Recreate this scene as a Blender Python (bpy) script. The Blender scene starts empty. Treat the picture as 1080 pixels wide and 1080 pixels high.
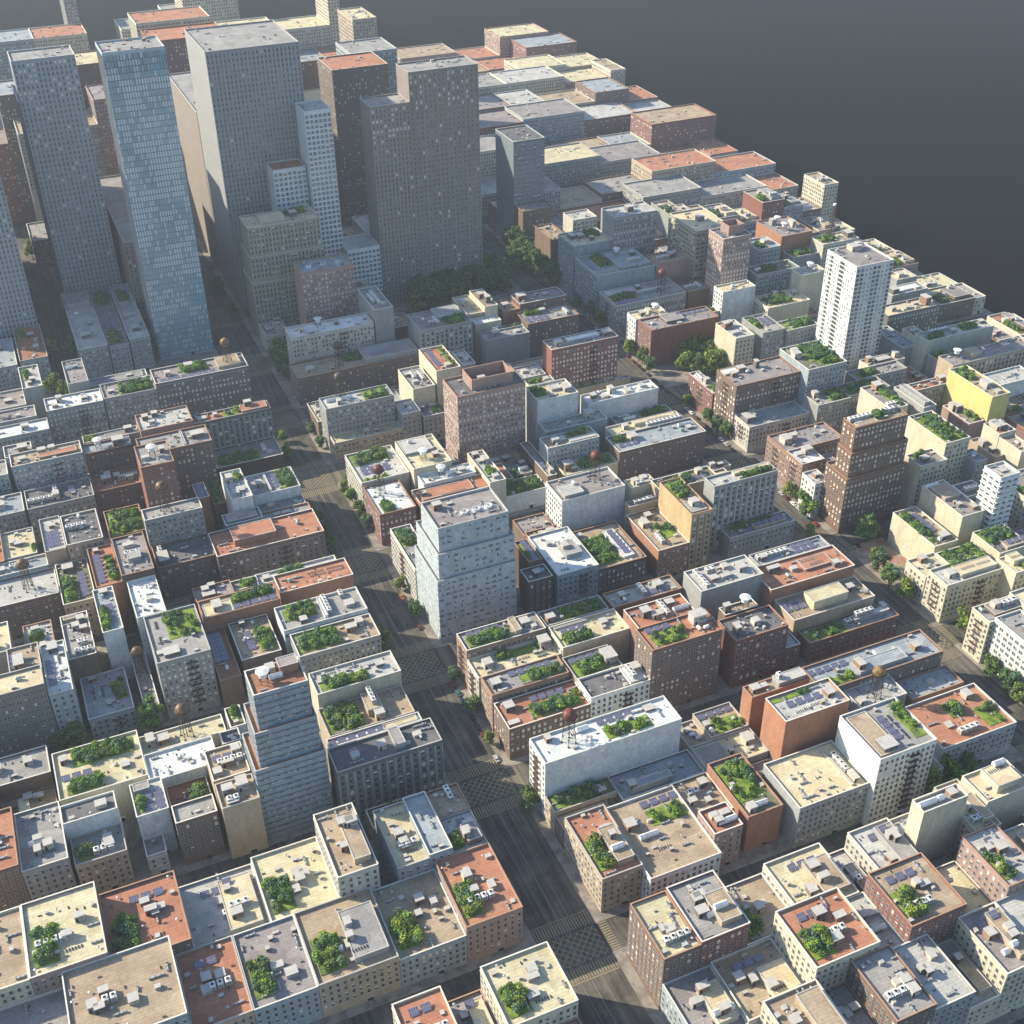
import bpy, math, random
from mathutils import Vector, Matrix
random.seed(11)
SC = bpy.context.scene
COL = SC.collection
ROWS = """M0a|150.0|213.8|320.0|335.7|32.8|white|n|f|white|W:.22,.5,red B:.1,.85,3,4,2.5 G:.48,.12,.82,.62 S:.6,.85,4,1 V:.3,.75,5,x A:.35,.8,2,x B:.86,.8,5,4,1.2 P:.3,.35|white slab block with red water tower|9|0
M0b|179.0|218.0|305.3|319.9|13.0|brown|p|p|bluegrey|R:.12,.08,.62,.35,4,bluegrey A:.42,.5,3,x B:.33,.45,3,3,2.5 B:.13,.2,4,4,2.5 P:.2,.6|low bluish roof in front of white slab|9|4
M0c|150.0|179.0|310.4|319.8|13.8|tan|p|p|green|D:.04,.05,.95,.95 B:.8,.3,4,4,3|dense roof garden beside white slab|5|0
M0d|167.8|199.2|262.0|300.7|18.0|white|p|p|tan|S:.72,.9,4,1 G:.45,.6,.98,.82 A:.3,.5,3,x B:.15,.7,5,5,3 V:.4,.3,6,x|white rimmed roof with four solar panels|6|0
M0q|199.5|216.8|281.2|302.8|16.0|brown|p|n|tan|A:.35,.65,2,x B:.2,.45,4,3,2.5 B:.75,.8,4,4,3 B:.6,.35,3,3,2 C:.75,.5|tan roof with scattered air units|12|12
M0e|218.2|247.9|302.5|318.1|16.0|grey|n|n|paleyellow|R:.02,.02,.45,.95,.35,greygreen B:.86,.65,5,6,3 B:.5,.4,2.5,2.5,2.5|half grey half cream flat roof|10|10
M0f|216.9|233.3|270.8|302.4|21.0|rust|n|n|green|D:.3,.55,.95,.95 G:.05,.25,.9,.95 A:.45,.12,3,x B:.2,.1,4,4,3|rust walled block with lawn and trees|0|12
M0g|228.9|247.8|318.5|334.5|17.0|tan|n|n|tan|S:.5,.85,4,1 G:.25,.05,.98,.6 B:.08,.5,3,3,2 C:.1,.2|solar panels behind a narrow roof garden|13|11
M0g2|219.0|228.8|318.2|334.0|14.0|tan|n|n|tan|C:.5,.5 C:.7,.3 B:.4,.7,3,3,2|small tan roof right of white slab|10|2
M0h|248.1|280.0|294.6|310.0|40.0|orangebrick|n|n|pale|S:.45,.55,4,1 V:.35,.2,8,x V:.62,.28,8,x G:.03,.8,.65,.97 B:.85,.5,4,5,2.5|orange brick block with solar roof|16|10
M0i|247.9|277.6|318.7|326.2|33.0|orangebrick|n|n|tan|A:.55,.6,3,y B:.12,.6,5,4,2.5 B:.28,.6,4,3,2 R:.48,.05,.98,.95,3,pale|L shaped orange brick rear wing|9|15
M0j|236.5|270.3|264.2|290.5|24.0|grey|p|n|cream|A:.88,.55,4,y B:.9,.2,3,6,2.5 R:.8,.06,.83,.94,.7,cream|cream sand coloured flat roof|0|0
M0k|270.4|298.4|261.2|288.4|40.0|white|p|n|grey|S:.52,.5,1,4 V:.68,.6,8,y V:.68,.3,6,y G:.78,.15,.98,.95 R:.04,.04,.4,.96,.6,tan B:.25,.2,8,7,2|tall whitish block with column of panels|0|0
M0l|314.9|355.0|271.2|298.7|18.2|greywhite|p|n|orange|A:.45,.18,4,x G:.72,.1,.97,.55 D:.42,.5,.6,.85 B:.8,.85,4,5,3 B:.3,.4,4,4,1|terracotta flat roof with four white units|0|6
M0m|325.9|355.0|304.2|317.0|14.2|rust|n|n|bluegrey|B:.55,.55,4,3,1.2|low slate roof with rust red rim|8|5
M0n|297.5|322.4|305.0|317.8|19.0|grey|n|n|pale|W:.4,.3,gold B:.1,.3,3,4,2.5 P:.7,.5|grey roof under golden water tower|13|10
M0p|286.0|352.7|317.9|335.0|23.0|brown|p|n|bluegrey|R:.32,.1,.72,.55,2.5,bluegrey B:.86,.45,4,4,3 C:.55,.7 B:.35,.35,4,6,3 G:.05,.05,.3,.35 S:.15,.75,5,1|long slate roof by the far crossing|11|17
M1a|150.0|190.5|406.7|420.0|24.8|tanbrick|p|f|grey|S:.3,.85,4,1 D:.05,.1,.58,.65 R:.64,.08,.72,.95,3,tan B:.82,.6,5,5,3 B:.9,.25,3,3,2|corner block with blue solar and hedge|16|0
M1b|150.0|192.0|392.5|406.6|19.5|whitestone|p|f|paleyellow|G:.3,.55,.98,.97 B:.16,.5,5,5,3.5 V:.55,.35,9,x B:.9,.7,6,6,5|yellowish roof with white fire escape front|16|0
M1c|150.0|188.1|376.4|389.5|22.5|tanbrick|p|p|grey|S:.6,.8,5,1 D:.42,.1,.98,.6 B:.1,.5,5,5,3|row of solar panels above bushy planter|16|0
M1d|150.0|189.4|357.0|374.8|19.0|brownbrick|p|p|orange|S:.62,.8,4,1 D:.32,.12,.97,.6 B:.12,.75,5,5,3 B:.08,.2,6,3,.8|dark brick corner block with terracotta roof|0|0
M1e|189.7|219.7|357.0|370.9|22.2|white|p|p|darkgrey|R:.7,.05,.98,.95,1.5,white A:.8,.5,3,y B:.9,.6,5,4,3|small white windowed block with dark roof|7|16
M1f|189.5|213.0|371.0|386.9|22.0|tan|n|n|green|S:.45,.82,4,1 D:.05,.05,.75,.65 B:.88,.5,7,9,4|solar strip and hedge behind white windowed block|18|16
M1g|192.1|227.1|391.0|407.4|24.0|cream|n|p|paleyellow|S:.28,.72,3,1 D:.06,.08,.5,.5 B:.75,.6,4,4,2 R:.04,.9,.55,.96,.8,cream|cream parapet roof with three blue panels|0|12
M1h|191.9|225.1|408.7|420.0|23.8|grey|n|n|green|D:.3,.1,.95,.9 B:.1,.4,5,4,3|green roof below the blue grey block|20|20
M1i|227.4|265.4|408.0|420.0|23.8|brown|n|n|grey|A:.5,.6,4,y B:.2,.6,4,4,2.5 B:.75,.6,5,5,3 S:.65,.3,3,1 C:.2,.3|cluttered mauve roof with chimney boxes|15|18
M1j|227.2|258.2|381.8|398.0|30.0|rust|n|n|orange|A:.58,.6,5,y B:.25,.6,5,5,4 B:.4,.4,6,4,2.5 A:.85,.4,3,x B:.75,.8,5,4,2|terracotta roof crowded with white units|26|0
M1k|219.8|256.1|357.0|373.0|39.5|brownbrick|p|p|orange|S:.25,.85,3,1 G:.08,.1,.55,.7 B:.82,.7,8,6,5 C:.75,.3 C:.85,.25|tall brown block with lawn and rust roof|0|18
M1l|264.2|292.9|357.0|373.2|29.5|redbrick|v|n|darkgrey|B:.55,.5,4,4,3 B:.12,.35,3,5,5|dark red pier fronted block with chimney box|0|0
M1m|269.3|287.5|374.6|380.5|30.0|brown|n|n|tan|K:.7,.5 B:.1,.5,4,5,5|small roof with white disc tank|26|21
M1n|307.6|360.1|357.0|367.4|12.8|redbrick|v|n|grey|G:.02,.05,.45,.95 A:.62,.6,6,x R:.55,.35,.95,.7,3,pale B:.93,.8,3,4,4|long low brick block ending in garden|0|0
M1o|304.8|352.2|367.5|384.9|20.0|tan|n|n|tan|R:.28,.2,.72,.75,5,paleyellow S:.12,.6,3,2 B:.85,.6,4,4,3 P:.9,.3|raised yellowish roof deck over tan roof|11|8
M1p|302.1|351.8|385.0|404.1|27.0|rust|n|n|orange|R:.5,.35,.85,.8,1.2,orange V:.6,.7,8,x V:.66,.5,8,x C:.28,.35 B:.4,.55,4,3,2 B:.85,.25,4,4,3 B:.2,.75,8,3,3|terracotta block with raised vent deck|18|9
M1q|266.9|302.0|392.7|409.8|32.0|grey|n|n|pale|A:.12,.5,6,y A:.35,.8,2,x B:.5,.35,6,3,2 B:.6,.8,4,4,2 B:.8,.5,5,5,3 B:.3,.4,5,4,2|grey block with chain of white coolers|8|14
M1r|308.7|351.7|405.5|415.3|26.0|grey|n|n|bluegrey|A:.25,.6,7,x S:.7,.55,3,2 B:.1,.5,4,4,3 V:.8,.25,9,x|slate roof with row of big coolers|22|20
TA|150.5|192.0|445.0|477.7|66.0|palestone|s|s|mauve|X:TA|pale blue stepped tower beside the avenue|0|0
M2a|150.0|161.5|477.9|517.5|22.8|whitestone|n|f|grey|D:.05,.55,.95,.95|low white terrace with garden left of stepped tower|19|0
M2b|214.9|238.1|445.0|482.2|21.5|bluegreywall|p|n|white|R:.45,.3,.85,.62,3,grey B:.55,.5,4,4,2 B:.3,.75,3,3,2 P:.35,.7|bluish block with broad white roof|0|0
M2c|198.8|212.0|445.0|456.0|22.5|darkbrick|p|n|darkgrey|B:.5,.5,4,4,2.5 C:.7,.7 C:.8,.6|narrow dark brick house with small roof|0|0
M2d|203.7|211.0|456.1|475.1|26.0|darkbrick|n|n|green|S:.65,.5,1,5 G:.05,.3,.4,.95|narrow strip of panels by the stepped tower|20|0
M2e|238.2|266.2|445.0|480.6|18.0|darkbrick|p|n|tan|D:.08,.08,.55,.78 R:.62,.1,.85,.85,1.2,white S:.73,.48,1,6 B:.12,.9,4,3,2|dark brick block filled by roof trees|0|14
M2f|273.2|291.6|445.0|481.2|19.5|rust|p|n|tan|G:.45,.25,.98,.6 V:.3,.2,6,y A:.3,.25,3,y B:.25,.7,5,6,3 B:.55,.85,4,4,3|rust side block at foot of tan tower|0|0
M2g|291.7|304.3|445.0|479.1|37.2|tanwall|v|n|tan|D:.1,.5,.9,.95 B:.5,.25,5,5,3 R:.1,.05,.9,.35,.6,grey|tan blank sided tower with roof garden|0|16
M2h|293.8|330.2|480.1|492.3|30.0|tan|n|n|green|D:.3,.2,.6,.9 S:.7,.4,3,1 B:.5,.8,4,4,2 B:.8,.8,4,4,3|leafy roof behind the tan tower|18|18
M2i|311.1|350.8|455.5|465.4|43.0|greystone|v|n|pale|D:.45,.1,.98,.55 R:.4,.62,.98,.95,1.5,cream B:.2,.5,3,3,1 V:.7,.8,8,x|tall grey slab with vertical piers|0|28
M2j|317.3|358.7|445.0|455.4|14.5|greystone|p|n|grey|D:.1,.55,.8,.95 S:.6,.3,5,1 B:.2,.3,3,3,1.5 R:.4,.15,.9,.5,2,tan|shaded grey terrace below the pier slab|0|0
M2k|218.9|237.7|495.7|512.0|12.0|brown|n|n|mauve|P:.35,.4|sunken mauve court behind white roof|8|0
M2l|281.8|297.5|492.4|500.9|28.0|cream|n|n|paleyellow|B:.3,.6,4,4,3 B:.7,.7,4,4,3 B:.7,.3,5,4,2 A:.4,.2,2,x|little pale roof with boxy cap houses|16|0
M2m|275.2|292.8|481.4|486.7|24.0|tan|n|n|grey|A:.6,.5,6,x|grey ledge roof with six white fans|18|3
M3a|150.0|171.0|535.0|565.1|20.8|redbrick|p|p|white|W:.35,.75,red D:.12,.05,.5,.4|red brick corner with white roof and red tank|0|0
M3b|173.3|215.3|535.0|549.0|22.0|orangebrick|n|n|orange|R:.05,.1,.8,.85,1.2,orange V:.5,.15,14,x B:.1,.5,3,3,2|terracotta roof behind the stepped tower|18|16
M3c|150.0|178.3|566.6|599.3|22.8|whitestone|n|p|pale|D:.05,.6,.85,.98 S:.42,.35,4,2 G:.05,.02,.6,.12|garden terrace with solar over avenue trees|8|0
M3d|179.1|202.2|560.3|593.0|28.0|cream|n|n|paleyellow|R:.02,.5,.8,.98,1.5,pale K:.4,.3 B:.75,.3,4,4,2.5 C:.3,.85|cream roof carrying a drum tank|22|10
M3e|180.8|212.7|549.2|560.1|24.0|white|n|n|white|K:.4,.6 A:.6,.5,2,x B:.8,.5,5,4,2.5 B:.65,.7,4,4,2 B:.72,.25,4,3,1.5|white roof with cylinder tank and clutter|18|12
M3f|215.3|225.1|535.0|569.5|24.2|cream|n|n|pale|D:.2,.25,.7,.45 B:.3,.9,4,4,3 B:.65,.7,3,6,3 B:.6,.15,4,4,2 B:.4,.7,4,4,2|narrow cream block with jumbled roof boxes|6|18
M3g|225.2|251.0|535.0|550.0|11.8|white|n|n|green|D:.1,.15,.98,.9|white walled hedge top beside stepped tower|0|8
M3h|251.1|257.0|535.0|574.9|19.0|brown|n|n|mauve|G:.5,.2,.7,.9 S:.88,.5,1,5 S:.3,.4,1,4 B:.75,.1,7,4,3 D:.1,.1,.3,.5|mauve roof with bright lawn strip|13|7
M3i|239.1|277.3|491.1|512.0|32.0|white|n|p|mauve|R:.05,.05,.36,.6,2.5,pale C:.2,.6 C:.3,.5 W:.7,.65,red|pale blank walled block with red tank|5|8
M3j|262.4|296.7|535.0|547.6|16.5|paleyellow|n|n|paleyellow|D:.35,.2,.98,.95 B:.12,.6,6,6,5 B:.2,.3,4,3,3|yellow garden roof under red water tank|8|8
M3k|257.1|290.3|547.7|560.1|29.0|bluegreywall|p|n|tan|B:.2,.5,5,4,3 B:.35,.6,5,5,1.5 R:.45,.05,.98,.4,1.2,pale D:.5,.6,.9,.95|slate walled house with tan roof|11|17
M3l|265.5|305.9|567.8|579.3|27.0|bluegreywall|n|n|grey|C:.42,.45 B:.8,.8,6,6,4|slate roof carrying one horizontal tank|0|3
M3m|265.8|292.8|581.5|600.5|41.0|white|n|n|paleyellow|D:.03,.3,.35,.9 R:.5,.45,.75,.8,1.5,pale B:.85,.4,5,7,3 B:.45,.2,4,3,1|blue shaded cube with yellow garden roof|23|2
M3n|301.2|349.7|583.4|595.3|30.0|white|n|n|white|A:.2,.8,2,x B:.12,.6,4,4,3 B:.25,.35,5,4,2 B:.6,.4,5,5,2 B:.85,.7,4,4,1.5 V:.85,.3,8,x B:.4,.85,4,5,4|brilliant white roof near the small square|9|15
M3o|316.0|355.0|572.8|583.3|17.0|grey|n|n|grey|A:.18,.7,3,x A:.25,.4,3,x D:.5,.35,.98,.95|grey roof with trees and pale unit rows|13|8
M3p|302.2|350.4|552.5|562.9|24.0|cream|n|n|paleyellow|B:.22,.6,4,4,3 R:.35,.5,.95,.95,2,cream V:.7,.6,14,x A:.75,.2,9,x|pale deck with nine chillers in line|20|15
M3q|296.9|355.0|534.4|552.4|23.8|brownbrick|p|n|bluegrey|S:.15,.35,3,1 B:.25,.7,6,6,3 D:.03,.6,.2,.9 C:.8,.4 B:.9,.5,4,4,1.5 A:.88,.75,3,x|brown brick slab with three framed skylights|0|12
M3r|343.5|363.0|516.6|522.6|8.0|cream|n|n|pale|B:.4,.5,4,4,4 B:.7,.4,4,4,3|tiny cream rooftops below the brick slab|2|4
TB|214.7|257.5|580.5|604.2|56.0|pinkbrick|p|p|darkgrey|O:.25,.2,.88,.88,7,pinkbrick B:.48,.6,5,3,3.5|pink brick tower with sunken roof court|5|5
M4a|151.9|195.5|641.8|657.0|31.0|greystone|p|p|pale|W:.28,.7,brown G:.6,.1,.98,.95 A:.15,.7,3,x A:.35,.6,3,x B:.22,.35,3,4,3|grey corner block with lawn and dark tank|10|0
M4b|152.6|196.7|632.0|641.7|12.2|tan|p|p|paleyellow|B:.5,.6,4,4,3 B:.65,.5,3,3,2|tan ledge roof in front of grey corner block|0|0
M4c|196.8|209.1|632.0|649.2|21.8|greystone|p|n|pale|B:.5,.6,3,3,2.5 C:.6,.3|small slate house left of pink tower|1|7
M4d|210.7|226.2|632.0|645.0|16.8|grey|p|n|mauve|D:.45,.2,.98,.7 S:.2,.6,2,3 B:.6,.85,4,4,3 B:.1,.9,4,4,3|bushy low roof just left of pink tower|0|0
M4e|209.3|223.9|645.3|674.2|30.0|cream|n|n|grey|A:.4,.6,3,y A:.75,.5,4,y B:.2,.7,4,3,2 B:.3,.3,4,3,2|cream rooftop packed with grey units|15|9
M4f|226.1|242.5|647.5|680.2|38.0|cream|n|n|orange|S:.25,.55,1,6 G:.75,.1,.97,.95 B:.6,.15,4,4,2|cream block with orange roof and red strips|11|11
M4g|281.5|298.4|639.7|655.7|24.0|grey|n|n|pale|B:.3,.6,4,4,2 P:.6,.5|pale flat roof right of pink tower|20|20
M4h|282.5|300.8|632.0|639.6|22.8|cream|n|n|tan|D:.1,.1,.6,.8 B:.8,.5,4,4,2|tan roof strip above blue shaded cube|19|17
M4i|316.2|356.4|632.0|636.4|12.0|tan|n|n|tan|G:.05,.1,.6,.9 B:.8,.5,4,4,2|low yard with hedge behind white roof|6|8
M4j|300.9|348.7|636.6|650.7|42.0|redbrick|p|n|mauve|B:.15,.5,6,5,3 V:.5,.5,10,x R:.3,.5,.8,.9,1,white B:.9,.5,6,5,3 V:.55,.3,10,x|dark red brick slab with pale vent deck|9|18
M4k|281.5|313.6|699.4|712.0|24.0|greystone|n|n|grey|B:.3,.7,6,6,3 B:.8,.5,4,4,1.5|squat grey box with plain sides|0|0
M4l|256.6|265.3|680.1|701.6|20.0|grey|n|n|pale|B:.4,.6,4,4,2 B:.7,.4,4,4,2 A:.5,.3,2,y|little pale rooftops beside cream block|11|8
M5a|155.8|212.7|733.0|749.9|37.0|whitestone|p|p|white|K:.38,.75 B:.15,.5,3,3,2.5 B:.6,.6,3,3,2.5 B:.25,.2,5,3,1.5 C:.75,.6|pale windowed block by the clump of trees|16|7
M5b|151.2|237.7|708.0|730.6|19.8|brownbrick|p|p|tan|W:.35,.3,brown D:.4,.5,.8,.9 B:.12,.4,6,5,3 R:.55,.05,.98,.9,4,grey S:.7,.3,4,1|brown brick block with dark tank at crossing|0|0
M5c|213.8|227.1|732.4|769.7|46.0|greystone|n|n|grey|A:.5,.5,8,y A:.25,.5,5,y B:.7,.2,4,3,2|narrow blank grey block with rooftop units|16|13
M5d|237.8|274.9|709.1|736.7|36.0|greystone|v|n|mauve|R:.45,.4,.95,.95,3,grey D:.5,.05,.95,.5 A:.4,.4,4,y B:.3,.3,5,4,2.5 C:.2,.6|grey pier block with mauve roof|9|15
M5e|280.4|292.9|730.9|762.0|30.0|tan|n|n|paleyellow|B:.3,.6,7,6,4 P:.5,.3|yellow roof behind grey pier block|24|24
M5f|293.0|302.8|729.8|759.3|34.0|cream|n|n|tan|B:.4,.6,5,5,4 B:.6,.3,4,5,5 C:.5,.85|cream cube with jumbled turret boxes|25|28
M5g|281.8|301.1|719.9|729.7|27.0|cream|n|n|white||low roof of bright cream gravel|0|0
M5h|306.7|318.8|729.2|747.1|28.0|orangebrick|n|n|tan|B:.4,.5,5,5,3 C:.7,.7|orange edged house with small dome tank|16|13
M5i|318.9|355.0|728.1|744.3|31.8|brownbrick|p|n|mauve|B:.12,.6,7,7,4 B:.65,.5,4,4,2 B:.5,.8,3,3,1|brown block with broad mauve roof by boulevard|23|23
M5j|315.6|355.0|706.8|727.2|26.2|brownbrick|p|n|grey|S:.25,.3,4,2 B:.45,.8,5,4,3 A:.85,.4,3,y D:.1,.7,.4,.95|brick block with white framed roof grid|0|17
M5k|289.1|315.5|714.8|719.7|22.0|grey|n|n|grey|D:.5,.3,.9,.9 B:.2,.5,5,5,3|grey roof with one bright shrub|18|18
M5l|230.3|248.2|756.4|777.5|18.0|brownbrick|n|n|tan|B:.5,.6,5,4,3 B:.3,.3,4,4,2|low brick step between grey blocks|3|14
TC|176.9|214.2|776.2|797.0|62.0|pinkbrick|p|n|bluegrey|Q:3|pink brick office tower with roof fans|23|14
LA1|-108.0|-31.4|445.0|458.5|40.5|taupe|q|n|cream|C:.88,.6|taupe block with paired windows and cream roof|4|36
LA2|-30.9|-20.6|445.0|481.4|33.2|bluegreywall|p|n|white|S:.22,.42,1,5 V:.7,.65,6,y V:.7,.35,6,y B:.5,.9,8,6,3|narrow block with blue panels and vents|0|0
LA3|-18.0|2.2|445.0|474.6|13.5|bluegreywall|p|n|bluegrey|V:.2,.6,9,y V:.42,.6,9,y G:.62,.5,.97,.78 D:.7,.3,.98,.55 B:.25,.93,4,3,2.5 B:.55,.3,5,3,1|slate roof with vent rows and grass patch|0|0
LA4|6.4|13.1|445.0|487.1|11.2|bluegreywall|p|n|mauve|W:.45,.62,copper|sunken brown roof with copper water tank|0|0
LA5|16.0|40.1|445.0|481.0|34.5|greystone|p|n|grey|G:.35,.42,.98,.98 D:.35,.7,.6,.98 V:.17,.8,6,y V:.17,.45,6,y B:.3,.15,8,6,2 B:.1,.2,4,3,1|lit window block with big roof lawn|0|0
LA6|41.1|50.9|438.7|476.4|20.0|brown|n|n|rustroof|S:.2,.65,1,6 S:.6,.65,1,6 C:.5,.2|rust roof with two solar columns|2|0
LA6b|53.2|72.0|446.2|475.3|22.0|brown|n|n|tan|S:.35,.45,1,4 D:.55,.1,.97,.7 B:.3,.92,3,3,3 C:.6,.9 P:.1,.5|tan roof with piping solar and shrubs|16|1
LA7a|-3.2|6.3|479.0|513.8|33.0|white|n|n|bluegrey|D:.03,.05,.45,.6 S:.62,.4,1,4 B:.5,.92,5,4,2.5 C:.4,.85|white walled block with trees and panels|0|0
LA7b|13.2|26.9|482.2|512.8|34.0|white|n|n|white|B:.6,.4,4,3,2 P:.5,.75|plain white roof beside the roof lawn|0|0
LA8|11.6|27.3|512.9|546.8|38.0|darkbrick|n|n|mauve|R:.3,.3,.75,.5,2.5,grey A:.5,.5,3,x B:.45,.75,6,3,2|mauve square roof with central units|0|0
LA9|-1.0|11.4|518.2|553.5|31.0|orangebrick|n|n|orange|S:.25,.45,1,7 D:.6,.1,.95,.7 G:.6,.1,.95,.75 B:.3,.92,3,3,2|orange edged roof with lawn strip|0|4
LA10|-17.9|-2.2|520.4|556.3|24.0|tan|p|n|green|D:.05,.05,.45,.7 S:.75,.4,1,6 B:.35,.85,6,5,3 V:.6,.9,3,x|dark garden courtyard with shaded panels|0|0
LA11|-20.8|-10.5|559.3|591.1|31.0|tan|n|n|pale|S:.3,.35,1,4 S:.7,.35,1,4 B:.55,.75,3,3,2|pale roof with two panel columns|19|0
LA12|-9.9|8.2|556.4|584.9|34.0|tan|p|n|darkgrey|A:.35,.55,4,x C:.5,.9 B:.5,.5,3,3,1|dark square roof with four white units|22|4
LA13|-41.0|-25.0|571.5|596.9|24.0|greystone|n|n|paleyellow|B:.5,.5,5,4,2 B:.3,.6,4,4,2 D:.9,.1,1,.3|pale yellow roof near copper tank|20|6
LA14|-78.0|-18.6|535.0|558.0|21.8|brown|q|n|pale|W:.78,.45,copper B:.35,.35,4,5,2.5|white roof with copper water tank at left|0|18
LA15|-78.0|-20.9|558.1|568.9|24.0|bluegreywall|p|n|bluegrey|B:.6,.5,5,4,2 A:.75,.5,3,x|slate strip behind the white tank roof|18|20
LA16|-37.9|-24.9|487.3|511.5|24.0|pinkbrick|n|n|pale|D:.1,.4,.7,.75 B:.6,.25,3,3,2 B:.4,.85,4,3,2|small pink edged roof with bright shrubs|20|12
LA17|-20.5|-8.0|474.7|508.7|26.0|brown|n|n|grey|B:.5,.7,4,4,3 B:.75,.85,4,4,3 B:.8,.6,4,3,3 A:.65,.3,2,x A:.6,.1,5,x R:.05,.9,.6,.97,1.5,tan|brown grey roof with stacked cap houses|0|0
LA18|-78.0|-43.5|488.0|510.5|30.0|greystone|n|n|paleyellow|B:.8,.2,4,4,3|cream roof at left picture margin|15|0
LA19|-45.0|-31.5|462.0|481.0|36.0|tan|n|n|tan|B:.3,.4,5,9,3 S:.1,.5,1,3|tan roof behind the narrow vent block|32|21
LA20|59.9|117.0|528.9|551.7|24.0|brownbrick|v|n|orange|R:.18,.25,.58,.85,4,orange C:.82,.6 P:.3,.8|long brick block with terracotta roof|3|3
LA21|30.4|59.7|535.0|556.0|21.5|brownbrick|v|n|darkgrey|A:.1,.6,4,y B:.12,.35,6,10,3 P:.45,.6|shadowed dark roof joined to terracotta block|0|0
LA22a|42.5|61.3|495.8|507.1|24.0|brownbrick|n|n|mauve|B:.5,.9,4,3,3 B:.3,.7,4,4,3 B:.35,.3,7,4,2|mauve roof with hutches near terracotta|20|12
LA22b|61.4|74.3|499.6|507.9|22.0|pinkbrick|n|n|mauve|D:.3,.05,.95,.8|small pink roof with leafy corner|18|18
LA22|42.4|79.9|476.5|490.5|28.0|rust|n|n|tan|R:.02,.05,.4,.75,.5,paleyellow B:.2,.45,5,7,3 D:.42,.5,.98,.95 S:.7,.2,5,1|brick row with pergola and hedge|0|13
LA23|75.0|117.0|503.0|512.0|19.2|white|n|n|pale|D:.25,.2,.6,.9 B:.1,.5,4,4,2|white rimmed slot roof with shrubs|15|15
LA24o|82.2|119.7|485.8|501.1|24.0|rust|n|n|orange|V:.55,.75,8,x V:.57,.55,8,x V:.83,.75,8,x V:.83,.55,8,x C:.18,.55|orange roof with four vent rows|15|12
LA24|75.6|117.0|453.6|472.4|26.5|white|p|n|grey|D:.05,.35,.45,.9 A:.58,.6,5,y A:.8,.9,2,y B:.25,.2,4,4,2.5 R:.5,.05,.54,.95,2,white B:.85,.4,5,5,2|grey roof with spine of white units|20|0
LA25|77.7|117.0|434.1|451.5|25.0|greystone|p|n|tan|D:.02,.15,.55,.95 B:.72,.6,6,4,3 B:.85,.75,4,4,3|tan corner roof with leafy left half|10|13
LB1|77.9|117.0|404.5|419.7|26.5|cream|n|n|pale|D:.05,.05,.65,.55 V:.2,.85,7,x V:.5,.85,6,x B:.82,.55,4,3,2|cream walled roof with thick hedge|14|22
LB2|76.9|116.1|384.6|403.5|19.0|tan|n|n|tan|G:.02,.05,.42,.95 D:.02,.05,.4,.95 R:.5,.3,.68,.95,4,tan A:.6,.75,4,y B:.62,.2,5,5,4|brown roof with lawn and cooler spine|15|0
LB3|74.0|115.7|373.4|378.7|24.0|grey|n|n|white|S:.3,.4,6,1 R:.6,.1,.98,.9,.8,paleyellow|pale strip of slanted skylights|20|15
LB4|71.4|117.0|351.5|365.9|31.2|darkstone|v|n|darkgrey|R:.58,.2,.68,.98,3,grey B:.47,.5,4,4,3 B:.83,.55,4,3,1.5 B:.2,.45,4,4,2|dark pier fronted office with black roof|1|0
LB5|102.3|117.0|320.9|335.8|21.0|brown|n|n|tan|A:.65,.75,3,y|tan corner roof at bottom of avenue|17|17
LB5b|79.7|102.2|333.3|344.9|12.0|brown|n|n|green|D:.05,.05,.95,.95|dark low court full of bushes|8|0
TD|40.0|69.0|357.0|380.0|75.0|bluestone|s|s|rustroof|X:TD|blue banded stepped tower with rust terraces|0|24
LC1|-34.9|0.6|391.4|420.0|22.2|cream|n|n|paleyellow|D:.2,.62,.95,.95 S:.22,.42,3,1 B:.1,.8,3,4,3 B:.8,.35,4,4,1.5 G:.08,.05,.5,.28 D:.1,.05,.5,.28|yellow roof with hedge and three panels|0|0
LC2|-78.0|-36.4|410.1|426.8|22.0|brown|n|n|grey|B:.82,.6,4,4,2.5 B:.5,.6,5,4,3|mottled grey roof with brown rim|10|7
LC3|-58.2|-36.6|395.4|410.0|14.0|brown|n|n|tan|B:.5,.8,4,4,3 A:.6,.85,2,x R:.3,.2,.5,.8,2,paleyellow D:.05,.1,.3,.5 B:.75,.7,3,3,3|patchy tan roof with small hutches|10|8
LC4|-34.8|-13.7|372.2|382.2|28.0|white|n|n|darkgrey|B:.75,.5,5,4,2|dark roof with crisp white rim|16|1
LC5|0.9|36.8|408.7|420.0|17.5|cream|n|n|paleyellow|W:.55,.4,copper B:.1,.6,4,6,4 B:.25,.5,6,5,3|cream roof with copper tank on legs|6|6
LC6|0.7|29.6|386.8|403.4|22.0|white|n|n|white|P:.4,.6|big bare white flat roof|13|7
LC7|-7.5|5.2|366.9|385.6|25.0|white|n|n|pale|R:.05,.7,.6,.95,2.5,grey S:.65,.35,2,3 D:.1,.1,.4,.6|white rimmed roof with violet panels|0|0
LC7b|6.1|22.9|367.1|386.4|17.0|rust|n|n|rustroof|V:.2,.3,7,y D:.5,.1,.98,.8 G:.5,.1,.98,.8|brick court roof with one dark tree|13|0
LC8a|24.3|39.4|368.5|386.7|30.0|tan|n|n|tan|S:.4,.7,2,1 A:.6,.5,4,x B:.5,.4,6,2,3 B:.15,.25,4,4,2 B:.85,.8,4,4,3|tan roof with blue panels and fans|26|0
LC8b|24.4|39.5|352.6|366.7|30.0|tan|n|n|tan|B:.7,.7,5,6,4 A:.68,.65,2,x B:.25,.6,5,4,4 B:.3,.15,5,4,2 A:.32,.2,2,x|tan lower roof beside the banded tower|0|0
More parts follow.
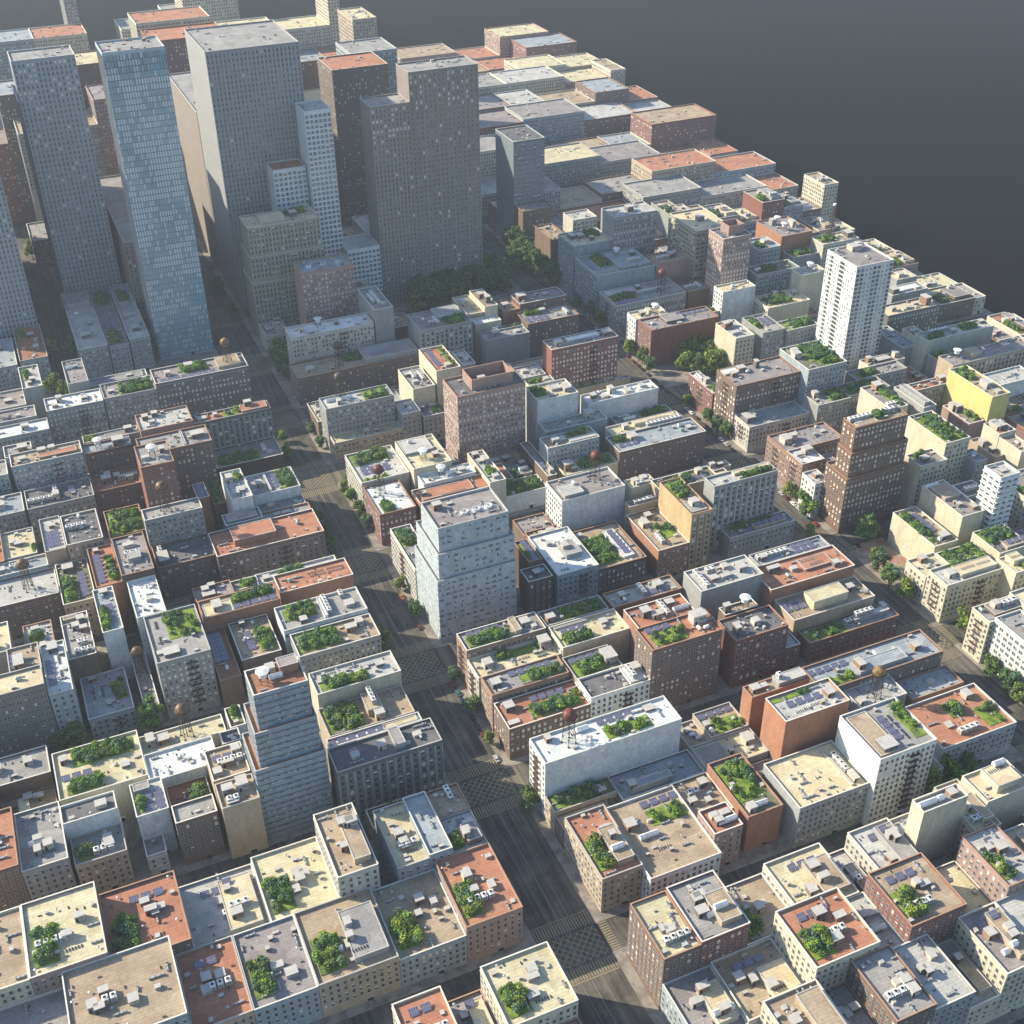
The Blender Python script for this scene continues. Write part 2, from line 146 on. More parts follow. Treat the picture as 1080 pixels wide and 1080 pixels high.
LC9|38.7|45.4|406.7|419.8|20.0|white|n|n|green|D:.1,.4,.9,.95|tiny white edged garden box|14|5
LC10|33.4|41.5|398.3|405.8|20.0|grey|n|n|darkgrey|B:.5,.5,3,2,1|small charcoal roof by banded tower|14|11
LD1|-4.0|29.6|708.0|724.9|32.2|greystone|p|n|white|B:.25,.7,4,4,4 B:.15,.3,4,3,2 B:.7,.5,4,4,2|white topped grey slab with lit windows|5|0
LD2|30.3|61.9|708.0|727.8|33.0|greystone|p|n|mauve|D:.3,.1,.98,.85 B:.15,.4,4,3,2|mauve roof with bright green shrubs|9|0
LD3|62.1|120.7|708.0|728.2|36.2|darkstone|p|n|mauve|D:.3,.4,.6,.95 S:.35,.12,8,1 W:.82,.45,gold R:.7,.2,.95,.95,2,tan B:.15,.5,4,4,3 B:.4,.8,6,5,3|dark slab carrying golden tank over the avenue|6|30
LD4|25.6|61.5|745.6|755.9|24.0|bluegreywall|n|n|bluegrey|B:.7,.5,4,3,1 R:.45,.1,.95,.9,1,grey|slate lane roof behind the green shrubs|18|15
LD5|-14.6|-2.7|740.3|771.4|34.0|greystone|n|n|pale|G:.08,.4,.4,.95 B:.6,.3,4,4,3 B:.4,.2,3,3,2|small grey cube with mossy roof|10|4
LD6|12.0|24.5|730.8|764.0|36.0|greystone|n|n|mauve|A:.4,.7,3,x B:.6,.7,3,3,2|small grey cube with mauve roof|27|12
LD7|-108.0|-10.1|705.9|720.2|32.0|grey|n|n|mauve|K:.78,.6 B:.9,.3,3,3,2|mauve roof with pale disc tank|26|28
LD8|-108.0|-4.7|684.4|698.7|33.0|greystone|p|n|white|B:.88,.55,5,4,3|pale roof strip at upper left margin|15|29
LD8b|-108.0|-14.7|734.9|757.9|26.0|grey|n|n|mauve|B:.75,.6,4,4,3 C:.85,.8 B:.9,.4,5,4,2|brownish roof left of mossy cube|22|22
LD9|43.5|73.9|649.9|669.9|38.0|pinkbrick|n|n|pale|B:.15,.75,4,4,3 B:.35,.85,4,4,3 B:.25,.4,4,3,2|pink walled block with creamy roof|32|23
LD10|74.1|121.1|654.4|664.6|33.0|darkstone|v|n|orange|G:.4,.2,.6,.85 B:.3,.6,3,3,2 B:.12,.5,6,4,1.5 B:.75,.8,5,4,3 R:.64,.05,.98,.95,2,orange|orange roof above black window piers|9|29
LD11|80.9|120.6|632.0|654.2|13.0|darkbrick|n|n|mauve|D:.05,.05,.68,.6 A:.78,.5,3,y B:.85,.3,4,4,1|brick corner with dark overgrown terrace|1|0
LD12|38.7|78.0|612.4|631.6|44.0|brownbrick|p|n|grey|V:.3,.75,8,x V:.3,.35,8,x B:.85,.5,8,6,3 R:.62,.05,.65,.95,1,grey|brown block with grey vent roof|8|38
TE|35.3|52.6|580.7|603.9|55.0|redbrick|p|n|grey|K:.45,.5 B:.2,.4,5,3,2 B:.8,.6,3,4,3|red brick tower with round disc tank|28|13
LD13|-29.0|9.6|643.5|657.7|36.0|bluegreywall|p|n|tan|B:.15,.5,4,4,2 R:.4,.2,.95,.55,1.5,orange B:.45,.8,5,4,3 B:.6,.85,4,4,3|tan roof over shaded blue facade|18|9
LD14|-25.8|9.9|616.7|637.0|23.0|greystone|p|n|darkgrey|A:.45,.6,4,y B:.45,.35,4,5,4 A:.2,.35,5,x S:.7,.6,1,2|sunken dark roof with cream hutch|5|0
LD15|10.7|36.9|644.2|655.0|34.0|darkbrick|p|n|bluegrey|K:.3,.5 B:.75,.4,7,7,5 A:.85,.8,3,x|slate roof with wide disc tank|16|0
LD15b|11.6|42.9|656.7|665.3|34.0|grey|n|n|grey|D:.02,.1,.22,.9 B:.85,.6,5,4,3 R:.4,.05,.95,.8,.5,mauve|narrow grey roof with bright shrub|22|25
LD16|10.5|36.4|624.1|644.1|20.0|brownbrick|p|n|rustroof|B:.3,.5,6,5,4 B:.55,.6,4,4,3 B:.8,.4,6,3,3 A:.8,.5,4,x B:.35,.8,4,4,3|sunken rust roof with grey hutches|0|0
LD17|-31.7|-16.5|660.4|674.1|33.0|grey|n|n|grey|B:.7,.4,6,5,4|grey roof corner above tan roof|6|0
LD18|-78.0|-31.8|647.6|664.4|30.0|bluegreywall|p|n|grey|A:.7,.5,3,y B:.8,.6,4,4,3|slate roof edge at left margin|15|26
LD19|-78.0|-27.4|618.4|638.5|22.0|greystone|p|n|bluegrey|B:.75,.5,8,5,3|shadowed low roof at left margin|0|18
LD20|30.0|60.0|556.2|567.0|38.0|greystone|p|n|grey|W:.4,.55,copper|grey slab below copper tank on tall legs|20|0
LD21|76.7|88.0|562.6|592.6|34.0|white|n|n|pale|G:.3,.65,.95,.97 B:.25,.7,4,5,4 B:.6,.3,6,5,1.5 B:.3,.2,4,4,2|small white tower with grassy roof|22|10
LD22|90.4|117.0|575.0|596.7|25.2|white|n|n|grey|D:.6,.1,.98,.95 S:.5,.55,2,4 B:.2,.5,4,5,3 R:.36,.05,.4,.95,1.5,white|white rimmed roof with leafy corner|16|13
LD23|90.0|117.0|566.3|575.0|19.0|grey|n|n|mauve|B:.3,.6,4,3,2 C:.85,.4|mauve low roof with small white dome|15|15
LD24|91.0|118.1|556.2|566.2|19.0|rust|n|n|grey|B:.5,.5,5,3,2 B:.3,.5,4,3,2|rust rimmed strip next to terracotta roof|15|15
LD25|12.1|31.2|575.4|602.1|20.0|brown|n|n|green|D:.02,.02,.98,.98|square thicket of trees among roofs|11|0
LD26|61.4|67.8|584.1|599.7|26.0|orangebrick|n|n|bluegrey|S:.5,.5,1,4|small orange rimmed glass roof|0|17
LD27|70.0|76.6|586.5|611.6|18.0|brown|n|n|green|D:.05,.05,.95,.95|narrow shrub garden beside grassy tower|0|0
LD28|69.9|89.9|551.9|562.5|26.0|tealwall|n|n|bluegrey|R:.05,.1,.9,.9,2,tealwall|dark teal roof step beside terracotta|20|14
T3|386.5|426.0|441.0|460.2|67.0|brownbrick2|p|p|tan|X:T3|brown brick stepped tower with leafy crown|0|0
R1a|386.0|420.6|355.3|369.5|24.0|beige|p|f|pale|B:.2,.5,5,5,3 R:.3,.15,.98,.75,2.5,cream V:.5,.45,8,x V:.8,.45,8,x D:.3,.8,.98,1.4|beige corner block with rust fire escapes|0|0
R1b|386.0|403.4|370.3|385.6|19.0|beige|p|p|paleyellow|B:.45,.92,5,4,3|beige block with sunny yellowish roof|15|0
R1c|403.9|427.7|370.0|384.5|19.0|beige|n|n|green|D:.05,.05,.98,.95 G:.05,.3,.3,.95|long hedge garden behind the beige block|15|15
R1d|420.7|432.2|346.7|360.1|27.0|beige|p|n|paleyellow|R:.3,.45,.98,.98,3,paleyellow V:.6,.7,8,x D:.6,.05,.98,.4|beige wing with yellow raised roof|12|3
R2a|383.4|405.3|322.8|335.0|26.0|beige|p|f|mauve|A:.85,.6,4,x B:.45,.7,4,4,3 R:.25,.2,.98,.95,1.5,mauve C:.1,.8|beige block with dark green fire escape|0|0
R2b|386.0|401.0|295.4|322.7|28.2|white|q|q|grey|B:.5,.5,5,5,3|white block with paired dark windows|13|0
R2z|265.9|286.9|230.1|237.0|43.0|cream|n|n|grey|A:.18,.5,3,x A:.5,.5,3,y B:.8,.6,4,5,2|mauve grey roof at bottom right|7|19
R2y|298.8|321.1|230.1|245.0|34.0|cream|n|n|cream|R:.3,.15,.85,.9,4,cream V:.55,.7,8,x A:.75,.85,3,x|stepped cream block at bottom right|7|28
R3a|406.0|421.1|388.0|422.7|20.2|beige|n|n|tan|G:.02,.1,.4,.95 D:.02,.3,.35,.95 S:.65,.6,1,5 A:.5,.12,1,x B:.7,.15,6,5,3|blank cream wall block with lawn and panels|11|0
R3b|426.4|441.0|393.5|426.4|30.0|beige|n|n|mauve|B:.4,.3,3,3,2 R:.1,.5,.9,.9,2,tan A:.3,.95,3,x B:.85,.15,4,4,2|tall cream back block with mauve roof|9|12
R4|429.3|449.5|366.6|387.4|23.0|beige|n|n|green|D:.05,.4,.98,.98 S:.6,.2,4,1 R:.3,.05,.98,.3,2,tan|garden roof with row of blue skylights|11|14
R5|445.6|458.3|392.3|404.9|50.0|white|h|h|pale|B:.5,.5,4,4,1|slim white tower with ribbed balconies|14|11
R4b|441.2|455.0|407.3|419.6|30.0|bluegreywall|n|n|darkgrey|A:.5,.5,3,x|dark blue roof left of slim white tower|21|26
R7|452.6|469.5|441.4|474.5|42.0|beige|p|n|green|D:.08,.05,.95,.9|cream block crowned by dense garden|9|21
R8|433.6|452.1|437.5|450.5|34.0|beige|p|n|mauve|B:.35,.4,5,4,3 D:.1,.6,.6,1.2|shaded block behind brown stepped tower|4|0
R8b|469.6|477.6|433.2|445.6|30.0|greystone|p|n|bluegrey|C:.4,.5 B:.6,.6,3,4,2|small grey wing right of garden block|12|9
R9|454.9|467.6|492.0|521.4|37.0|cream|n|n|mauve|D:.6,.05,.98,.95 B:.85,.9,6,6,4 A:.3,.15,4,x|cream end wall with trees above brown tower|33|22
R9b|474.0|483.3|485.5|513.6|37.0|grey|n|n|grey|R:.15,.05,.6,.95,3,grey|long grey penthouse roof beside trees|31|28
R10a|386.0|426.0|495.4|515.5|23.2|brownbrick3|p|f|mauve|B:.15,.55,6,7,4 B:.3,.6,5,4,4 P:.6,.5 B:.85,.6,4,3,1|brick block with mauve roof by crosswalk|11|0
R10b|386.0|401.1|479.4|495.4|23.8|brownbrick3|p|f|white|B:.7,.7,6,5,4 B:.3,.7,5,3,1|brick block with snowy white roof|12|0
R11|381.5|391.1|460.3|473.0|23.0|white|p|p|pale|B:.6,.6,4,4,2.5|small white house beside brown stepped tower|0|0
R12|386.6|430.3|535.0|551.9|18.2|whitestone|p|f|bluegrey|B:.1,.55,7,8,4 B:.18,.6,4,4,4|white corner block with long blue roof|0|0
R13|386.0|432.4|552.0|575.1|38.5|brownbrick|p|f|mauve|B:.12,.6,4,4,3 C:.35,.6 B:.3,.8,6,5,3 B:.55,.8,3,4,5 R:.02,.7,.3,.98,1,white|long brown slab with fire escapes by trees|14|0
R14|432.5|461.0|544.3|576.2|43.0|bluegreywall|p|n|green|G:.45,.05,.98,.9 D:.3,.3,.98,.95 B:.1,.6,6,5,4 B:.2,.8,5,4,3 C:.5,.9|grey green block with rounded roof trees|25|13
R15|386.0|393.5|577.0|607.3|20.8|redbrick|f|f|white|D:.3,.05,.95,.4 A:.5,.75,3,y B:.6,.5,4,4,4|small red brick walkup by the square|0|0
R16|430.4|454.5|527.8|542.9|27.0|greystone|p|n|grey|D:.5,.15,.98,.95 B:.2,.8,4,4,4|grey block with shaded roof hedge|6|6
R16b|454.6|485.8|529.8|544.1|27.0|greystone|p|n|green|D:.1,.1,.9,.9|grey row with trees behind white tower foot|15|23
TW|490.3|519.1|583.8|615.5|85.0|white|w|W|mauve|B:.6,.85,9,7,3.5 B:.75,.9,4,4,4 B:.6,.4,2,2,1|tall white apartment tower|10|19
R18|518.2|532.1|477.6|516.6|38.0|yellow|n|n|tan|D:.05,.6,.8,.98 B:.5,.35,5,8,4 B:.6,.1,4,4,2|bright yellow blank walled block|17|11
R19|535.3|602.5|530.7|545.0|30.0|tan|v|n|mauve|K:.15,.7 R:.28,.3,.4,.95,3,tan C:.5,.8 A:.75,.6,2,x|tan block with long ribbed side at right edge|12|12
R20|551.4|581.8|504.5|520.7|25.0|white|n|n|pale|P:.5,.6|pale flat shed roof at right edge|10|21
R21|538.4|594.4|560.8|573.2|33.0|greengrey|n|n|pale|A:.3,.85,6,x D:.05,.1,.3,.7 D:.6,.3,.85,.9 B:.45,.4,4,4,3 B:.95,.8,4,4,2|greenish blank walled block near city edge|18|6
R22|544.1|588.7|607.6|623.0|30.0|darkstone|p|n|cream|B:.2,.5,4,4,3 B:.45,.4,4,4,2 B:.85,.5,5,8,6|dark windowed slab with pale roof by void|9|18
R23|570.6|602.2|636.9|649.8|28.0|greystone|p|n|grey|B:.15,.4,6,6,4 R:.4,.3,.9,.9,1,white|grey house with pale terrace by void|19|16
R24|587.5|605.7|653.8|670.3|30.0|greystone|n|n|cream|B:.4,.4,5,5,3|little cream roof near city edge|24|21
R25|500.0|512.4|449.3|462.6|32.0|cream|n|n|rustroof|B:.3,.6,4,8,3 B:.6,.6,4,7,3 B:.4,.9,5,4,3 A:.85,.8,2,x|cream block with rosy roof and huts|26|20
R26|500.3|510.3|431.2|449.2|30.0|cream|n|n|tan|B:.7,.2,4,4,3 C:.5,.5|cream walled roof with dome hatch|15|15
R27|505.7|516.5|478.4|502.8|22.0|pinkbrick|n|n|mauve|B:.2,.8,4,5,5 B:.4,.7,5,5,5 B:.6,.7,4,4,3 D:.5,.1,.9,.5|low rosy roofs in front of yellow wall|7|13
R28|493.3|499.9|442.3|464.0|22.0|tan|n|n|tan|B:.5,.7,5,5,4 B:.6,.3,5,4,3|tan roof step above slim white tower|16|13
R29|495.2|524.5|516.7|525.4|28.0|greystone|p|n|rustroof|B:.8,.6,5,5,4 P:.5,.6|grey block with rosy patched roof|4|24
R29b|540.0|555.0|545.0|560.0|24.0|greystone|n|n|green|D:.1,.1,.8,.9 S:.8,.5,1,2|small green roof below greenish block|20|6
R29c|530.5|542.5|573.3|605.1|24.0|grey|n|n|bluegrey|B:.6,.6,4,3,1 R:.05,.6,.6,.98,1,mauve|blue grey roof right of white tower|6|6
R29d|542.7|552.6|575.8|590.9|28.0|cream|n|n|tan|A:.5,.6,3,x|slim cream roof with row of hutches|24|22
R35|490.9|519.8|558.2|568.1|26.0|cream|n|n|tan|B:.15,.7,4,4,4 B:.5,.5,12,5,2 B:.9,.6,4,4,4|tan roof with cream turrets below white tower|20|17
R36b|472.9|512.4|546.5|558.1|26.0|greystone|p|n|mauve|D:.1,.1,.5,.8|mauve roof strip beneath white tower|11|17
R30|464.3|487.6|698.6|718.7|66.0|pinkbrick|p|p|mauve|O:.32,.3,.9,.9,7,pinkbrick B:.6,.6,3,3,3 S:.12,.5,1,3|rosy brick tower with box penthouse|30|6
R31|546.5|575.0|743.0|778.4|38.0|orangebrick|n|n|mauve|B:.3,.75,5,5,5 B:.75,.5,4,8,5 K:.45,.75 K:.35,.35|orange brick cube near the far corner|23|23
R32|452.6|479.6|675.7|687.7|37.0|white|n|p|cream|C:.45,.6|white cube with teal tank|10|10
R33|479.7|514.8|657.8|678.6|27.0|cream|n|p|cream|D:.08,.2,.7,.85 B:.5,.95,4,4,3 B:.9,.7,4,4,3|cream roof with leafy middle left of white tower|12|12
R34|470.6|495.4|620.6|635.0|28.0|greystone|p|n|green|G:.1,.1,.8,.9 D:.3,.3,.95,.95|grey block with lawn roof left of white tower|13|13
R34b|452.3|470.1|622.9|649.1|29.0|greystone|p|n|grey|S:.75,.6,2,3 R:.3,.1,.4,.95,1,greengrey D:.05,.3,.25,.9|grey roof with green glass ridge|5|2
R35b|428.9|443.7|620.1|645.8|31.0|beige|p|n|pale|B:.15,.7,4,5,5 B:.5,.8,4,4,4 B:.3,.3,8,4,2 C:.75,.4|cream cornered block above the big tree clump|7|0
R36|495.7|532.9|698.2|713.8|33.0|bluegreywall|p|n|green|A:.15,.6,2,x D:.2,.2,.6,.9|blue shaded terrace with hedge|15|21
R36c|518.9|538.8|732.5|753.0|36.0|bluegreywall|p|n|bluegrey|B:.7,.6,6,6,3 D:.1,.1,.4,.6|blue shaded block beside rosy tower|21|15
R37|514.9|536.5|671.3|683.3|40.0|beige|n|n|pale|K:.55,.6|beige cube under white disc tank|7|22
R38|548.5|572.3|728.6|742.1|26.0|greystone|n|n|green|D:.1,.1,.9,.9|green roof patch behind beige cube|14|17
R39|572.4|605.5|724.2|740.9|34.0|whitestone|p|n|cream|D:.05,.3,.5,.95 B:.9,.5,6,6,4|pale roof with garden under the iron mast|10|13
R40|446.2|464.1|711.1|726.0|24.0|brown|n|n|grey|A:.3,.5,4,x A:.7,.5,3,y|low brown roof left of rosy tower|6|6
R41|430.0|452.4|678.0|685.0|22.0|cream|n|n|green|D:.1,.1,.95,.95|long leafy strip behind red brick wall|16|18
P1|386.0|439.1|658.2|676.7|28.8|redbrick|n|q|mauve|R:.28,.3,.55,.95,2,mauve S:.75,.8,6,1 C:.1,.5 B:.45,.2,4,4,1|red corner block with broad brown side wall|0|0
P2|386.0|411.9|680.3|693.1|27.2|white|n|p|cream|B:.3,.5,4,4,3 K:.75,.6 C:.5,.8 R:.5,.4,.6,.9,3,cream|slim white block beside red corner block|23|0
P3|386.0|443.3|709.4|736.6|25.2|greystone|p|f|grey|R:.02,.65,.45,.98,1,pale D:.02,.3,.4,.6 S:.2,.15,5,1 A:.6,.5,8,x W:.72,.3,red B:.5,.8,4,4,3|grey block with rust red tank and chillers|0|0
P4|386.0|434.1|740.2|777.3|36.0|bluegreywall|n|p|grey|D:.2,.4,.42,.98 S:.08,.5,1,4 R:.44,.1,.98,.9,2,bluegrey K:.6,.7 A:.75,.3,4,x B:.85,.6,5,4,3|broad blue grey block with inner garden|21|0
P4b|434.7|462.8|736.8|755.4|38.0|pinkbrick|n|n|tan|A:.3,.5,4,x B:.6,.6,5,5,3 A:.7,.8,3,x|rosy walled roof with white coolers|17|23
P5|386.0|418.2|779.9|807.0|44.0|bluegreywall|n|p|cream|D:.55,.5,.9,.95 B:.2,.7,5,8,3 B:.4,.6,6,6,3 B:.6,.3,4,4,3|blue walled block with pale messy roof|32|0
P6|418.3|454.4|777.5|799.5|62.0|greystone|p|n|pale|B:.5,.5,6,6,4|grey gridded office block at top|26|32
P7|462.9|491.4|732.8|772.8|60.0|olive|h|h|cream|B:.5,.5,6,6,4|beige terraced tower with stacked ledges|15|15
P8|407.4|428.3|825.3|843.3|45.0|whitestone|g|n|pale||slim cream edged glassy block at top|33|27
P9|386.5|414.0|893.0|930.0|90.0|darkglass|g|n|darkgrey||dark glassy block behind the park trees|36|0
P10|386.0|400.7|818.6|850.4|35.0|brown|n|n|tan|B:.5,.8,4,3,2|low brown roof beside park trees|11|0
U1|-60.0|4.0|862.0|1040.0|185.0|steel|u|n|grey||grey windowed tower at far left behind canyon street|0|0
U1b|-13.0|5.0|806.0|860.0|22.0|steel|p|n|rustroof|B:.7,.3,4,5,3 B:.6,.7,5,4,3 D:.1,.7,.4,.95 B:.75,.55,3,3,2|narrow podium strip beneath far left tower|0|0
U1c|-60.0|-15.0|806.0|850.0|20.0|steel|p|n|bluegrey|C:.5,.5 B:.8,.7,4,4,2|slate podium below far left tower|0|0
U2|28.0|69.0|902.0|930.0|190.0|steel|u|n|grey||grey windowed tower above stepped podium roofs|19|10
U2b|25.0|44.0|800.0|900.0|25.0|steel|p|n|pale|B:.4,.2,7,6,3 B:.7,.4,4,4,2 C:.3,.6 R:.05,.7,.95,.9,4,grey|left podium wing below the grey tower|0|0
U2c|45.0|58.0|800.0|898.0|23.0|steel|p|n|mauve|D:.1,.05,.8,.25 S:.5,.4,2,5 D:.1,.75,.9,.95|middle podium wing below the grey tower|0|0
U2d|59.0|72.5|800.0|896.0|26.0|steel|p|n|pale|C:.4,.3 C:.6,.5 B:.5,.15,5,5,3 D:.2,.7,.8,.9 A:.5,.4,3,x|right podium wing below the grey tower|0|0
U3|78.0|116.0|812.0|842.0|210.0|curtain|G|G|grey||pale blue glass curtain wall skyscraper|0|0
U4|150.0|205.0|812.0|842.0|84.5|olive|o|n|cream|X:U4|olive stone setback tower with ornate crown|6|0
U5|150.0|215.0|869.3|940.0|190.0|slate|u|n|grey||long plain slate tower behind the olive tower|73|0
U6|207.0|226.0|842.0|866.4|150.0|gridwhite|g|n|pale||tall white gridded office shaft|39|78
U6a|182.0|206.0|850.0|869.2|110.0|gridwhite|g|n|orange||white gridded wing with orange flat roof|80|74
U6b|226.0|251.0|832.0|858.0|49.0|gridwhite|g|n|pale||white gridded lower block beside office shaft|10|40
U7|252.0|281.0|833.0|858.0|150.0|brownstone|u|n|grey||brown stone slab left of the dark joint|0|45
U7b|281.4|334.0|834.0|860.0|170.0|brownstone|U|n|grey||huge brown stone slab facing the tree park|0|146
U8|28.0|66.0|953.0|1000.0|150.0|slate|u|n|grey||dim slate tower seen down the left canyon|146|0
U9|73.0|116.0|862.0|1010.0|70.0|brownstone|u|n|mauve||dim brown block in the gap behind the glass skyscraper|0|7
U11|150.0|205.0|943.0|1060.0|130.0|brownstone|u|n|grey||dark brown tower deep in the shaded avenue canyon|126|0
F0|104.7|116.9|195.8|221.2|17.4|brownbrick|p|p|tan|B:0.58,0.43,4,4,2 B:0.45,0.57,4,3,3 A:0.66,0.35,3,x V:.6,.2,6,x|low brown brick house in front of tan corner roof|13|0
F1|58.5|76.2|221.4|246.9|25.0|cream|p|p|orange|B:0.41,0.41,3,4,3 B:0.30,0.47,4,3,2 A:0.56,0.41,4,x S:0.46,.8,2,1 V:.6,.2,6,x|low cream house in front of dark low court full of|4|0
F2|76.4|91.0|221.4|246.9|14.3|brown|p|p|mauve|B:0.56,0.42,3,4,2 B:0.36,0.73,3,3,2 B:0.32,0.33,3,4,3 A:0.38,0.39,2,x S:0.58,.8,1,1 R:0.50,0.10,0.95,0.86,3,cream|low brown house in front of dark low court full of|0|10
F3|91.2|116.9|221.4|246.9|27.0|beige|p|p|paleyellow|B:0.48,0.32,5,4,2 B:0.64,0.70,4,4,2 B:0.60,0.58,5,3,2 D:.05,.1,.4,.6 V:.6,.2,6,x|low beige house in front of tan corner roof|0|12
F4|-81.3|-43.1|268.1|301.4|22.7|whitestone|p|p|mauve|B:0.63,0.56,4,4,3 B:0.47,0.56,4,3,3 B:0.67,0.44,4,3,2 B:0.35,0.36,5,3,3 A:0.53,0.36,4,x D:.05,.1,.4,.6|low white stone house in front of dark roof|17|0
F5|-42.9|-6.1|268.1|301.4|30.5|bluegreywall|p|p|tan|B:0.33,0.59,4,3,3 B:0.58,0.38,4,4,2 B:0.21,0.46,4,4,3 B:0.27,0.40,4,3,3 A:0.37,0.48,2,x|low blue grey house in front of dark roof|0|0
F6|-5.9|14.9|268.1|301.4|19.0|tan|p|p|orange|B:0.41,0.57,4,4,3 B:0.66,0.57,4,4,2 B:0.36,0.44,4,4,2 A:0.62,0.44,3,x S:0.46,.8,2,1|low tan house in front of white rimmed roof|0|0
F7|15.1|38.0|268.1|301.4|18.8|bluegreywall|p|p|mauve|B:0.71,0.28,5,4,2 B:0.52,0.42,5,3,2 B:0.33,0.29,4,4,2 D:.05,.1,.4,.6|low blue grey house in front of tan lower roof|0|13
F8|38.2|68.0|268.1|301.4|19.2|tan|p|p|tan|B:0.57,0.59,3,4,2 B:0.50,0.36,3,4,2 B:0.53,0.38,3,3,3 A:0.32,0.34,2,x D:.05,.1,.4,.6 R:0.50,0.10,0.95,0.78,3,grey V:.6,.2,6,x|low tan house in front of blue banded stepped tower|0|15
F9|68.2|94.1|268.1|301.4|16.6|bluegreywall|p|p|tan|B:0.60,0.67,4,4,3 B:0.80,0.59,3,4,2 B:0.21,0.27,5,4,2 B:0.51,0.49,3,3,2 D:.05,.1,.4,.6|low blue grey house in front of dark low court full of|0|13
F10|94.3|116.9|268.1|301.4|21.1|pinkbrick|p|p|orange|B:0.37,0.42,4,3,3 B:0.38,0.66,4,4,3 B:0.72,0.42,3,4,2 A:0.43,0.29,4,x D:.05,.1,.4,.6|low pink brick house in front of tan corner roof|0|15
F11|-82.9|-53.1|301.6|334.9|32.1|beige|p|p|tan|B:0.44,0.30,3,3,3 B:0.57,0.58,5,4,2 V:.6,.2,6,x|low beige house in front of dark roof|20|0
F12|-52.9|-27.0|301.6|334.9|32.4|pinkbrick|p|p|paleyellow|B:0.26,0.34,3,4,2 B:0.75,0.58,4,3,3 B:0.54,0.38,4,3,3 A:0.31,0.37,4,x D:.05,.1,.4,.6 V:.6,.2,6,x|low pink brick house in front of dark roof|20|0
F13|-26.8|1.0|301.6|334.9|24.6|brownbrick|p|p|orange|B:0.55,0.71,4,3,2 B:0.61,0.55,5,3,3 B:0.66,0.52,3,4,2 B:0.74,0.56,4,3,2 S:0.59,.8,3,1 D:.05,.1,.4,.6 V:.6,.2,6,x|low brown brick house in front of white rimmed roof|16|0
F14|1.2|29.6|301.6|334.9|14.4|greystone|p|p|pale|B:0.47,0.62,3,4,2 B:0.64,0.29,5,4,3 B:0.60,0.70,3,3,2 A:0.65,0.41,4,x S:0.46,.8,3,1 R:0.50,0.10,0.95,0.86,3,cream|low grey stone house in front of tan lower roof|10|0
F15|29.8|56.2|301.6|334.9|17.7|cream|p|p|paleyellow|B:0.48,0.33,3,4,2 B:0.58,0.46,4,4,3 B:0.67,0.53,4,4,2 B:0.57,0.58,5,4,2 D:.05,.1,.4,.6|low cream house in front of tan lower roof|14|12
F16|56.4|72.3|301.6|334.9|30.0|whitestone|p|p|tan|B:0.56,0.70,4,4,2 B:0.39,0.38,3,3,3 B:0.70,0.66,5,3,3 B:0.79,0.65,5,4,3 R:0.50,0.10,0.95,0.84,3,tan|low white stone house in front of dark low court full of|15|15
F17|79.8|92.4|301.6|333.1|23.5|greystone|p|p|paleyellow|B:0.48,0.35,4,3,3 B:0.48,0.29,4,3,2 B:0.44,0.51,4,4,3 B:0.50,0.35,3,3,2 A:0.58,0.31,4,x V:.6,.2,6,x|low grey stone house in front of dark low court full of|14|0
F18|92.6|102.1|301.6|333.1|25.1|bluegreywall|p|p|bluegrey||low blue grey house in front of tan corner roof|13|19
F19|102.4|116.9|301.6|320.7|20.5|greystone|p|p|pale|B:0.51,0.26,3,3,3 B:0.55,0.36,4,4,2 B:0.77,0.63,5,3,3 S:0.60,.8,1,1 D:.05,.1,.4,.6 R:0.50,0.10,0.95,0.61,3,brown|low grey stone house in front of tan corner roof|16|16
F20|-81.5|-52.3|357.1|388.4|29.7|brownbrick|p|p|orange|B:0.75,0.60,3,4,3 B:0.54,0.57,5,4,2 B:0.47,0.33,3,3,2 B:0.22,0.38,4,3,2 S:0.56,.8,3,1|low brown brick house left of dark roof|6|0
F21|-52.1|-35.0|357.1|388.4|25.2|greystone|p|p|grey|B:0.39,0.25,3,4,3 B:0.65,0.30,4,4,3 B:0.43,0.44,4,3,3 A:0.36,0.40,2,x V:.6,.2,6,x|low grey stone house left of dark roof|4|0
F22|-33.6|-13.8|357.1|372.0|19.5|tan|p|p|grey|B:0.73,0.32,4,3,3 B:0.71,0.56,4,4,3 B:0.69,0.49,5,4,2 A:0.59,0.25,3,x D:.05,.1,.4,.6 V:.6,.2,6,x|low tan house in front of dark roof|0|0
F23|-7.4|0.5|357.1|366.7|12.0|whitestone|p|p|mauve||low white stone house in front of white rimmed roof|0|0
F24|6.2|22.7|357.1|366.9|25.2|brown|p|p|grey||low brown house in front of brick court roof|0|0
F27|-77.9|-58.4|388.6|409.9|23.0|redbrick|p|p|bluegrey|B:0.40,0.33,4,3,3 B:0.47,0.49,3,3,2 B:0.54,0.67,3,4,2 D:.05,.1,.4,.6 R:0.50,0.10,0.95,0.67,3,cream V:.6,.2,6,x|low red brick house left of patchy tan roof|19|8
F32|27.5|40.0|481.2|511.9|14.3|brown|p|n|grey|B:0.29,0.57,4,4,2 B:0.47,0.64,5,4,2 B:0.42,0.27,4,3,3 S:0.44,.8,1,1 V:.6,.2,6,x|small brown house right of plain white roof|10|10
F35|-52.9|-41.2|569.1|602.9|25.1|brownbrick|p|p|orange|B:0.73,0.62,4,3,2 B:0.28,0.58,5,3,3 A:0.33,0.42,3,x|low brown brick house left of pale yellow roof|21|1
F45|3.3|11.4|658.6|684.9|12.0|redbrick|p|n|orange||small red brick house behind narrow grey roof|0|8
F69|15.5|76.8|1017.6|1059.9|24.0|pinkbrick|p|n|grey||small pink brick house behind dim slate tower seen down|0|0
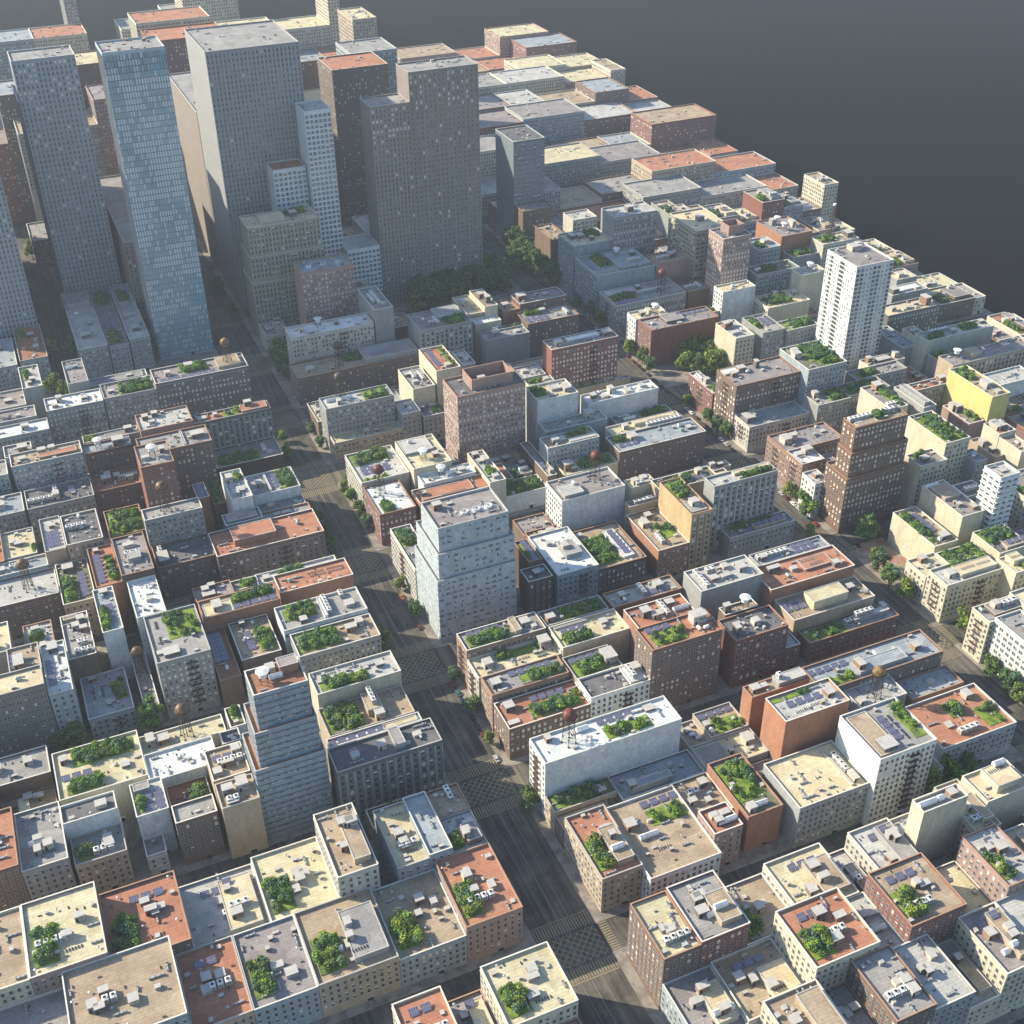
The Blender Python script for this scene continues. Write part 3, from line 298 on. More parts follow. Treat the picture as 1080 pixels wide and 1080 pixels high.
F72|26.2|90.1|1085.1|1132.4|90.0|greystone|p|p|tan||tall grey stone house behind dim slate tower seen down|42|0
F73|90.3|116.9|1085.1|1132.4|110.0|pinkbrick|p|p|mauve||tall pink brick house behind dark brown tower deep|44|86
F74|-43.1|17.8|1132.6|1179.9|70.0|redbrick|p|p|mauve||tall red brick house behind grey windowed tower|0|66
F75|18.0|81.5|1132.6|1179.9|110.0|brown|p|p|bluegrey||tall brown house behind dim slate tower seen down|0|0
F77|-24.1|13.5|1205.1|1252.4|90.0|bluegreywall|p|p|grey||tall blue grey house behind grey windowed tower|60|86
F79|67.8|116.9|1205.1|1252.4|110.0|brown|p|p|paleyellow||tall brown house behind dim brown block|68|106
F83|2.0|66.3|1325.1|1372.4|110.0|bluegreywall|p|p|bluegrey||tall blue grey house behind dim slate tower seen down|71|106
F84|66.5|116.9|1325.1|1372.4|110.0|cream|p|p|orange||tall cream house behind dim brown block|92|106
F86|104.8|116.9|1372.6|1419.9|140.0|greystone|p|p|pale||tall grey stone house behind dark brown tower deep|107|98
F87|173.8|195.3|170.1|195.6|26.9|beige|p|p|tan|B:0.27,0.61,4,4,2 B:0.37,0.30,5,4,3 R:0.50,0.10,0.95,0.89,3,tan|low beige house in front of white rimmed roof|3|0
F88|195.5|209.4|170.1|195.6|16.9|brown|p|p|grey|B:0.35,0.66,3,3,2 B:0.76,0.62,4,3,3 B:0.51,0.60,3,4,2 S:0.42,.8,1,1 V:.6,.2,6,x|low brown house in front of tan roof|0|13
F89|209.6|225.9|170.1|195.6|28.9|brownbrick|p|p|grey|B:0.73,0.52,3,3,2 B:0.60,0.48,4,3,2 B:0.76,0.44,4,3,3 B:0.78,0.28,4,4,3 A:0.43,0.33,4,x|low brown brick house in front of mauve grey roof|0|14
F90|226.1|243.2|170.1|195.6|25.4|greystone|p|p|pale|B:0.77,0.72,3,4,2 B:0.42,0.52,3,4,3 B:0.32,0.58,3,3,3|low grey stone house in front of mauve grey roof|0|21
F91|243.4|256.4|170.1|195.6|15.2|cream|p|p|pale|B:0.58,0.65,3,3,3 B:0.27,0.26,3,3,3 B:0.27,0.42,3,3,2 R:0.50,0.10,0.95,0.74,3,tan|low cream house in front of mauve grey roof|0|11
F92|256.6|273.1|170.1|195.6|27.4|beige|p|p|mauve|B:0.75,0.54,4,3,2 B:0.64,0.39,4,3,3 B:0.32,0.61,4,4,3 A:0.42,0.27,2,x S:0.51,.8,2,1 R:0.50,0.10,0.95,0.88,3,tan|low beige house in front of mauve grey roof|0|12
F93|273.3|295.8|170.1|195.6|27.5|tan|p|p|pale|B:0.49,0.39,3,4,2 B:0.66,0.33,3,4,3 B:0.59,0.51,4,4,2|low tan house in front of mauve grey roof|0|24
F94|150.1|169.4|195.8|221.2|16.4|bluegreywall|p|p|mauve|B:0.57,0.67,5,3,3 B:0.36,0.57,5,3,3 B:0.72,0.25,5,3,3 A:0.70,0.24,3,x R:0.50,0.10,0.95,0.74,3,cream V:.6,.2,6,x|low blue grey house in front of white rimmed roof|0|0
F95|169.6|194.9|195.8|221.2|18.0|cream|p|p|tan|B:0.20,0.62,4,4,3 B:0.38,0.52,3,4,3 B:0.55,0.29,4,4,2 S:0.49,.8,3,1 R:0.50,0.10,0.95,0.61,3,cream V:.6,.2,6,x|low cream house in front of white rimmed roof|0|14
F96|195.1|221.6|195.8|221.2|32.7|beige|p|p|orange|B:0.52,0.75,5,4,3 B:0.48,0.27,5,4,3 B:0.77,0.59,5,3,2 A:0.50,0.39,4,x S:0.44,.8,3,1 D:.05,.1,.4,.6|low beige house in front of tan roof|15|15
F97|221.8|234.9|195.8|221.2|23.2|bluegreywall|p|p|pale|B:0.79,0.66,5,3,2 B:0.59,0.40,4,4,2 B:0.51,0.66,3,3,3 A:0.55,0.38,3,x|low blue grey house in front of mauve grey roof|19|19
F98|235.1|259.4|195.8|221.2|33.4|redbrick|p|p|tan|B:0.55,0.58,3,3,3 B:0.66,0.53,5,3,2 A:0.35,0.25,4,x S:0.42,.8,3,1 D:.05,.1,.4,.6|low red brick house in front of mauve grey roof|12|21
F99|259.6|278.6|195.8|221.2|19.4|brown|p|p|paleyellow|B:0.41,0.33,4,3,2 B:0.41,0.47,4,3,2 B:0.33,0.45,3,4,2 S:0.41,.8,2,1|low brown house in front of mauve grey roof|15|15
F100|278.8|294.6|195.8|221.2|32.9|pinkbrick|p|p|pale|B:0.56,0.73,4,3,2 B:0.61,0.59,5,3,3 B:0.39,0.69,4,3,2 B:0.25,0.33,4,3,2 S:0.51,.8,1,1 D:.05,.1,.4,.6|low pink brick house in front of mauve grey roof|24|18
F101|294.8|310.5|195.8|221.2|25.6|whitestone|p|p|paleyellow|B:0.78,0.46,4,3,3 B:0.31,0.39,3,4,2 A:0.31,0.44,2,x D:.05,.1,.4,.6 R:0.50,0.10,0.95,0.85,3,tan|low white stone house in front of stepped cream block|8|22
F102|310.7|325.5|195.8|221.2|24.5|pinkbrick|p|p|orange|B:0.30,0.43,5,4,3 B:0.58,0.54,4,4,2 B:0.34,0.48,3,4,3 D:.05,.1,.4,.6 V:.6,.2,6,x|low pink brick house in front of stepped cream block|0|20
F103|150.1|164.8|221.4|246.9|30.4|brownbrick|p|p|paleyellow|B:0.53,0.39,4,3,2 B:0.39,0.44,3,3,2 A:0.57,0.23,4,x V:.6,.2,6,x|low brown brick house with yellowish roof in front of white rimmed roof|12|0
F104|165.0|184.9|221.4|246.9|31.7|redbrick|p|p|grey|B:0.37,0.66,4,4,3 B:0.44,0.70,5,3,3 B:0.31,0.43,5,4,3 A:0.58,0.34,3,x R:0.50,0.10,0.95,0.63,3,tan|low red brick house in front of white rimmed roof|14|28
F105|185.1|207.7|221.4|246.9|18.6|greystone|p|p|tan|B:0.57,0.47,4,3,3 B:0.64,0.53,5,3,2 D:.05,.1,.4,.6|low grey stone house in front of white rimmed roof|15|15
F106|207.9|233.3|221.4|246.9|23.7|whitestone|p|p|paleyellow|B:0.37,0.29,4,4,3 B:0.61,0.62,5,4,2 B:0.61,0.35,5,3,3 S:0.54,.8,3,1 R:0.50,0.10,0.95,0.76,3,tan|low white stone house left of mauve grey roof|20|15
F107|233.5|246.6|221.4|246.9|14.1|brownbrick|p|p|pale|B:0.52,0.41,3,3,2 B:0.30,0.43,4,4,3 B:0.43,0.43,3,4,3 A:0.31,0.34,4,x S:0.43,.8,1,1 R:0.50,0.10,0.95,0.68,3,brown|low brown brick house left of mauve grey roof|10|10
F108|246.8|265.7|221.4|246.9|23.0|whitestone|p|p|pale|B:0.43,0.33,4,4,2 B:0.74,0.57,3,4,3 B:0.79,0.66,5,3,2 B:0.71,0.64,5,3,3 S:0.53,.8,2,1 R:0.50,0.10,0.95,0.89,3,grey|low white stone house with pale roof left of mauve grey roof|19|11
F109|266.7|283.8|221.4|229.9|12.0|brownbrick|p|p|mauve||low brown brick house with mauve roof in front of mauve grey roof|8|8
F110|266.7|283.8|237.2|246.9|20.9|beige|p|p|pale||low beige house behind mauve grey roof|17|17
F111|287.1|298.6|221.4|246.9|30.8|tan|p|p|paleyellow|B:0.35,0.70,3,3,2 B:0.48,0.45,3,3,3 A:0.36,0.21,2,x R:0.50,0.10,0.95,0.64,3,tan|low tan house right of mauve grey roof|27|4
F113|321.3|338.9|221.4|246.9|16.4|bluegreywall|p|p|grey|B:0.75,0.25,3,3,2 B:0.62,0.58,5,4,3 B:0.44,0.25,5,3,2 B:0.31,0.50,4,3,2|low blue grey house right of stepped cream block|7|10
F114|339.1|354.9|221.4|246.9|28.3|brownbrick|p|p|bluegrey|B:0.61,0.29,3,3,2 B:0.42,0.40,4,3,3 B:0.56,0.74,3,3,2 A:0.35,0.41,4,x S:0.48,.8,1,1|low brown brick house right of stepped cream block|0|13
F115|150.1|167.6|268.1|301.4|19.8|tan|p|p|orange|B:0.75,0.67,5,3,2 B:0.71,0.47,3,3,3 A:0.58,0.28,3,x D:.05,.1,.4,.6 R:0.50,0.10,0.95,0.65,3,tan|low tan house left of white rimmed roof|0|0
F116|199.6|212.5|268.1|281.0|21.9|pinkbrick|p|p|orange|B:0.36,0.37,4,3,3 B:0.34,0.69,4,3,2 B:0.73,0.65,5,3,2 A:0.64,0.33,3,x V:.6,.2,6,x|low pink brick house in front of tan roof|0|16
F117|236.6|247.9|290.7|301.4|12.5|beige|p|n|grey||small beige house in front of half grey half cream flat|8|8
F119|303.6|314.7|268.1|301.4|9.6|beige|p|n|mauve|B:0.76,0.51,5,3,2 B:0.33,0.63,3,4,3 B:0.63,0.74,3,4,2 B:0.61,0.62,4,3,3 A:0.31,0.41,2,x|small beige house left of terracotta flat roof|0|6
F120|150.1|172.8|301.6|310.2|12.0|brown|p|p|paleyellow||low brown house in front of dense roof garden|8|0
F123|286.1|297.3|301.6|317.7|13.9|brownbrick|p|n|bluegrey|B:0.62,0.40,3,3,2 B:0.24,0.29,5,3,3|small brown brick house left of grey roof under golden water|10|10
F128|293.1|301.9|357.1|388.4|14.6|brownbrick|p|n|pale||small brown brick house in front of small roof|0|11
F136|219.0|237.6|482.4|495.5|14.3|redbrick|p|n|tan|B:0.62,0.34,5,3,3 B:0.41,0.67,3,4,2 B:0.26,0.35,4,4,3 B:0.57,0.67,3,3,2 D:.05,.1,.4,.6 R:0.50,0.10,0.95,0.61,3,cream V:.6,.2,6,x|small red brick house in front of sunken mauve court|10|8
F137|246.3|266.1|480.8|490.9|11.5|greystone|p|n|tan||small grey stone house in front of pale blank walled block|8|8
F140|331.3|354.9|478.6|511.9|10.7|redbrick|p|n|paleyellow|B:0.54,0.36,3,4,2 B:0.36,0.72,4,4,2 A:0.62,0.28,3,x S:0.53,.8,2,1 V:.6,.2,6,x|small red brick house in front of tiny cream rooftops|7|7
F141|225.3|236.2|550.2|568.9|12.8|whitestone|p|n|orange||small white stone house right of narrow cream block|9|9
F142|236.4|250.9|550.2|568.9|10.3|greystone|p|n|mauve|B:0.73,0.63,4,3,3 B:0.36,0.25,3,4,3 B:0.34,0.26,4,4,2 A:0.52,0.35,3,x S:0.50,.8,1,1 D:.05,.1,.4,.6 R:0.50,0.10,0.95,0.73,3,grey V:.6,.2,6,x|small grey stone house left of mauve roof|6|6
F144|202.4|214.5|569.1|602.9|9.1|redbrick|p|n|pale|B:0.48,0.72,5,3,2 B:0.51,0.49,3,4,2 B:0.24,0.47,3,3,2 B:0.51,0.41,3,3,3 A:0.67,0.34,4,x S:0.56,.8,1,1 R:0.50,0.10,0.95,0.68,3,brown V:.6,.2,6,x|small red brick house right of cream roof carrying a drum|5|5
F147|225.9|250.9|569.1|580.3|11.8|pinkbrick|p|n|tan|B:0.31,0.26,5,3,3 B:0.61,0.27,5,3,3 B:0.60,0.32,4,3,3|small pink brick house in front of pink brick tower|8|8
F155|150.1|166.8|658.6|684.9|13.7|brown|p|n|paleyellow|B:0.21,0.48,5,3,3 B:0.33,0.27,4,3,2 B:0.38,0.41,3,3,3 A:0.37,0.31,3,x S:0.50,.8,2,1|small brown house behind grey corner block|0|0
F157|188.6|209.1|658.6|684.9|10.8|tan|p|n|bluegrey|B:0.32,0.49,4,4,3 B:0.34,0.73,4,3,3 B:0.31,0.46,5,3,3 S:0.57,.8,2,1 D:.05,.1,.4,.6|small tan house left of cream rooftop packed|7|7
F158|209.4|219.9|674.4|684.9|9.8|pinkbrick|p|n|bluegrey||small pink brick house behind cream rooftop packed|6|6
F161|273.4|290.9|658.6|684.9|12.1|beige|p|n|paleyellow|B:0.28,0.37,3,4,3 B:0.29,0.32,5,3,3 B:0.73,0.28,3,4,2 B:0.25,0.66,4,4,2 D:.05,.1,.4,.6|small beige house behind pale flat roof|8|8
F162|291.1|320.9|658.6|684.9|11.3|greystone|p|n|tan|B:0.78,0.70,3,4,2 B:0.72,0.46,5,4,3 R:0.50,0.10,0.95,0.67,3,brown|small grey stone house behind pale flat roof|7|7
F172|150.1|167.3|790.1|811.8|13.9|beige|p|n|mauve|B:0.25,0.70,5,4,2 B:0.72,0.73,5,3,3 B:0.42,0.51,5,3,2 B:0.57,0.49,5,4,2 A:0.44,0.43,4,x R:0.50,0.10,0.95,0.89,3,cream V:.6,.2,6,x|small beige house in front of olive stone setback tower|0|0
F173|167.5|176.7|790.1|811.8|10.3|tan|p|n|bluegrey||small tan house in front of olive stone setback tower|6|6
F181|226.2|239.0|820.1|831.8|24.0|whitestone|p|n|tan|B:0.74,0.37,5,4,3 B:0.60,0.63,3,3,2 B:0.73,0.31,5,3,3|small white stone house in front of white gridded lower block|0|20
F183|258.5|309.1|875.1|912.4|28.0|beige|p|n|pale||small beige house behind brown stone slab|24|24
F186|215.2|264.0|912.6|949.9|20.0|bluegreywall|p|n|paleyellow||small blue grey house right of long plain slate tower|16|16
F187|264.2|298.1|912.6|949.9|28.0|whitestone|p|n|pale||small white stone house behind brown stone slab|24|16
F191|265.6|312.3|975.1|1017.4|140.0|brown|p|p|orange||tall brown house right of dark brown tower deep|8|2
F195|294.1|334.8|1017.6|1059.9|140.0|bluegreywall|p|p|grey||tall blue grey house right of dark brown tower deep|101|128
F202|150.1|216.2|1132.6|1179.9|140.0|redbrick|p|p|orange||tall red brick house behind dark brown tower deep|110|131
F203|216.4|263.3|1132.6|1179.9|140.0|beige|p|p|paleyellow||tall beige house behind dark brown tower deep|136|136
F204|263.5|331.8|1132.6|1179.9|70.0|tan|p|p|paleyellow||tall tan house behind dark brown tower deep|66|66
F205|332.0|354.9|1132.6|1179.9|140.0|tan|p|p|paleyellow||tall tan house behind dark glassy block|119|110
F206|150.1|217.2|1205.1|1252.4|140.0|cream|p|p|orange||tall cream house behind dark brown tower deep|131|116
F209|286.4|324.0|1205.1|1252.4|90.0|brownbrick|p|p|bluegrey||tall brown brick house behind dark brown tower deep|60|86
F210|324.2|354.9|1205.1|1252.4|90.0|pinkbrick|p|p|orange||tall pink brick house behind dark glassy block|86|86
F213|275.9|343.1|1252.6|1299.9|110.0|whitestone|p|p|paleyellow||tall white stone house behind dark brown tower deep|86|106
F214|343.3|354.9|1252.6|1299.9|140.0|beige|p|p|pale||tall beige house behind dark glassy block|86|107
F215|150.1|213.5|1325.1|1372.4|110.0|cream|p|p|grey||tall cream house with grey roof behind dark brown tower deep|98|89
F216|213.7|269.4|1325.1|1372.4|140.0|cream|p|p|orange||tall cream house with terracotta roof behind dark brown tower deep|107|113
F220|202.5|263.4|1372.6|1419.9|110.0|whitestone|p|p|grey||tall white stone house with grey roof behind dark brown tower deep|106|104
F223|386.1|400.9|268.1|295.2|15.0|tan|p|p|tan|B:0.52,0.39,4,4,2 B:0.36,0.59,3,3,3 A:0.64,0.22,2,x S:0.51,.8,1,1 V:.6,.2,6,x|low tan house in front of white block|0|0
F224|405.5|433.4|301.6|334.9|28.2|beige|p|p|paleyellow|B:0.35,0.30,4,4,3 B:0.24,0.54,4,3,2 B:0.24,0.47,5,3,2 B:0.55,0.74,3,3,2 S:0.44,.8,3,1 R:0.50,0.10,0.95,0.65,3,brown|low beige house right of white block|0|22
F226|449.7|478.3|357.1|388.4|15.6|redbrick|p|p|mauve|B:0.46,0.25,3,4,2 B:0.58,0.33,4,3,2 B:0.68,0.30,3,3,2 B:0.23,0.43,4,4,3 V:.6,.2,6,x|low red brick house right of garden roof|0|0
F228|472.1|511.7|388.6|419.9|27.4|beige|p|p|mauve|B:0.64,0.31,4,3,3 B:0.60,0.31,3,4,3 B:0.60,0.34,5,4,3 B:0.27,0.56,4,4,3 A:0.67,0.35,3,x D:.05,.1,.4,.6 V:.6,.2,6,x|low beige house right of slim white tower|0|3
F235|532.3|550.2|445.1|478.4|21.3|redbrick|p|p|tan|B:0.64,0.36,4,4,3 B:0.47,0.29,4,3,2 B:0.79,0.47,5,4,3 S:0.41,.8,2,1 D:.05,.1,.4,.6 R:0.50,0.10,0.95,0.89,3,brown|low red brick house right of cream block|0|9
F236|520.5|532.0|445.1|477.4|13.6|tan|p|n|pale|B:0.48,0.61,5,3,3 B:0.26,0.35,4,3,2 B:0.74,0.67,4,4,3 A:0.36,0.39,4,x S:0.46,.8,1,1|small tan house right of cream block|2|10
F237|550.4|569.3|445.1|478.4|15.0|brown|p|p|grey|B:0.45,0.33,4,3,2 B:0.74,0.47,4,4,2 B:0.44,0.34,3,4,2 B:0.66,0.42,5,3,2 A:0.53,0.37,2,x S:0.44,.8,2,1 V:.6,.2,6,x|low brown house in front of pale flat shed roof|0|11
F238|401.3|415.6|478.6|495.2|14.6|cream|p|n|orange|B:0.27,0.54,5,3,3 B:0.27,0.36,4,4,3 B:0.21,0.36,4,4,2 D:.05,.1,.4,.6 R:0.50,0.10,0.95,0.79,3,brown V:.6,.2,6,x|small cream house right of brick block|11|11
F244|551.5|570.3|478.6|504.3|14.0|pinkbrick|p|n|tan|B:0.23,0.44,3,3,3 B:0.53,0.44,3,4,3 D:.05,.1,.4,.6|small pink brick house in front of pale flat shed roof|10|8
F245|570.5|581.7|478.6|504.3|15.0|brownbrick|p|p|grey|B:0.31,0.25,4,4,3 B:0.75,0.42,4,3,2 D:.05,.1,.4,.6 V:.6,.2,6,x|low brown brick house in front of pale flat shed roof|6|11
F246|587.5|610.9|478.6|511.9|15.0|whitestone|p|p|pale|B:0.56,0.53,4,4,2 B:0.57,0.61,3,4,3 B:0.28,0.59,3,4,2 A:0.68,0.31,3,x S:0.60,.8,2,1 D:.05,.1,.4,.6|low white stone house in front of pale flat shed roof|0|0
F249|491.0|512.3|535.1|546.3|12.7|redbrick|p|n|mauve|B:0.67,0.48,4,3,2 B:0.43,0.69,4,4,2 B:0.50,0.49,3,3,2 D:.05,.1,.4,.6 V:.6,.2,6,x|small red brick house in front of mauve roof strip|9|9
F250|520.0|535.1|535.1|568.9|11.8|cream|p|n|orange|B:0.60,0.68,4,3,3 B:0.64,0.31,4,4,3 B:0.61,0.52,5,3,3 S:0.43,.8,1,1|small cream house left of small green roof|8|6
F254|608.8|628.2|535.1|568.9|15.0|brown|p|p|orange|B:0.59,0.30,5,3,2 B:0.36,0.67,3,3,2 S:0.42,.8,2,1 V:.6,.2,6,x|low brown house behind tan block|0|11
F255|628.4|654.9|535.1|568.9|15.0|bluegreywall|p|p|paleyellow|B:0.56,0.32,4,3,2 B:0.21,0.61,3,3,3 B:0.60,0.40,5,3,2 R:0.50,0.10,0.95,0.88,3,grey|low blue grey house behind tan block|0|11
F258|491.6|516.7|569.1|583.6|11.7|tan|p|n|pale|B:0.77,0.58,4,3,3 B:0.62,0.48,4,3,2 A:0.60,0.45,2,x S:0.46,.8,3,1 D:.05,.1,.4,.6 R:0.50,0.10,0.95,0.73,3,brown|small tan house behind tan roof|8|8
F263|602.0|629.9|569.1|602.9|10.1|bluegreywall|p|n|bluegrey|B:0.22,0.63,5,4,3 B:0.33,0.42,5,4,2 B:0.51,0.33,3,4,2 B:0.67,0.35,5,3,3 D:.05,.1,.4,.6 R:0.50,0.10,0.95,0.64,3,brown|small blue grey house behind greenish blank walled block|6|6
F264|630.1|646.0|569.1|602.9|14.9|cream|p|n|orange|B:0.39,0.65,4,4,2 B:0.53,0.55,5,3,2 B:0.38,0.68,5,4,3 A:0.57,0.49,2,x D:.05,.1,.4,.6 R:0.50,0.10,0.95,0.87,3,brown V:.6,.2,6,x|small cream house behind greenish blank walled block|11|6
F265|646.2|654.9|569.1|602.9|12.0|whitestone|p|p|tan||low white stone house behind greenish blank walled block|8|8
F267|429.0|439.0|646.0|658.0|13.9|redbrick|p|n|mauve||small red brick house behind cream cornered block|10|0
F270|515.0|537.9|632.1|658.4|12.0|brownbrick|p|n|mauve|B:0.30,0.54,3,4,3 B:0.70,0.26,3,4,2 B:0.73,0.57,3,4,2|small brown brick house in front of beige cube under white disc|8|8
F275|611.1|644.9|632.1|658.4|14.4|brown|p|n|paleyellow|B:0.42,0.49,3,3,3 B:0.29,0.53,5,3,2 B:0.70,0.69,3,3,2 A:0.40,0.45,3,x D:.05,.1,.4,.6 R:0.50,0.10,0.95,0.74,3,brown V:.6,.2,6,x|small brown house right of grey house|0|10
F276|645.1|654.9|632.1|658.4|13.7|whitestone|p|n|grey||small white stone house right of grey house|0|10
F281|515.0|525.5|658.6|671.1|13.8|tan|p|n|orange||small tan house in front of beige cube under white disc|8|10
F283|525.7|536.4|658.6|671.1|10.3|greystone|p|n|grey||small grey stone house in front of beige cube under white disc|6|6
F287|616.2|654.9|658.6|684.9|11.7|bluegreywall|p|n|paleyellow|B:0.47,0.50,3,3,2 B:0.41,0.41,4,4,3 A:0.47,0.39,4,x|small blue grey house behind little cream roof|8|8
F297|633.3|654.9|708.1|736.4|10.5|pinkbrick|p|n|pale|B:0.70,0.70,4,3,2 B:0.54,0.48,5,3,2 B:0.25,0.43,4,3,2 A:0.50,0.25,2,x D:.05,.1,.4,.6 R:0.50,0.10,0.95,0.81,3,tan V:.6,.2,6,x|small pink brick house in front of pale roof|0|4
F306|636.7|654.9|736.6|764.9|10.3|whitestone|p|n|paleyellow|B:0.59,0.26,4,4,2 B:0.40,0.31,5,3,3 A:0.42,0.44,4,x D:.05,.1,.4,.6 V:.6,.2,6,x|small white stone house behind pale roof|6|6
F307|386.1|400.6|807.2|818.4|12.8|redbrick|p|n|grey|B:0.62,0.56,5,4,2 B:0.27,0.48,4,4,3 B:0.26,0.71,4,3,3 A:0.58,0.31,4,x D:.05,.1,.4,.6 R:0.50,0.10,0.95,0.61,3,cream V:.6,.2,6,x|small red brick house in front of low brown roof|9|0
F312|471.0|488.1|790.1|819.9|12.1|tan|p|n|mauve|B:0.43,0.55,4,3,2 B:0.46,0.72,3,3,2 B:0.45,0.27,4,4,3 B:0.63,0.28,3,4,3 R:0.50,0.10,0.95,0.84,3,grey V:.6,.2,6,x|small tan house behind beige terraced tower|8|8
F317|559.3|583.3|790.1|819.9|13.2|brown|p|n|bluegrey|B:0.58,0.66,5,3,2 B:0.28,0.66,4,4,3 B:0.55,0.41,3,3,3 A:0.32,0.23,3,x S:0.54,.8,3,1 V:.6,.2,6,x|small brown house behind orange brick cube|9|9
F319|602.9|617.7|790.1|819.9|13.0|brown|p|n|bluegrey|B:0.21,0.48,4,4,3 B:0.58,0.50,3,4,3 B:0.34,0.31,5,4,3 B:0.42,0.46,5,4,2 D:.05,.1,.4,.6|small brown house behind pale roof|7|9
F320|617.9|634.5|790.1|819.9|13.9|tan|p|n|mauve|B:0.69,0.53,3,4,2 B:0.42,0.59,3,4,3 B:0.30,0.58,4,3,2 A:0.56,0.41,2,x R:0.50,0.10,0.95,0.81,3,tan|small tan house behind pale roof|8|10
F321|634.7|654.9|790.1|819.9|9.3|beige|p|n|paleyellow|B:0.44,0.53,5,4,2 B:0.43,0.32,5,4,3 B:0.22,0.29,5,3,2 D:.05,.1,.4,.6|small beige house behind pale roof|3|5
F324|477.7|490.5|820.1|849.9|18.6|redbrick|p|n|bluegrey|B:0.79,0.70,3,3,2 B:0.25,0.70,5,3,3 B:0.40,0.30,3,3,2 R:0.50,0.10,0.95,0.62,3,tan|small red brick house right of slim cream edged glassy block|10|15
F325|490.7|506.1|820.1|849.9|38.1|greystone|p|n|tan|B:0.43,0.26,5,4,2 B:0.26,0.72,4,4,2 B:0.21,0.30,5,4,2 A:0.41,0.49,3,x D:.05,.1,.4,.6|small grey stone house right of slim cream edged glassy block|34|17
F326|506.3|520.5|820.1|849.9|32.4|cream|p|n|grey|B:0.53,0.66,3,4,3 B:0.41,0.33,3,4,3 B:0.75,0.66,5,4,2 B:0.76,0.44,3,3,3 A:0.60,0.48,3,x|small cream house right of slim cream edged glassy block|28|28
F327|520.7|536.3|820.1|849.9|29.4|pinkbrick|p|n|tan|B:0.75,0.59,3,3,2 B:0.65,0.59,5,3,2 B:0.28,0.50,4,3,3 V:.6,.2,6,x|small pink brick house behind blue shaded block|25|25
F328|536.5|558.3|820.1|849.9|27.1|greystone|p|n|mauve|B:0.25,0.48,3,4,3 B:0.50,0.29,3,3,2 B:0.55,0.37,4,4,3 B:0.44,0.57,5,3,3 A:0.62,0.33,2,x S:0.40,.8,2,1 D:.05,.1,.4,.6 R:0.50,0.10,0.95,0.73,3,cream|small grey stone house behind orange brick cube|15|23
F329|558.5|579.9|820.1|849.9|19.4|bluegreywall|p|n|orange|B:0.55,0.54,3,4,3 B:0.45,0.73,4,4,2 A:0.46,0.23,4,x R:0.50,0.10,0.95,0.82,3,cream|small blue grey house behind orange brick cube|10|15
F330|580.1|601.6|820.1|849.9|33.9|redbrick|p|n|grey|B:0.60,0.39,3,4,2 B:0.41,0.48,3,4,2 B:0.40,0.52,5,4,2 B:0.46,0.69,5,3,3 A:0.66,0.21,3,x D:.05,.1,.4,.6 R:0.50,0.10,0.95,0.86,3,grey|small red brick house behind pale roof|16|16
F331|601.8|621.3|820.1|849.9|26.3|bluegreywall|p|p|bluegrey|B:0.77,0.64,3,3,3 B:0.51,0.44,4,3,3 B:0.30,0.53,4,4,2 D:.05,.1,.4,.6 R:0.50,0.10,0.95,0.85,3,grey|low blue grey house behind pale roof|11|22
F332|621.5|640.4|820.1|849.9|19.8|brownbrick|p|p|pale|B:0.24,0.44,4,3,2 B:0.71,0.48,3,4,2 B:0.33,0.72,4,3,2 A:0.67,0.28,2,x|low brown brick house behind pale roof|8|16
F333|640.6|654.9|820.1|849.9|39.9|cream|p|p|tan|B:0.68,0.55,3,3,3 B:0.73,0.37,5,3,2 B:0.32,0.40,3,4,3 A:0.41,0.43,3,x V:.6,.2,6,x|low cream house behind pale roof|7|16
F334|414.2|429.3|875.1|912.4|20.7|whitestone|p|n|mauve||small white stone house right of dark glassy block|15|17
F335|386.6|413.9|875.1|892.8|38.4|brown|p|n|mauve||small brown house in front of dark glassy block|0|0
F336|429.5|497.3|875.1|912.4|19.2|brownbrick|p|n|orange||small brown brick house right of dark glassy block|15|15
F337|497.5|554.1|875.1|912.4|33.1|greystone|p|p|grey||low grey stone house right of dark glassy block|15|15
F338|554.3|621.2|875.1|912.4|24.5|whitestone|p|p|grey||low white stone house behind orange brick cube|6|20
F339|621.4|654.9|875.1|912.4|19.9|greystone|p|p|orange||low grey stone house behind pale roof|5|16
F340|414.2|438.2|912.6|949.9|37.9|bluegreywall|p|p|mauve||low blue grey house behind dark glassy block|17|34
F341|386.6|413.9|930.2|949.9|22.5|redbrick|p|p|paleyellow||low red brick house behind dark glassy block|18|0
F342|438.4|477.9|912.6|949.9|22.2|cream|p|p|tan||low cream house behind dark glassy block|16|18
F343|478.1|525.9|912.6|949.9|26.3|brown|p|p|grey||low brown house behind dark glassy block|17|20
F344|526.1|590.6|912.6|949.9|39.6|tan|p|p|orange||low tan house behind orange brick cube|22|25
F345|590.8|654.9|912.6|949.9|28.4|bluegreywall|p|p|orange||low blue grey house with terracotta roof behind pale roof|16|24
F346|386.1|439.0|975.1|1017.4|18.6|cream|p|p|pale||low cream house with pale roof behind dark glassy block|0|15
F347|439.2|507.4|975.1|1017.4|37.5|greystone|p|p|paleyellow||low grey stone house behind dark glassy block|10|34
F348|507.6|569.8|975.1|1017.4|30.9|bluegreywall|p|p|mauve||low blue grey house with mauve roof behind dark glassy block|13|27
F349|570.0|624.2|975.1|1017.4|18.7|pinkbrick|p|p|orange||low pink brick house behind pale roof|15|15
F350|624.4|654.9|975.1|1017.4|21.6|pinkbrick|p|p|orange||low pink brick house with terracotta roof behind pale roof|16|16
F351|386.1|455.1|1017.6|1059.9|42.2|cream|p|p|grey||tall cream house behind dark glassy block|15|38
F353|490.4|547.4|1017.6|1059.9|25.1|brownbrick|p|p|tan||low brown brick house behind dark glassy block|21|21
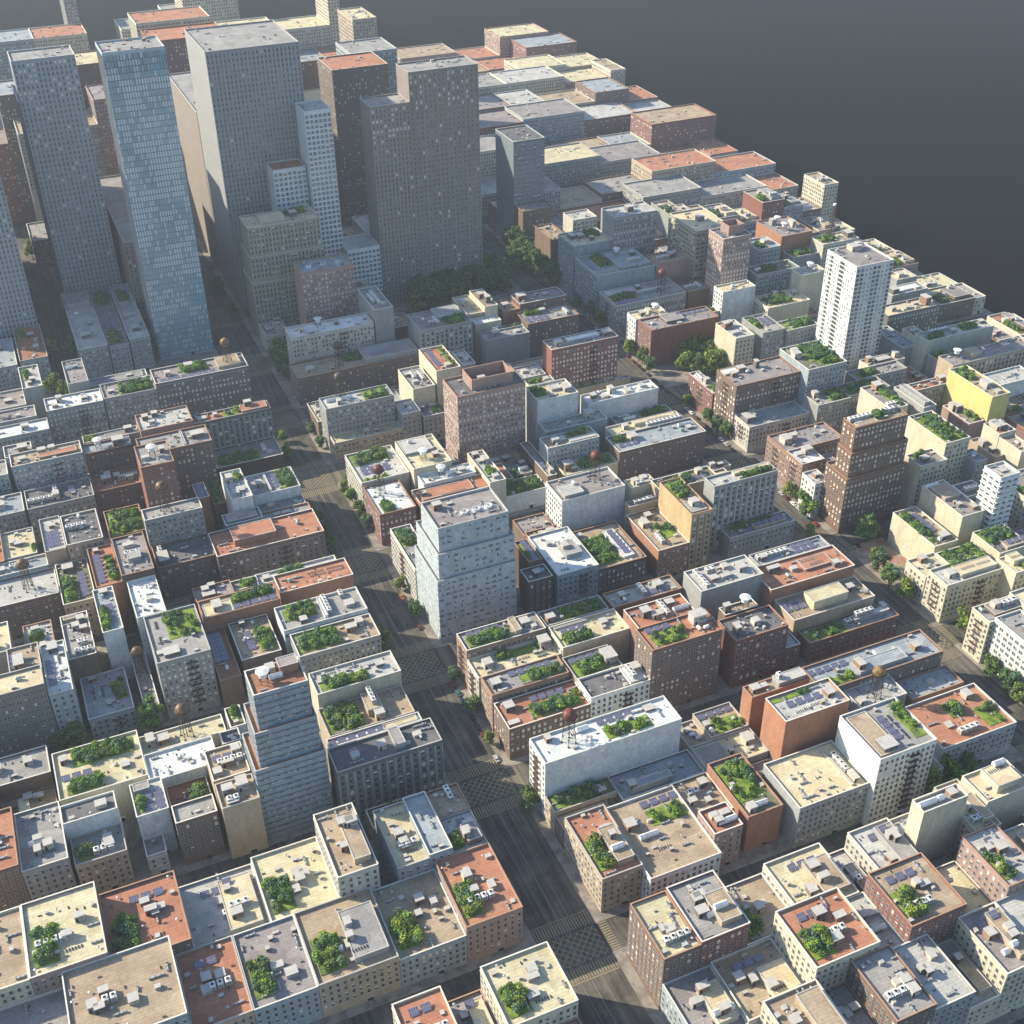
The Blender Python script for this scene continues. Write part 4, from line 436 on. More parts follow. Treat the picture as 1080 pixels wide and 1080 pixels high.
F354|547.6|583.8|1017.6|1059.9|25.2|beige|p|p|bluegrey||low beige house behind orange brick cube|21|21
F355|584.0|654.9|1017.6|1059.9|43.8|redbrick|p|p|tan||tall red brick house behind pale roof|17|23
F357|427.3|480.3|1085.1|1132.4|41.3|redbrick|p|p|mauve||tall red brick house behind dark glassy block|32|37
F358|480.5|546.0|1085.1|1132.4|43.7|bluegreywall|p|p|mauve||tall blue grey house behind dark glassy block|14|38
F359|546.2|605.6|1085.1|1132.4|34.0|brownbrick|p|p|pale||low brown brick house behind orange brick cube|13|30
F360|605.8|654.9|1085.1|1132.4|29.3|greystone|p|p|pale||low grey stone house with pale roof behind pale roof|25|25
F362|421.3|487.9|1132.6|1179.9|43.6|brownbrick|p|p|mauve||tall brown brick house behind dark glassy block|38|40
F363|488.1|525.1|1132.6|1179.9|43.5|bluegreywall|p|p|pale||tall blue grey house with pale roof behind dark glassy block|40|40
F364|525.3|581.8|1132.6|1179.9|36.4|tan|p|p|tan||low tan house behind dark glassy block|30|32
F365|582.0|620.6|1132.6|1179.9|44.6|brownbrick|p|p|bluegrey||tall brown brick house behind pale roof|27|33
F366|620.8|654.9|1132.6|1179.9|31.7|redbrick|p|p|orange||low red brick house behind pale roof|26|28
F369|478.8|514.4|1205.1|1252.4|43.8|beige|p|p|grey||tall beige house with grey roof behind dark glassy block|35|40
F370|514.6|581.2|1205.1|1252.4|44.0|cream|p|p|pale||tall cream house with pale roof behind dark glassy block|26|40
F371|581.4|636.8|1205.1|1252.4|36.4|pinkbrick|p|p|paleyellow||low pink brick house with yellowish roof behind pale roof|27|32
F372|637.0|654.9|1205.1|1252.4|43.4|whitestone|p|p|tan||tall white stone house behind pale roof|22|34
F376|552.1|606.2|1252.6|1299.9|42.6|cream|p|p|paleyellow||tall cream house behind orange brick cube|34|31
F377|606.4|654.9|1252.6|1299.9|38.9|tan|p|p|paleyellow||low tan house behind pale roof|33|35
F380|483.3|544.1|1325.1|1372.4|25.4|brown|p|p|tan||low brown house with tan roof behind dark glassy block|19|21
F381|544.3|590.6|1325.1|1372.4|26.5|redbrick|p|p|orange||low red brick house behind orange brick cube|20|22
F382|590.8|654.9|1325.1|1372.4|45.5|redbrick|p|p|bluegrey||tall red brick house with slate roof behind pale roof|30|24
F384|454.9|523.2|1372.6|1419.9|37.4|pinkbrick|p|p|tan||low pink brick house behind dark glassy block|31|28
F385|523.4|578.0|1372.6|1419.9|28.1|cream|p|p|orange||low cream house with terracotta roof behind dark glassy block|24|24
F386|578.2|641.3|1372.6|1419.9|48.4|pinkbrick|p|p|paleyellow||tall pink brick house behind pale roof|24|24"""  # tower U1 runs deep behind its front, lengthened to shade the canyon street
TREES = [(148.1, 584.1, 5.175, 's'), (149.0, 568.4, 5.175, 's'), (148.1, 553.2, 5.175, 's'), (152.2, 600.5, 4.6, 's'), (146.9, 593.8, 4.0249999999999995, 's'), (146.2, 493.5, 4.6, 's'), (146.5, 469.2, 5.175, 's'), (146.8, 415.4, 4.6, 's'), (145.8, 391.7, 5.175, 's'), (145.6, 370.2, 4.0249999999999995, 's'), (122.9, 452.2, 5.75, 's'), (122.8, 543.5, 5.175, 's'), (124.2, 559.6, 4.6, 's'), (123.2, 571.4, 4.6, 's'), (125.4, 646.0, 5.175, 's'), (128.4, 666.8, 4.6, 's'), (147.8, 670.0, 4.369999999999999, 's'), (148.3, 650.2, 4.6, 's'), (146.4, 328.1, 5.175, 's'), (156.1, 786.6, 6.8999999999999995, 's'), (158.3, 774.2, 6.8999999999999995, 's'), (151.1, 757.1, 6.8999999999999995, 's'), (153.0, 746.7, 6.324999999999999, 's'), (151.2, 773.5, 5.75, 's'), (158.8, 763.7, 5.75, 's'), (382.4, 600.5, 5.175, 's'), (384.6, 579.3, 5.75, 's'), (383.8, 566.2, 5.175, 's'), (384.3, 555.1, 5.175, 's'), (382.4, 483.0, 5.175, 's'), (380.2, 463.4, 7.475, 's'), (395.8, 427.7, 8.625, 's'), (384.4, 403.0, 7.475, 's'), (381.4, 389.6, 6.324999999999999, 's'), (382.4, 378.5, 6.324999999999999, 's'), (393.5, 346.6, 5.75, 's'), (382.4, 313.5, 5.75, 's'), (380.9, 301.2, 6.324999999999999, 's'), (380.2, 292.3, 6.324999999999999, 's'), (370.0, 444.2, 4.0249999999999995, 's'), (383.0, 680.7, 6.8999999999999995, 's'), (384.6, 665.6, 6.8999999999999995, 's'), (382.9, 652.8, 5.175, 's'), (383.3, 745.4, 6.8999999999999995, 's'), (382.7, 766.6, 5.75, 's'), (385.0, 728.6, 6.8999999999999995, 's'), (8.3, 440.6, 8.049999999999999, 's'), (-30.6, 442.7, 6.8999999999999995, 's'), (-25.3, 442.3, 6.8999999999999995, 's'), (306.1, 264.5, 6.8999999999999995, 's'), (317.8, 266.4, 6.8999999999999995, 's'), (329.5, 268.4, 5.75, 's'), (24.0, 898.0, 6.8999999999999995, 's'), (23.3, 844.7, 7.475, 's'), (7.5, 848.7, 7.475, 's'), (13.7, 1043.4, 6.8999999999999995, 's'), (139.0, 906.4, 8.049999999999999, 's'), (139.8, 861.3, 6.8999999999999995, 's'), (640.5, 687.7, 5.75, 's'), (629.5, 604.8, 5.75, 's'), (3.1, 792.0, 6.8999999999999995, 's'), (9.4, 783.3, 6.8999999999999995, 's'), (73.7, 818.4, 5.75, 's'), (41.4, 477.8, 4.0249999999999995, 's'), (305.8, 453.9, 4.6, 's'), (261.6, 292.5, 5.75, 's'), (417.7, 656.5, 9, 'c'), (427.7, 656.4, 9, 'c'), (427.9, 647.1, 9, 'c'), (427.4, 635.0, 9, 'c'), (409.9, 637.7, 9, 'c'), (417.2, 631.2, 9, 'c'), (443.1, 658.7, 9, 'c'), (440.8, 669.3, 9, 'c'), (442.9, 646.9, 9, 'c'), (405.5, 644.3, 9, 'c'), (419.3, 647.3, 9, 'c'), (424.7, 632.4, 9, 'c'), (423.3, 678.0, 9, 'c'), (277.2, 821.8, 10, 'p'), (286.8, 827.0, 10, 'p'), (296.5, 832.2, 10, 'p'), (307.5, 832.2, 10, 'p'), (314.3, 832.1, 10, 'p'), (321.0, 833.0, 10, 'p'), (330.0, 832.5, 10, 'p'), (338.0, 836.2, 10, 'p'), (343.5, 830.2, 10, 'p'), (343.3, 817.1, 10, 'p'), (335.5, 820.7, 10, 'p'), (326.6, 821.5, 10, 'p'), (302.2, 819.8, 10, 'p'), (311.0, 822.2, 10, 'p'), (289.3, 813.1, 10, 'p'), (279.8, 808.1, 10, 'p'), (270.3, 806.4, 10, 'p'), (341.6, 851.6, 10, 'p'), (347.3, 845.5, 10, 'p'), (306.3, 861.9, 10, 'p'), (294.2, 832.8, 10, 'p'), (348.2, 834.8, 10, 'p'), (335.0, 847.1, 10, 'p'), (384.0, 882.3, 10, 'p'), (389.8, 873.9, 10, 'p'), (399.7, 873.8, 10, 'p'), (404.0, 869.3, 10, 'p'), (405.6, 857.5, 10, 'p'), (405.9, 842.9, 10, 'p'), (405.0, 829.2, 10, 'p'), (380.8, 865.4, 10, 'p'), (386.5, 859.1, 10, 'p'), (392.1, 852.9, 10, 'p'), (401.9, 841.4, 10, 'p'), (402.4, 826.7, 10, 'p'), (402.1, 815.6, 10, 'p'), (401.9, 809.0, 10, 'p'), (375.4, 849.9, 10, 'p'), (380.8, 840.4, 10, 'p'), (383.8, 828.6, 10, 'p'), (384.5, 817.5, 10, 'p'), (384.3, 806.6, 10, 'p'), (385.3, 895.4, 10, 'p'), (367.2, 850.2, 10, 'p')]
CARS = [(144.6, 413.3, 'red', 'y'), (144.6, 406.4, 'teal', 'y'), (144.6, 400.3, 'navy', 'y'), (144.6, 395.0, 'blue', 'y'), (144.6, 388.6, 'black', 'y'), (144.6, 382.0, 'black', 'y'), (144.6, 375.7, 'darkred', 'y'), (144.6, 360.0, 'silver', 'y'), (380.3, 591.6, 'white', 'y'), (380.3, 584.5, 'darkred', 'y'), (380.3, 574.1, 'darkred', 'y'), (380.3, 562.2, 'orange', 'y'), (380.3, 554.9, 'white', 'y'), (380.3, 548.6, 'silver', 'y'), (380.3, 541.0, 'black', 'y'), (380.3, 487.6, 'silver', 'y'), (380.3, 482.8, 'darkred', 'y'), (380.3, 475.7, 'white', 'y'), (379.5, 459.0, 'teal', 'y'), (380.1, 453.5, 'red', 'y'), (380.3, 851.3, 'white', 'y'), (380.3, 837.8, 'white', 'y'), (369.7, 875.0, 'white', 'y'), (380.3, 763.9, 'white', 'y'), (380.3, 754.9, 'silver', 'y'), (380.3, 728.0, 'white', 'y'), (380.3, 721.2, 'silver', 'y'), (396.1, 438.2, 'navy', 'y'), (409.0, 431.3, 'orange', 'y'), (389.2, 426.4, 'black', 'y'), (10.3, 1073.3, 'silver', 'y'), (8.4, 1036.2, 'silver', 'y'), (386.6, 340.5, 'black', 'y'), (380.3, 630.0, 'black', 'y'), (380.3, 623.0, 'black', 'y'), (144.6, 487.2, 'orange', 'y'), (144.6, 460.0, 'darkred', 'y'), (144.6, 482.7, 'darkred', 'y'), (380.3, 470.2, 'silver', 'y'), (380.3, 497.6, 'red', 'y'), (380.3, 506.2, 'silver', 'y'), (380.3, 568.7, 'black', 'y'), (380.3, 597.1, 'silver', 'y'), (380.3, 640.8, 'black', 'y'), (380.3, 649.4, 'navy', 'y'), (380.3, 658.1, 'black', 'y'), (380.3, 664.7, 'darkred', 'y'), (380.3, 671.0, 'darkred', 'y'), (380.3, 679.6, 'darkred', 'y')]
PAVE = [(-330, -130, 170, 247), (-330, -130, 268, 335), (-330, -130, 357, 420), (-330, -130, 445, 512), (-330, -130, 535, 603), (-330, -130, 632, 685), (-330, -130, 708, 765), (-330, -130, 790, 850), (-330, -130, 875, 950), (-330, -130, 975, 1060), (-330, -130, 1085, 1180), (-330, -130, 1205, 1300), (-330, -130, 1325, 1420), (-110, 117, 170, 247), (-110, 117, 268, 335), (-110, 117, 357, 420), (-110, 117, 445, 512), (-110, 117, 535, 603), (-110, 117, 632, 685), (-110, 117, 708, 765), (-110, 1, 790, 850), (28, 113, 790, 850), (-110, 1, 875, 950), (28, 113, 875, 950), (-110, 1, 975, 1060), (28, 113, 975, 1060), (-110, 1, 1085, 1180), (28, 113, 1085, 1180), (-110, 1, 1205, 1300), (28, 113, 1205, 1300), (-110, 1, 1325, 1420), (28, 113, 1325, 1420), (150, 355, 170, 247), (150, 355, 268, 335), (150, 355, 357, 420), (150, 355, 445, 512), (150, 355, 535, 603), (150, 355, 632, 685), (150, 355, 708, 765), (150, 355, 790, 850), (150, 355, 875, 950), (150, 355, 975, 1060), (150, 355, 1085, 1180), (150, 355, 1205, 1300), (150, 355, 1325, 1420), (386, 655, 170, 247), (386, 655, 268, 335), (386, 655, 357, 420), (386, 655, 445, 512), (386, 655, 535, 603), (386, 655, 632, 685), (386, 655, 708, 765), (386, 655, 790, 850), (386, 655, 875, 950), (386, 655, 975, 1060), (386, 655, 1085, 1180), (386, 655, 1205, 1300), (386, 655, 1325, 1420)]
CAM_R = [[0.9168449, -0.3991156, -0.01011], [-0.233566, -0.5156643, -0.8243405], [0.3237938, 0.7581537, -0.566004]]
CAM_F = 1292.270
PI = math.pi

# ------------------------------------------------------------------ materials
def mat(name, col, rough=.85, var=.25, scale=.35, col2=None, mix2=.0, scale2=.06, metal=0, spec=.3, tint=0, streak=False, bump=0, contrast=.5):
    m = bpy.data.materials.new(name); m.use_nodes = True
    nt = m.node_tree; N = nt.nodes; L = nt.links
    b = N['Principled BSDF']
    b.inputs['Roughness'].default_value = rough
    b.inputs['Metallic'].default_value = metal
    b.inputs['Specular IOR Level'].default_value = spec
    g = N.new('ShaderNodeNewGeometry')
    n1 = N.new('ShaderNodeTexNoise'); n1.inputs['Scale'].default_value = scale; n1.inputs['Detail'].default_value = 5; n1.inputs['Roughness'].default_value = .65
    if streak:
        mp = N.new('ShaderNodeMapping'); mp.inputs['Scale'].default_value = (1, 1, .18)
        L.new(g.outputs['Position'], mp.inputs['Vector']); L.new(mp.outputs[0], n1.inputs['Vector'])
    else:
        L.new(g.outputs['Position'], n1.inputs['Vector'])
    r1 = N.new('ShaderNodeMapRange'); r1.inputs['From Min'].default_value = .5 - contrast*.5; r1.inputs['From Max'].default_value = .5 + contrast*.5
    r1.inputs['To Min'].default_value = 1 - var; r1.inputs['To Max'].default_value = 1 + var*.6
    L.new(n1.outputs['Fac'], r1.inputs['Value'])
    c = (*col, 1)
    src = None
    if col2:
        n2 = N.new('ShaderNodeTexNoise'); n2.inputs['Scale'].default_value = scale2; n2.inputs['Detail'].default_value = 6; n2.inputs['Roughness'].default_value = .6
        L.new(g.outputs['Position'], n2.inputs['Vector'])
        r2 = N.new('ShaderNodeMapRange'); r2.inputs['From Min'].default_value = .52 - mix2*.2; r2.inputs['From Max'].default_value = .62 - mix2*.2
        L.new(n2.outputs['Fac'], r2.inputs['Value'])
        mx = N.new('ShaderNodeMix'); mx.data_type = 'RGBA'; mx.inputs[6].default_value = c; mx.inputs[7].default_value = (*col2, 1)
        L.new(r2.outputs[0], mx.inputs[0]); src = mx.outputs[2]
    hs = N.new('ShaderNodeHueSaturation')
    if src: L.new(src, hs.inputs['Color'])
    else: hs.inputs['Color'].default_value = c
    if tint:
        oi = N.new('ShaderNodeObjectInfo')
        r3 = N.new('ShaderNodeMapRange'); r3.inputs['To Min'].default_value = 1 - tint; r3.inputs['To Max'].default_value = 1 + tint
        L.new(oi.outputs['Random'], r3.inputs['Value'])
        mm = N.new('ShaderNodeMath'); mm.operation = 'MULTIPLY'; L.new(r1.outputs[0], mm.inputs[0]); L.new(r3.outputs[0], mm.inputs[1])
        L.new(mm.outputs[0], hs.inputs['Value'])
    else:
        L.new(r1.outputs[0], hs.inputs['Value'])
    L.new(hs.outputs[0], b.inputs['Base Color'])
    if bump:
        bp = N.new('ShaderNodeBump'); bp.inputs['Strength'].default_value = bump; bp.inputs['Distance'].default_value = .15
        n3 = N.new('ShaderNodeTexNoise'); n3.inputs['Scale'].default_value = 2.2; L.new(g.outputs['Position'], n3.inputs['Vector'])
        L.new(n3.outputs['Fac'], bp.inputs['Height']); L.new(bp.outputs[0], b.inputs['Normal'])
    return m

WC = dict(white=(.58,.62,.62), brown=(.16,.115,.09), tan=(.4,.33,.24), grey=(.3,.315,.32), rust=(.32,.17,.115), orangebrick=(.35,.175,.11),
  greywhite=(.38,.42,.44), tanbrick=(.3,.2,.14), whitestone=(.46,.45,.4), brownbrick=(.17,.115,.09), brownbrick2=(.165,.1,.07), brownbrick3=(.27,.175,.13), cream=(.52,.49,.38),
  redbrick=(.22,.1,.08), palestone=(.4,.46,.5), bluestone=(.26,.33,.4), bluegreywall=(.28,.335,.36), darkbrick=(.105,.07,.06), tanwall=(.45,.34,.19), greystone=(.28,.295,.295),
  paleyellow=(.6,.55,.36), pinkbrick=(.33,.23,.205), beige=(.5,.475,.36), yellow=(.56,.5,.2), taupe=(.19,.18,.165), darkstone=(.14,.14,.135),
  steel=(.25,.29,.33), slate=(.27,.28,.29), curtain=(.36,.48,.55), olive=(.3,.29,.22), gridwhite=(.6,.64,.66), brownstone=(.24,.21,.19), darkglass=(.16,.2,.23),
  greengrey=(.42,.45,.38), tealwall=(.12,.22,.24))
def wallmat(k, v):
    m = mat('wall_'+k, v, .88, .2, 1.6, None, streak=False, contrast=.45)
    nt = m.node_tree; N = nt.nodes; L = nt.links; b = N['Principled BSDF']; g = [n for n in N if n.type == 'NEW_GEOMETRY'][0]
    src = b.inputs['Base Color'].links[0].from_socket
    n = N.new('ShaderNodeTexNoise'); n.inputs['Scale'].default_value = .3; n.inputs['Detail'].default_value = 6; n.inputs['Roughness'].default_value = .7
    mp = N.new('ShaderNodeMapping'); mp.inputs['Scale'].default_value = (1,1,.35); L.new(g.outputs['Position'], mp.inputs['Vector']); L.new(mp.outputs[0], n.inputs['Vector'])
    r = N.new('ShaderNodeMapRange'); r.inputs['From Min'].default_value = .3; r.inputs['From Max'].default_value = .7; r.inputs['To Min'].default_value = .76; r.inputs['To Max'].default_value = 1.12
    L.new(n.outputs['Fac'], r.inputs['Value'])
    # a slight shift of warmth from block to block of masonry
    v2 = N.new('ShaderNodeTexVoronoi'); v2.inputs['Scale'].default_value = .7 if k in ('palestone','white','whitestone','bluegreywall') else 2.2; L.new(g.outputs['Position'], v2.inputs['Vector'])
    r2 = N.new('ShaderNodeMapRange'); r2.inputs['To Min'].default_value = .8 if k in ('palestone','bluestone') else .88; r2.inputs['To Max'].default_value = 1.14; L.new(v2.outputs['Color'], r2.inputs['Value'])
    mm = N.new('ShaderNodeMath'); mm.operation = 'MULTIPLY'; L.new(r.outputs[0], mm.inputs[0]); L.new(r2.outputs[0], mm.inputs[1])
    h = N.new('ShaderNodeHueSaturation'); L.new(src, h.inputs['Color']); L.new(mm.outputs[0], h.inputs['Value']); L.new(h.outputs[0], b.inputs['Base Color'])
    return m
WM = {k: wallmat(k, v) for k, v in WC.items()}
TRIMC = dict(WC, bluestone=(.1,.11,.125), palestone=(.3,.34,.37), tanwall=(.2,.16,.1), redbrick=(.15,.075,.06), darkstone=(.22,.235,.24))
TM = {k: mat('trim_'+k, tuple(min(.8, q*1.12+.03) for q in v), .8, .2, .8) for k, v in TRIMC.items()}
RC = dict(white=((.74,.76,.74),(.5,.55,.58)), grey=((.3,.295,.29),(.42,.41,.39)), mauve=((.27,.245,.245),(.38,.35,.34)), pale=((.5,.5,.48),(.36,.35,.34)),
  tan=((.42,.34,.24),(.3,.22,.16)), orange=((.42,.19,.12),(.5,.27,.17)), paleyellow=((.6,.56,.38),(.5,.42,.25)), cream=((.66,.58,.4),(.58,.44,.26)),
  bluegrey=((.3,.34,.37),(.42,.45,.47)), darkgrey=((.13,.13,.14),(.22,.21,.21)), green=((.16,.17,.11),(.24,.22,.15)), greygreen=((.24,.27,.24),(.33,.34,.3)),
  rustroof=((.36,.17,.1),(.24,.14,.1)))
def roofmat(k, a, b2):
    m = mat('roof_'+k, a, .88, .22, .9, tuple(.45*p+.55*q for p, q in zip(b2, a)), .3, .11, bump=.25, contrast=.5)
    nt = m.node_tree; N = nt.nodes; L = nt.links; b = N['Principled BSDF']; g = [n for n in N if n.type == 'NEW_GEOMETRY'][0]
    src = b.inputs['Base Color'].links[0].from_socket
    br = N.new('ShaderNodeTexBrick'); br.inputs['Scale'].default_value = 1; br.inputs['Brick Width'].default_value = 5.5; br.inputs['Row Height'].default_value = 1.35; br.inputs['Mortar Size'].default_value = .07
    br.inputs['Color1'].default_value = (1,1,1,1); br.inputs['Color2'].default_value = (.86,.86,.86,1); br.inputs['Mortar'].default_value = (.6,.6,.6,1); br.inputs['Bias'].default_value = -.2
    L.new(g.outputs['Position'], br.inputs['Vector'])
    n = N.new('ShaderNodeTexVoronoi'); n.inputs['Scale'].default_value = .16; n.feature = 'F1'; L.new(g.outputs['Position'], n.inputs['Vector'])
    r = N.new('ShaderNodeMapRange'); r.inputs['To Min'].default_value = .82; r.inputs['To Max'].default_value = 1.12; L.new(n.outputs['Color'], r.inputs['Value'])
    mx = N.new('ShaderNodeMix'); mx.data_type = 'RGBA'; mx.blend_type = 'MULTIPLY'; mx.inputs[0].default_value = .85; L.new(src, mx.inputs[6]); L.new(br.outputs['Color'], mx.inputs[7])
    h = N.new('ShaderNodeHueSaturation'); L.new(mx.outputs[2], h.inputs['Color']); L.new(r.outputs[0], h.inputs['Value']); L.new(h.outputs[0], b.inputs['Base Color'])
    return m
RM = {k: roofmat(k, a, b) for k, (a, b) in RC.items()}
M_COPE = mat('coping_light', (.66,.64,.58), .7, .15, .5)
M_COPE2 = mat('coping_brown', (.4,.25,.17), .8, .2, .5)
M_COPE3 = mat('coping_grey', (.45,.44,.42), .8, .2, .5)
M_METAL = mat('painted_metal_white', (.7,.71,.7), .45, .12, 1.5, tint=.12)
M_METALG = mat('galvanised_metal', (.42,.43,.44), .45, .2, 1.0, metal=.3)
M_DARK = mat('dark_iron', (.045,.038,.035), .6, .2, 1.0)
M_IRONR = mat('rusty_iron', (.085,.05,.042), .75, .3, 1.0)
M_BLACK = mat('black_grille', (.02,.02,.022), .7, .1, 1.0)
M_PLASTER = mat('hutch_plaster', (.5,.45,.37), .85, .25, .8, tint=.15)
M_HUTCHG = mat('hutch_grey', (.37,.36,.35), .85, .25, .8, tint=.15)
M_PANEL = mat('solar_cells', (.13,.13,.21), .22, .15, 2.0, spec=.8)
M_PFRAME = mat('panel_frame', (.5,.5,.52), .4, .1, 2.0)
M_SKYL = mat('skylight_glass', (.3,.42,.5), .12, .15, 1.0, spec=.9)
M_LAWN = mat('lawn', (.19,.27,.04), .95, .3, .8, (.1,.15,.035), .2, .3)
M_LEAF = []
def leafmat(name, col):
    m = bpy.data.materials.new(name); m.use_nodes = True; nt = m.node_tree; N = nt.nodes; L = nt.links
    b = N['Principled BSDF']; out = N['Material Output']; b.inputs['Roughness'].default_value = .75; b.inputs['Specular IOR Level'].default_value = .2
    g = N.new('ShaderNodeNewGeometry'); n = N.new('ShaderNodeTexNoise'); n.inputs['Scale'].default_value = .9; n.inputs['Detail'].default_value = 3
    L.new(g.outputs['Position'], n.inputs['Vector'])
    oi = N.new('ShaderNodeObjectInfo')
    ad = N.new('ShaderNodeMath'); ad.operation = 'ADD'; L.new(n.outputs['Fac'], ad.inputs[0]); L.new(g.outputs['Random Per Island'], ad.inputs[1])
    r = N.new('ShaderNodeMapRange'); r.inputs['From Min'].default_value = .3; r.inputs['From Max'].default_value = 1.7; r.inputs['To Min'].default_value = .5; r.inputs['To Max'].default_value = 1.6
    L.new(ad.outputs[0], r.inputs['Value'])
    h = N.new('ShaderNodeHueSaturation'); h.inputs['Color'].default_value = (*col, 1)
    r2 = N.new('ShaderNodeMapRange'); r2.inputs['To Min'].default_value = .475; r2.inputs['To Max'].default_value = .53; L.new(oi.outputs['Random'], r2.inputs['Value'])
    L.new(r2.outputs[0], h.inputs['Hue']); L.new(r.outputs[0], h.inputs['Value']); L.new(h.outputs[0], b.inputs['Base Color'])
    t = N.new('ShaderNodeBsdfTranslucent'); L.new(h.outputs[0], t.inputs['Color'])
    mx = N.new('ShaderNodeMixShader'); mx.inputs[0].default_value = .25; L.new(b.outputs[0], mx.inputs[1]); L.new(t.outputs[0], mx.inputs[2]); L.new(mx.outputs[0], out.inputs['Surface'])
    return m
M_LEAF = [leafmat('leaf_bright', (.25,.34,.05)), leafmat('leaf_mid', (.16,.245,.055)), leafmat('leaf_dark', (.08,.14,.05)), leafmat('leaf_blue', (.12,.21,.14))]
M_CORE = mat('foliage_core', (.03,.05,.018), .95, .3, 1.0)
M_BARK = mat('bark', (.1,.075,.055), .95, .3, 1.0)
M_GLASS = mat('window_glass', (.03,.04,.05), .12, .3, .4, spec=.7, tint=.5)
M_GLASSB = mat('window_glass_blue', (.1,.16,.21), .12, .3, .25, spec=.9, tint=.4)
M_BLIND_SKY = mat('window_blind', (.62,.6,.53), .5, .15, .6, tint=.15)  # pale colour imitates sky reflected in glass; half windows use it as a blind
M_WFRAME = mat('window_frame', (.36,.37,.37), .7, .15, 1.0)
M_SPAND = mat('curtain_glass_teal', (.16,.29,.36), .08, .25, .12, spec=1.0, tint=.25)
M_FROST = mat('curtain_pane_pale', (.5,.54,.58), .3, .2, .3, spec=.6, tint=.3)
M_ASPH = mat('asphalt', (.074,.069,.062), .92, .3, .7, (.115,.105,.09), .3, .05, contrast=.5)
def streaks(m):
    nt = m.node_tree; N = nt.nodes; L = nt.links; b = N['Principled BSDF']; g = [n for n in N if n.type == 'NEW_GEOMETRY'][0]
    src = b.inputs['Base Color'].links[0].from_socket
    n = N.new('ShaderNodeTexNoise'); n.inputs['Scale'].default_value = .55; n.inputs['Detail'].default_value = 3
    mp = N.new('ShaderNodeMapping'); mp.inputs['Scale'].default_value = (1,.06,1); L.new(g.outputs['Position'], mp.inputs['Vector']); L.new(mp.outputs[0], n.inputs['Vector'])
    r = N.new('ShaderNodeMapRange'); r.inputs['From Min'].default_value = .32; r.inputs['From Max'].default_value = .68; r.inputs['To Min'].default_value = .62; r.inputs['To Max'].default_value = 1.45
    L.new(n.outputs['Fac'], r.inputs['Value']); h = N.new('ShaderNodeHueSaturation'); L.new(src, h.inputs['Color']); L.new(r.outputs[0], h.inputs['Value']); L.new(h.outputs[0], b.inputs['Base Color'])
streaks(M_ASPH)
M_PAVE = mat('paving', (.3,.27,.23), .92, .25, .8, (.2,.18,.16), .3, .15)
M_PLAZA = mat('plaza_brick', (.3,.15,.11), .92, .25, .8, (.3,.27,.23), .3, .12)
M_LINE = mat('road_paint_ochre', (.31,.26,.15), .85, .35, 1.2, contrast=.4)
M_LINEW = mat('road_paint_worn', (.2,.19,.17), .9, .4, .8, contrast=.4)
M_VOID = mat('charcoal_ground', (.004,.004,.004), 1, .1, .01, spec=.0)
TANKC = dict(red=(.2,.06,.05), gold=(.26,.16,.06), copper=(.2,.12,.075), brown=(.12,.085,.06))
TANKM = {k: mat('tank_'+k, v, .55, .35, .9, tuple(q*.5 for q in v), .4, .5, metal=.1, spec=.4) for k, v in TANKC.items()}
M_TEAL = mat('teal_tank', (.28,.4,.4), .45, .2, 1.0)

# ------------------------------------------------------------------ mesh helper
class MB:
    def __init__(s): s.v = []; s.f = []; s.m = []
    def quad(s, a, b, c, d, m=0):
        n = len(s.v); s.v += [a, b, c, d]; s.f.append((n, n+1, n+2, n+3)); s.m.append(m)
    def box(s, x0, x1, y0, y1, z0, z1, m=0, top=None, bottom=False):
        n = len(s.v)
        s.v += [(x0,y0,z0),(x1,y0,z0),(x1,y1,z0),(x0,y1,z0),(x0,y0,z1),(x1,y0,z1),(x1,y1,z1),(x0,y1,z1)]
        fs = [(0,1,5,4),(1,2,6,5),(2,3,7,6),(3,0,4,7)]
        for f in fs: s.f.append(tuple(n+i for i in f)); s.m.append(m)
        s.f.append((n+4,n+5,n+6,n+7)); s.m.append(m if top is None else top)
        if bottom: s.f.append((n+3,n+2,n+1,n)); s.m.append(m)
    def bar(s, p, q, r, m=0, k=4):
        p = Vector(p); q = Vector(q); d = (q-p)
        if d.length < 1e-6: return
        d.normalize(); u = d.orthogonal().normalized(); w = d.cross(u)
        n = len(s.v)
        for c in (p, q):
            for i in range(k):
                a = 2*PI*i/k+.4; s.v.append(tuple(c + u*(r*math.cos(a)) + w*(r*math.sin(a))))
        for i in range(k):
            j = (i+1) % k; s.f.append((n+i, n+j, n+k+j, n+k+i)); s.m.append(m)
    def lathe(s, prof, cx, cy, m=0, k=14, axis='z'):
        n = len(s.v)
        for (r, z) in prof:
            for i in range(k):
                a = 2*PI*i/k
                if axis == 'z': s.v.append((cx+r*math.cos(a), cy+r*math.sin(a), z))
                else: s.v.append((z, cx+r*math.cos(a), cy+r*math.sin(a)))
        for q in range(len(prof)-1):
            for i in range(k):
                j = (i+1) % k; s.f.append((n+q*k+i, n+q*k+j, n+(q+1)*k+j, n+(q+1)*k+i)); s.m.append(m)
        s.f.append(tuple(n+(len(prof)-1)*k+i for i in range(k))); s.m.append(m)
    def mesh(s, name, mats, smooth=False):
        me = bpy.data.meshes.new(name); me.from_pydata(s.v, [], s.f)
        for m in mats: me.materials.append(m)
        me.polygons.foreach_set('material_index', s.m)
        if smooth: me.polygons.foreach_set('use_smooth', [True]*len(s.f))
        me.update(); return me

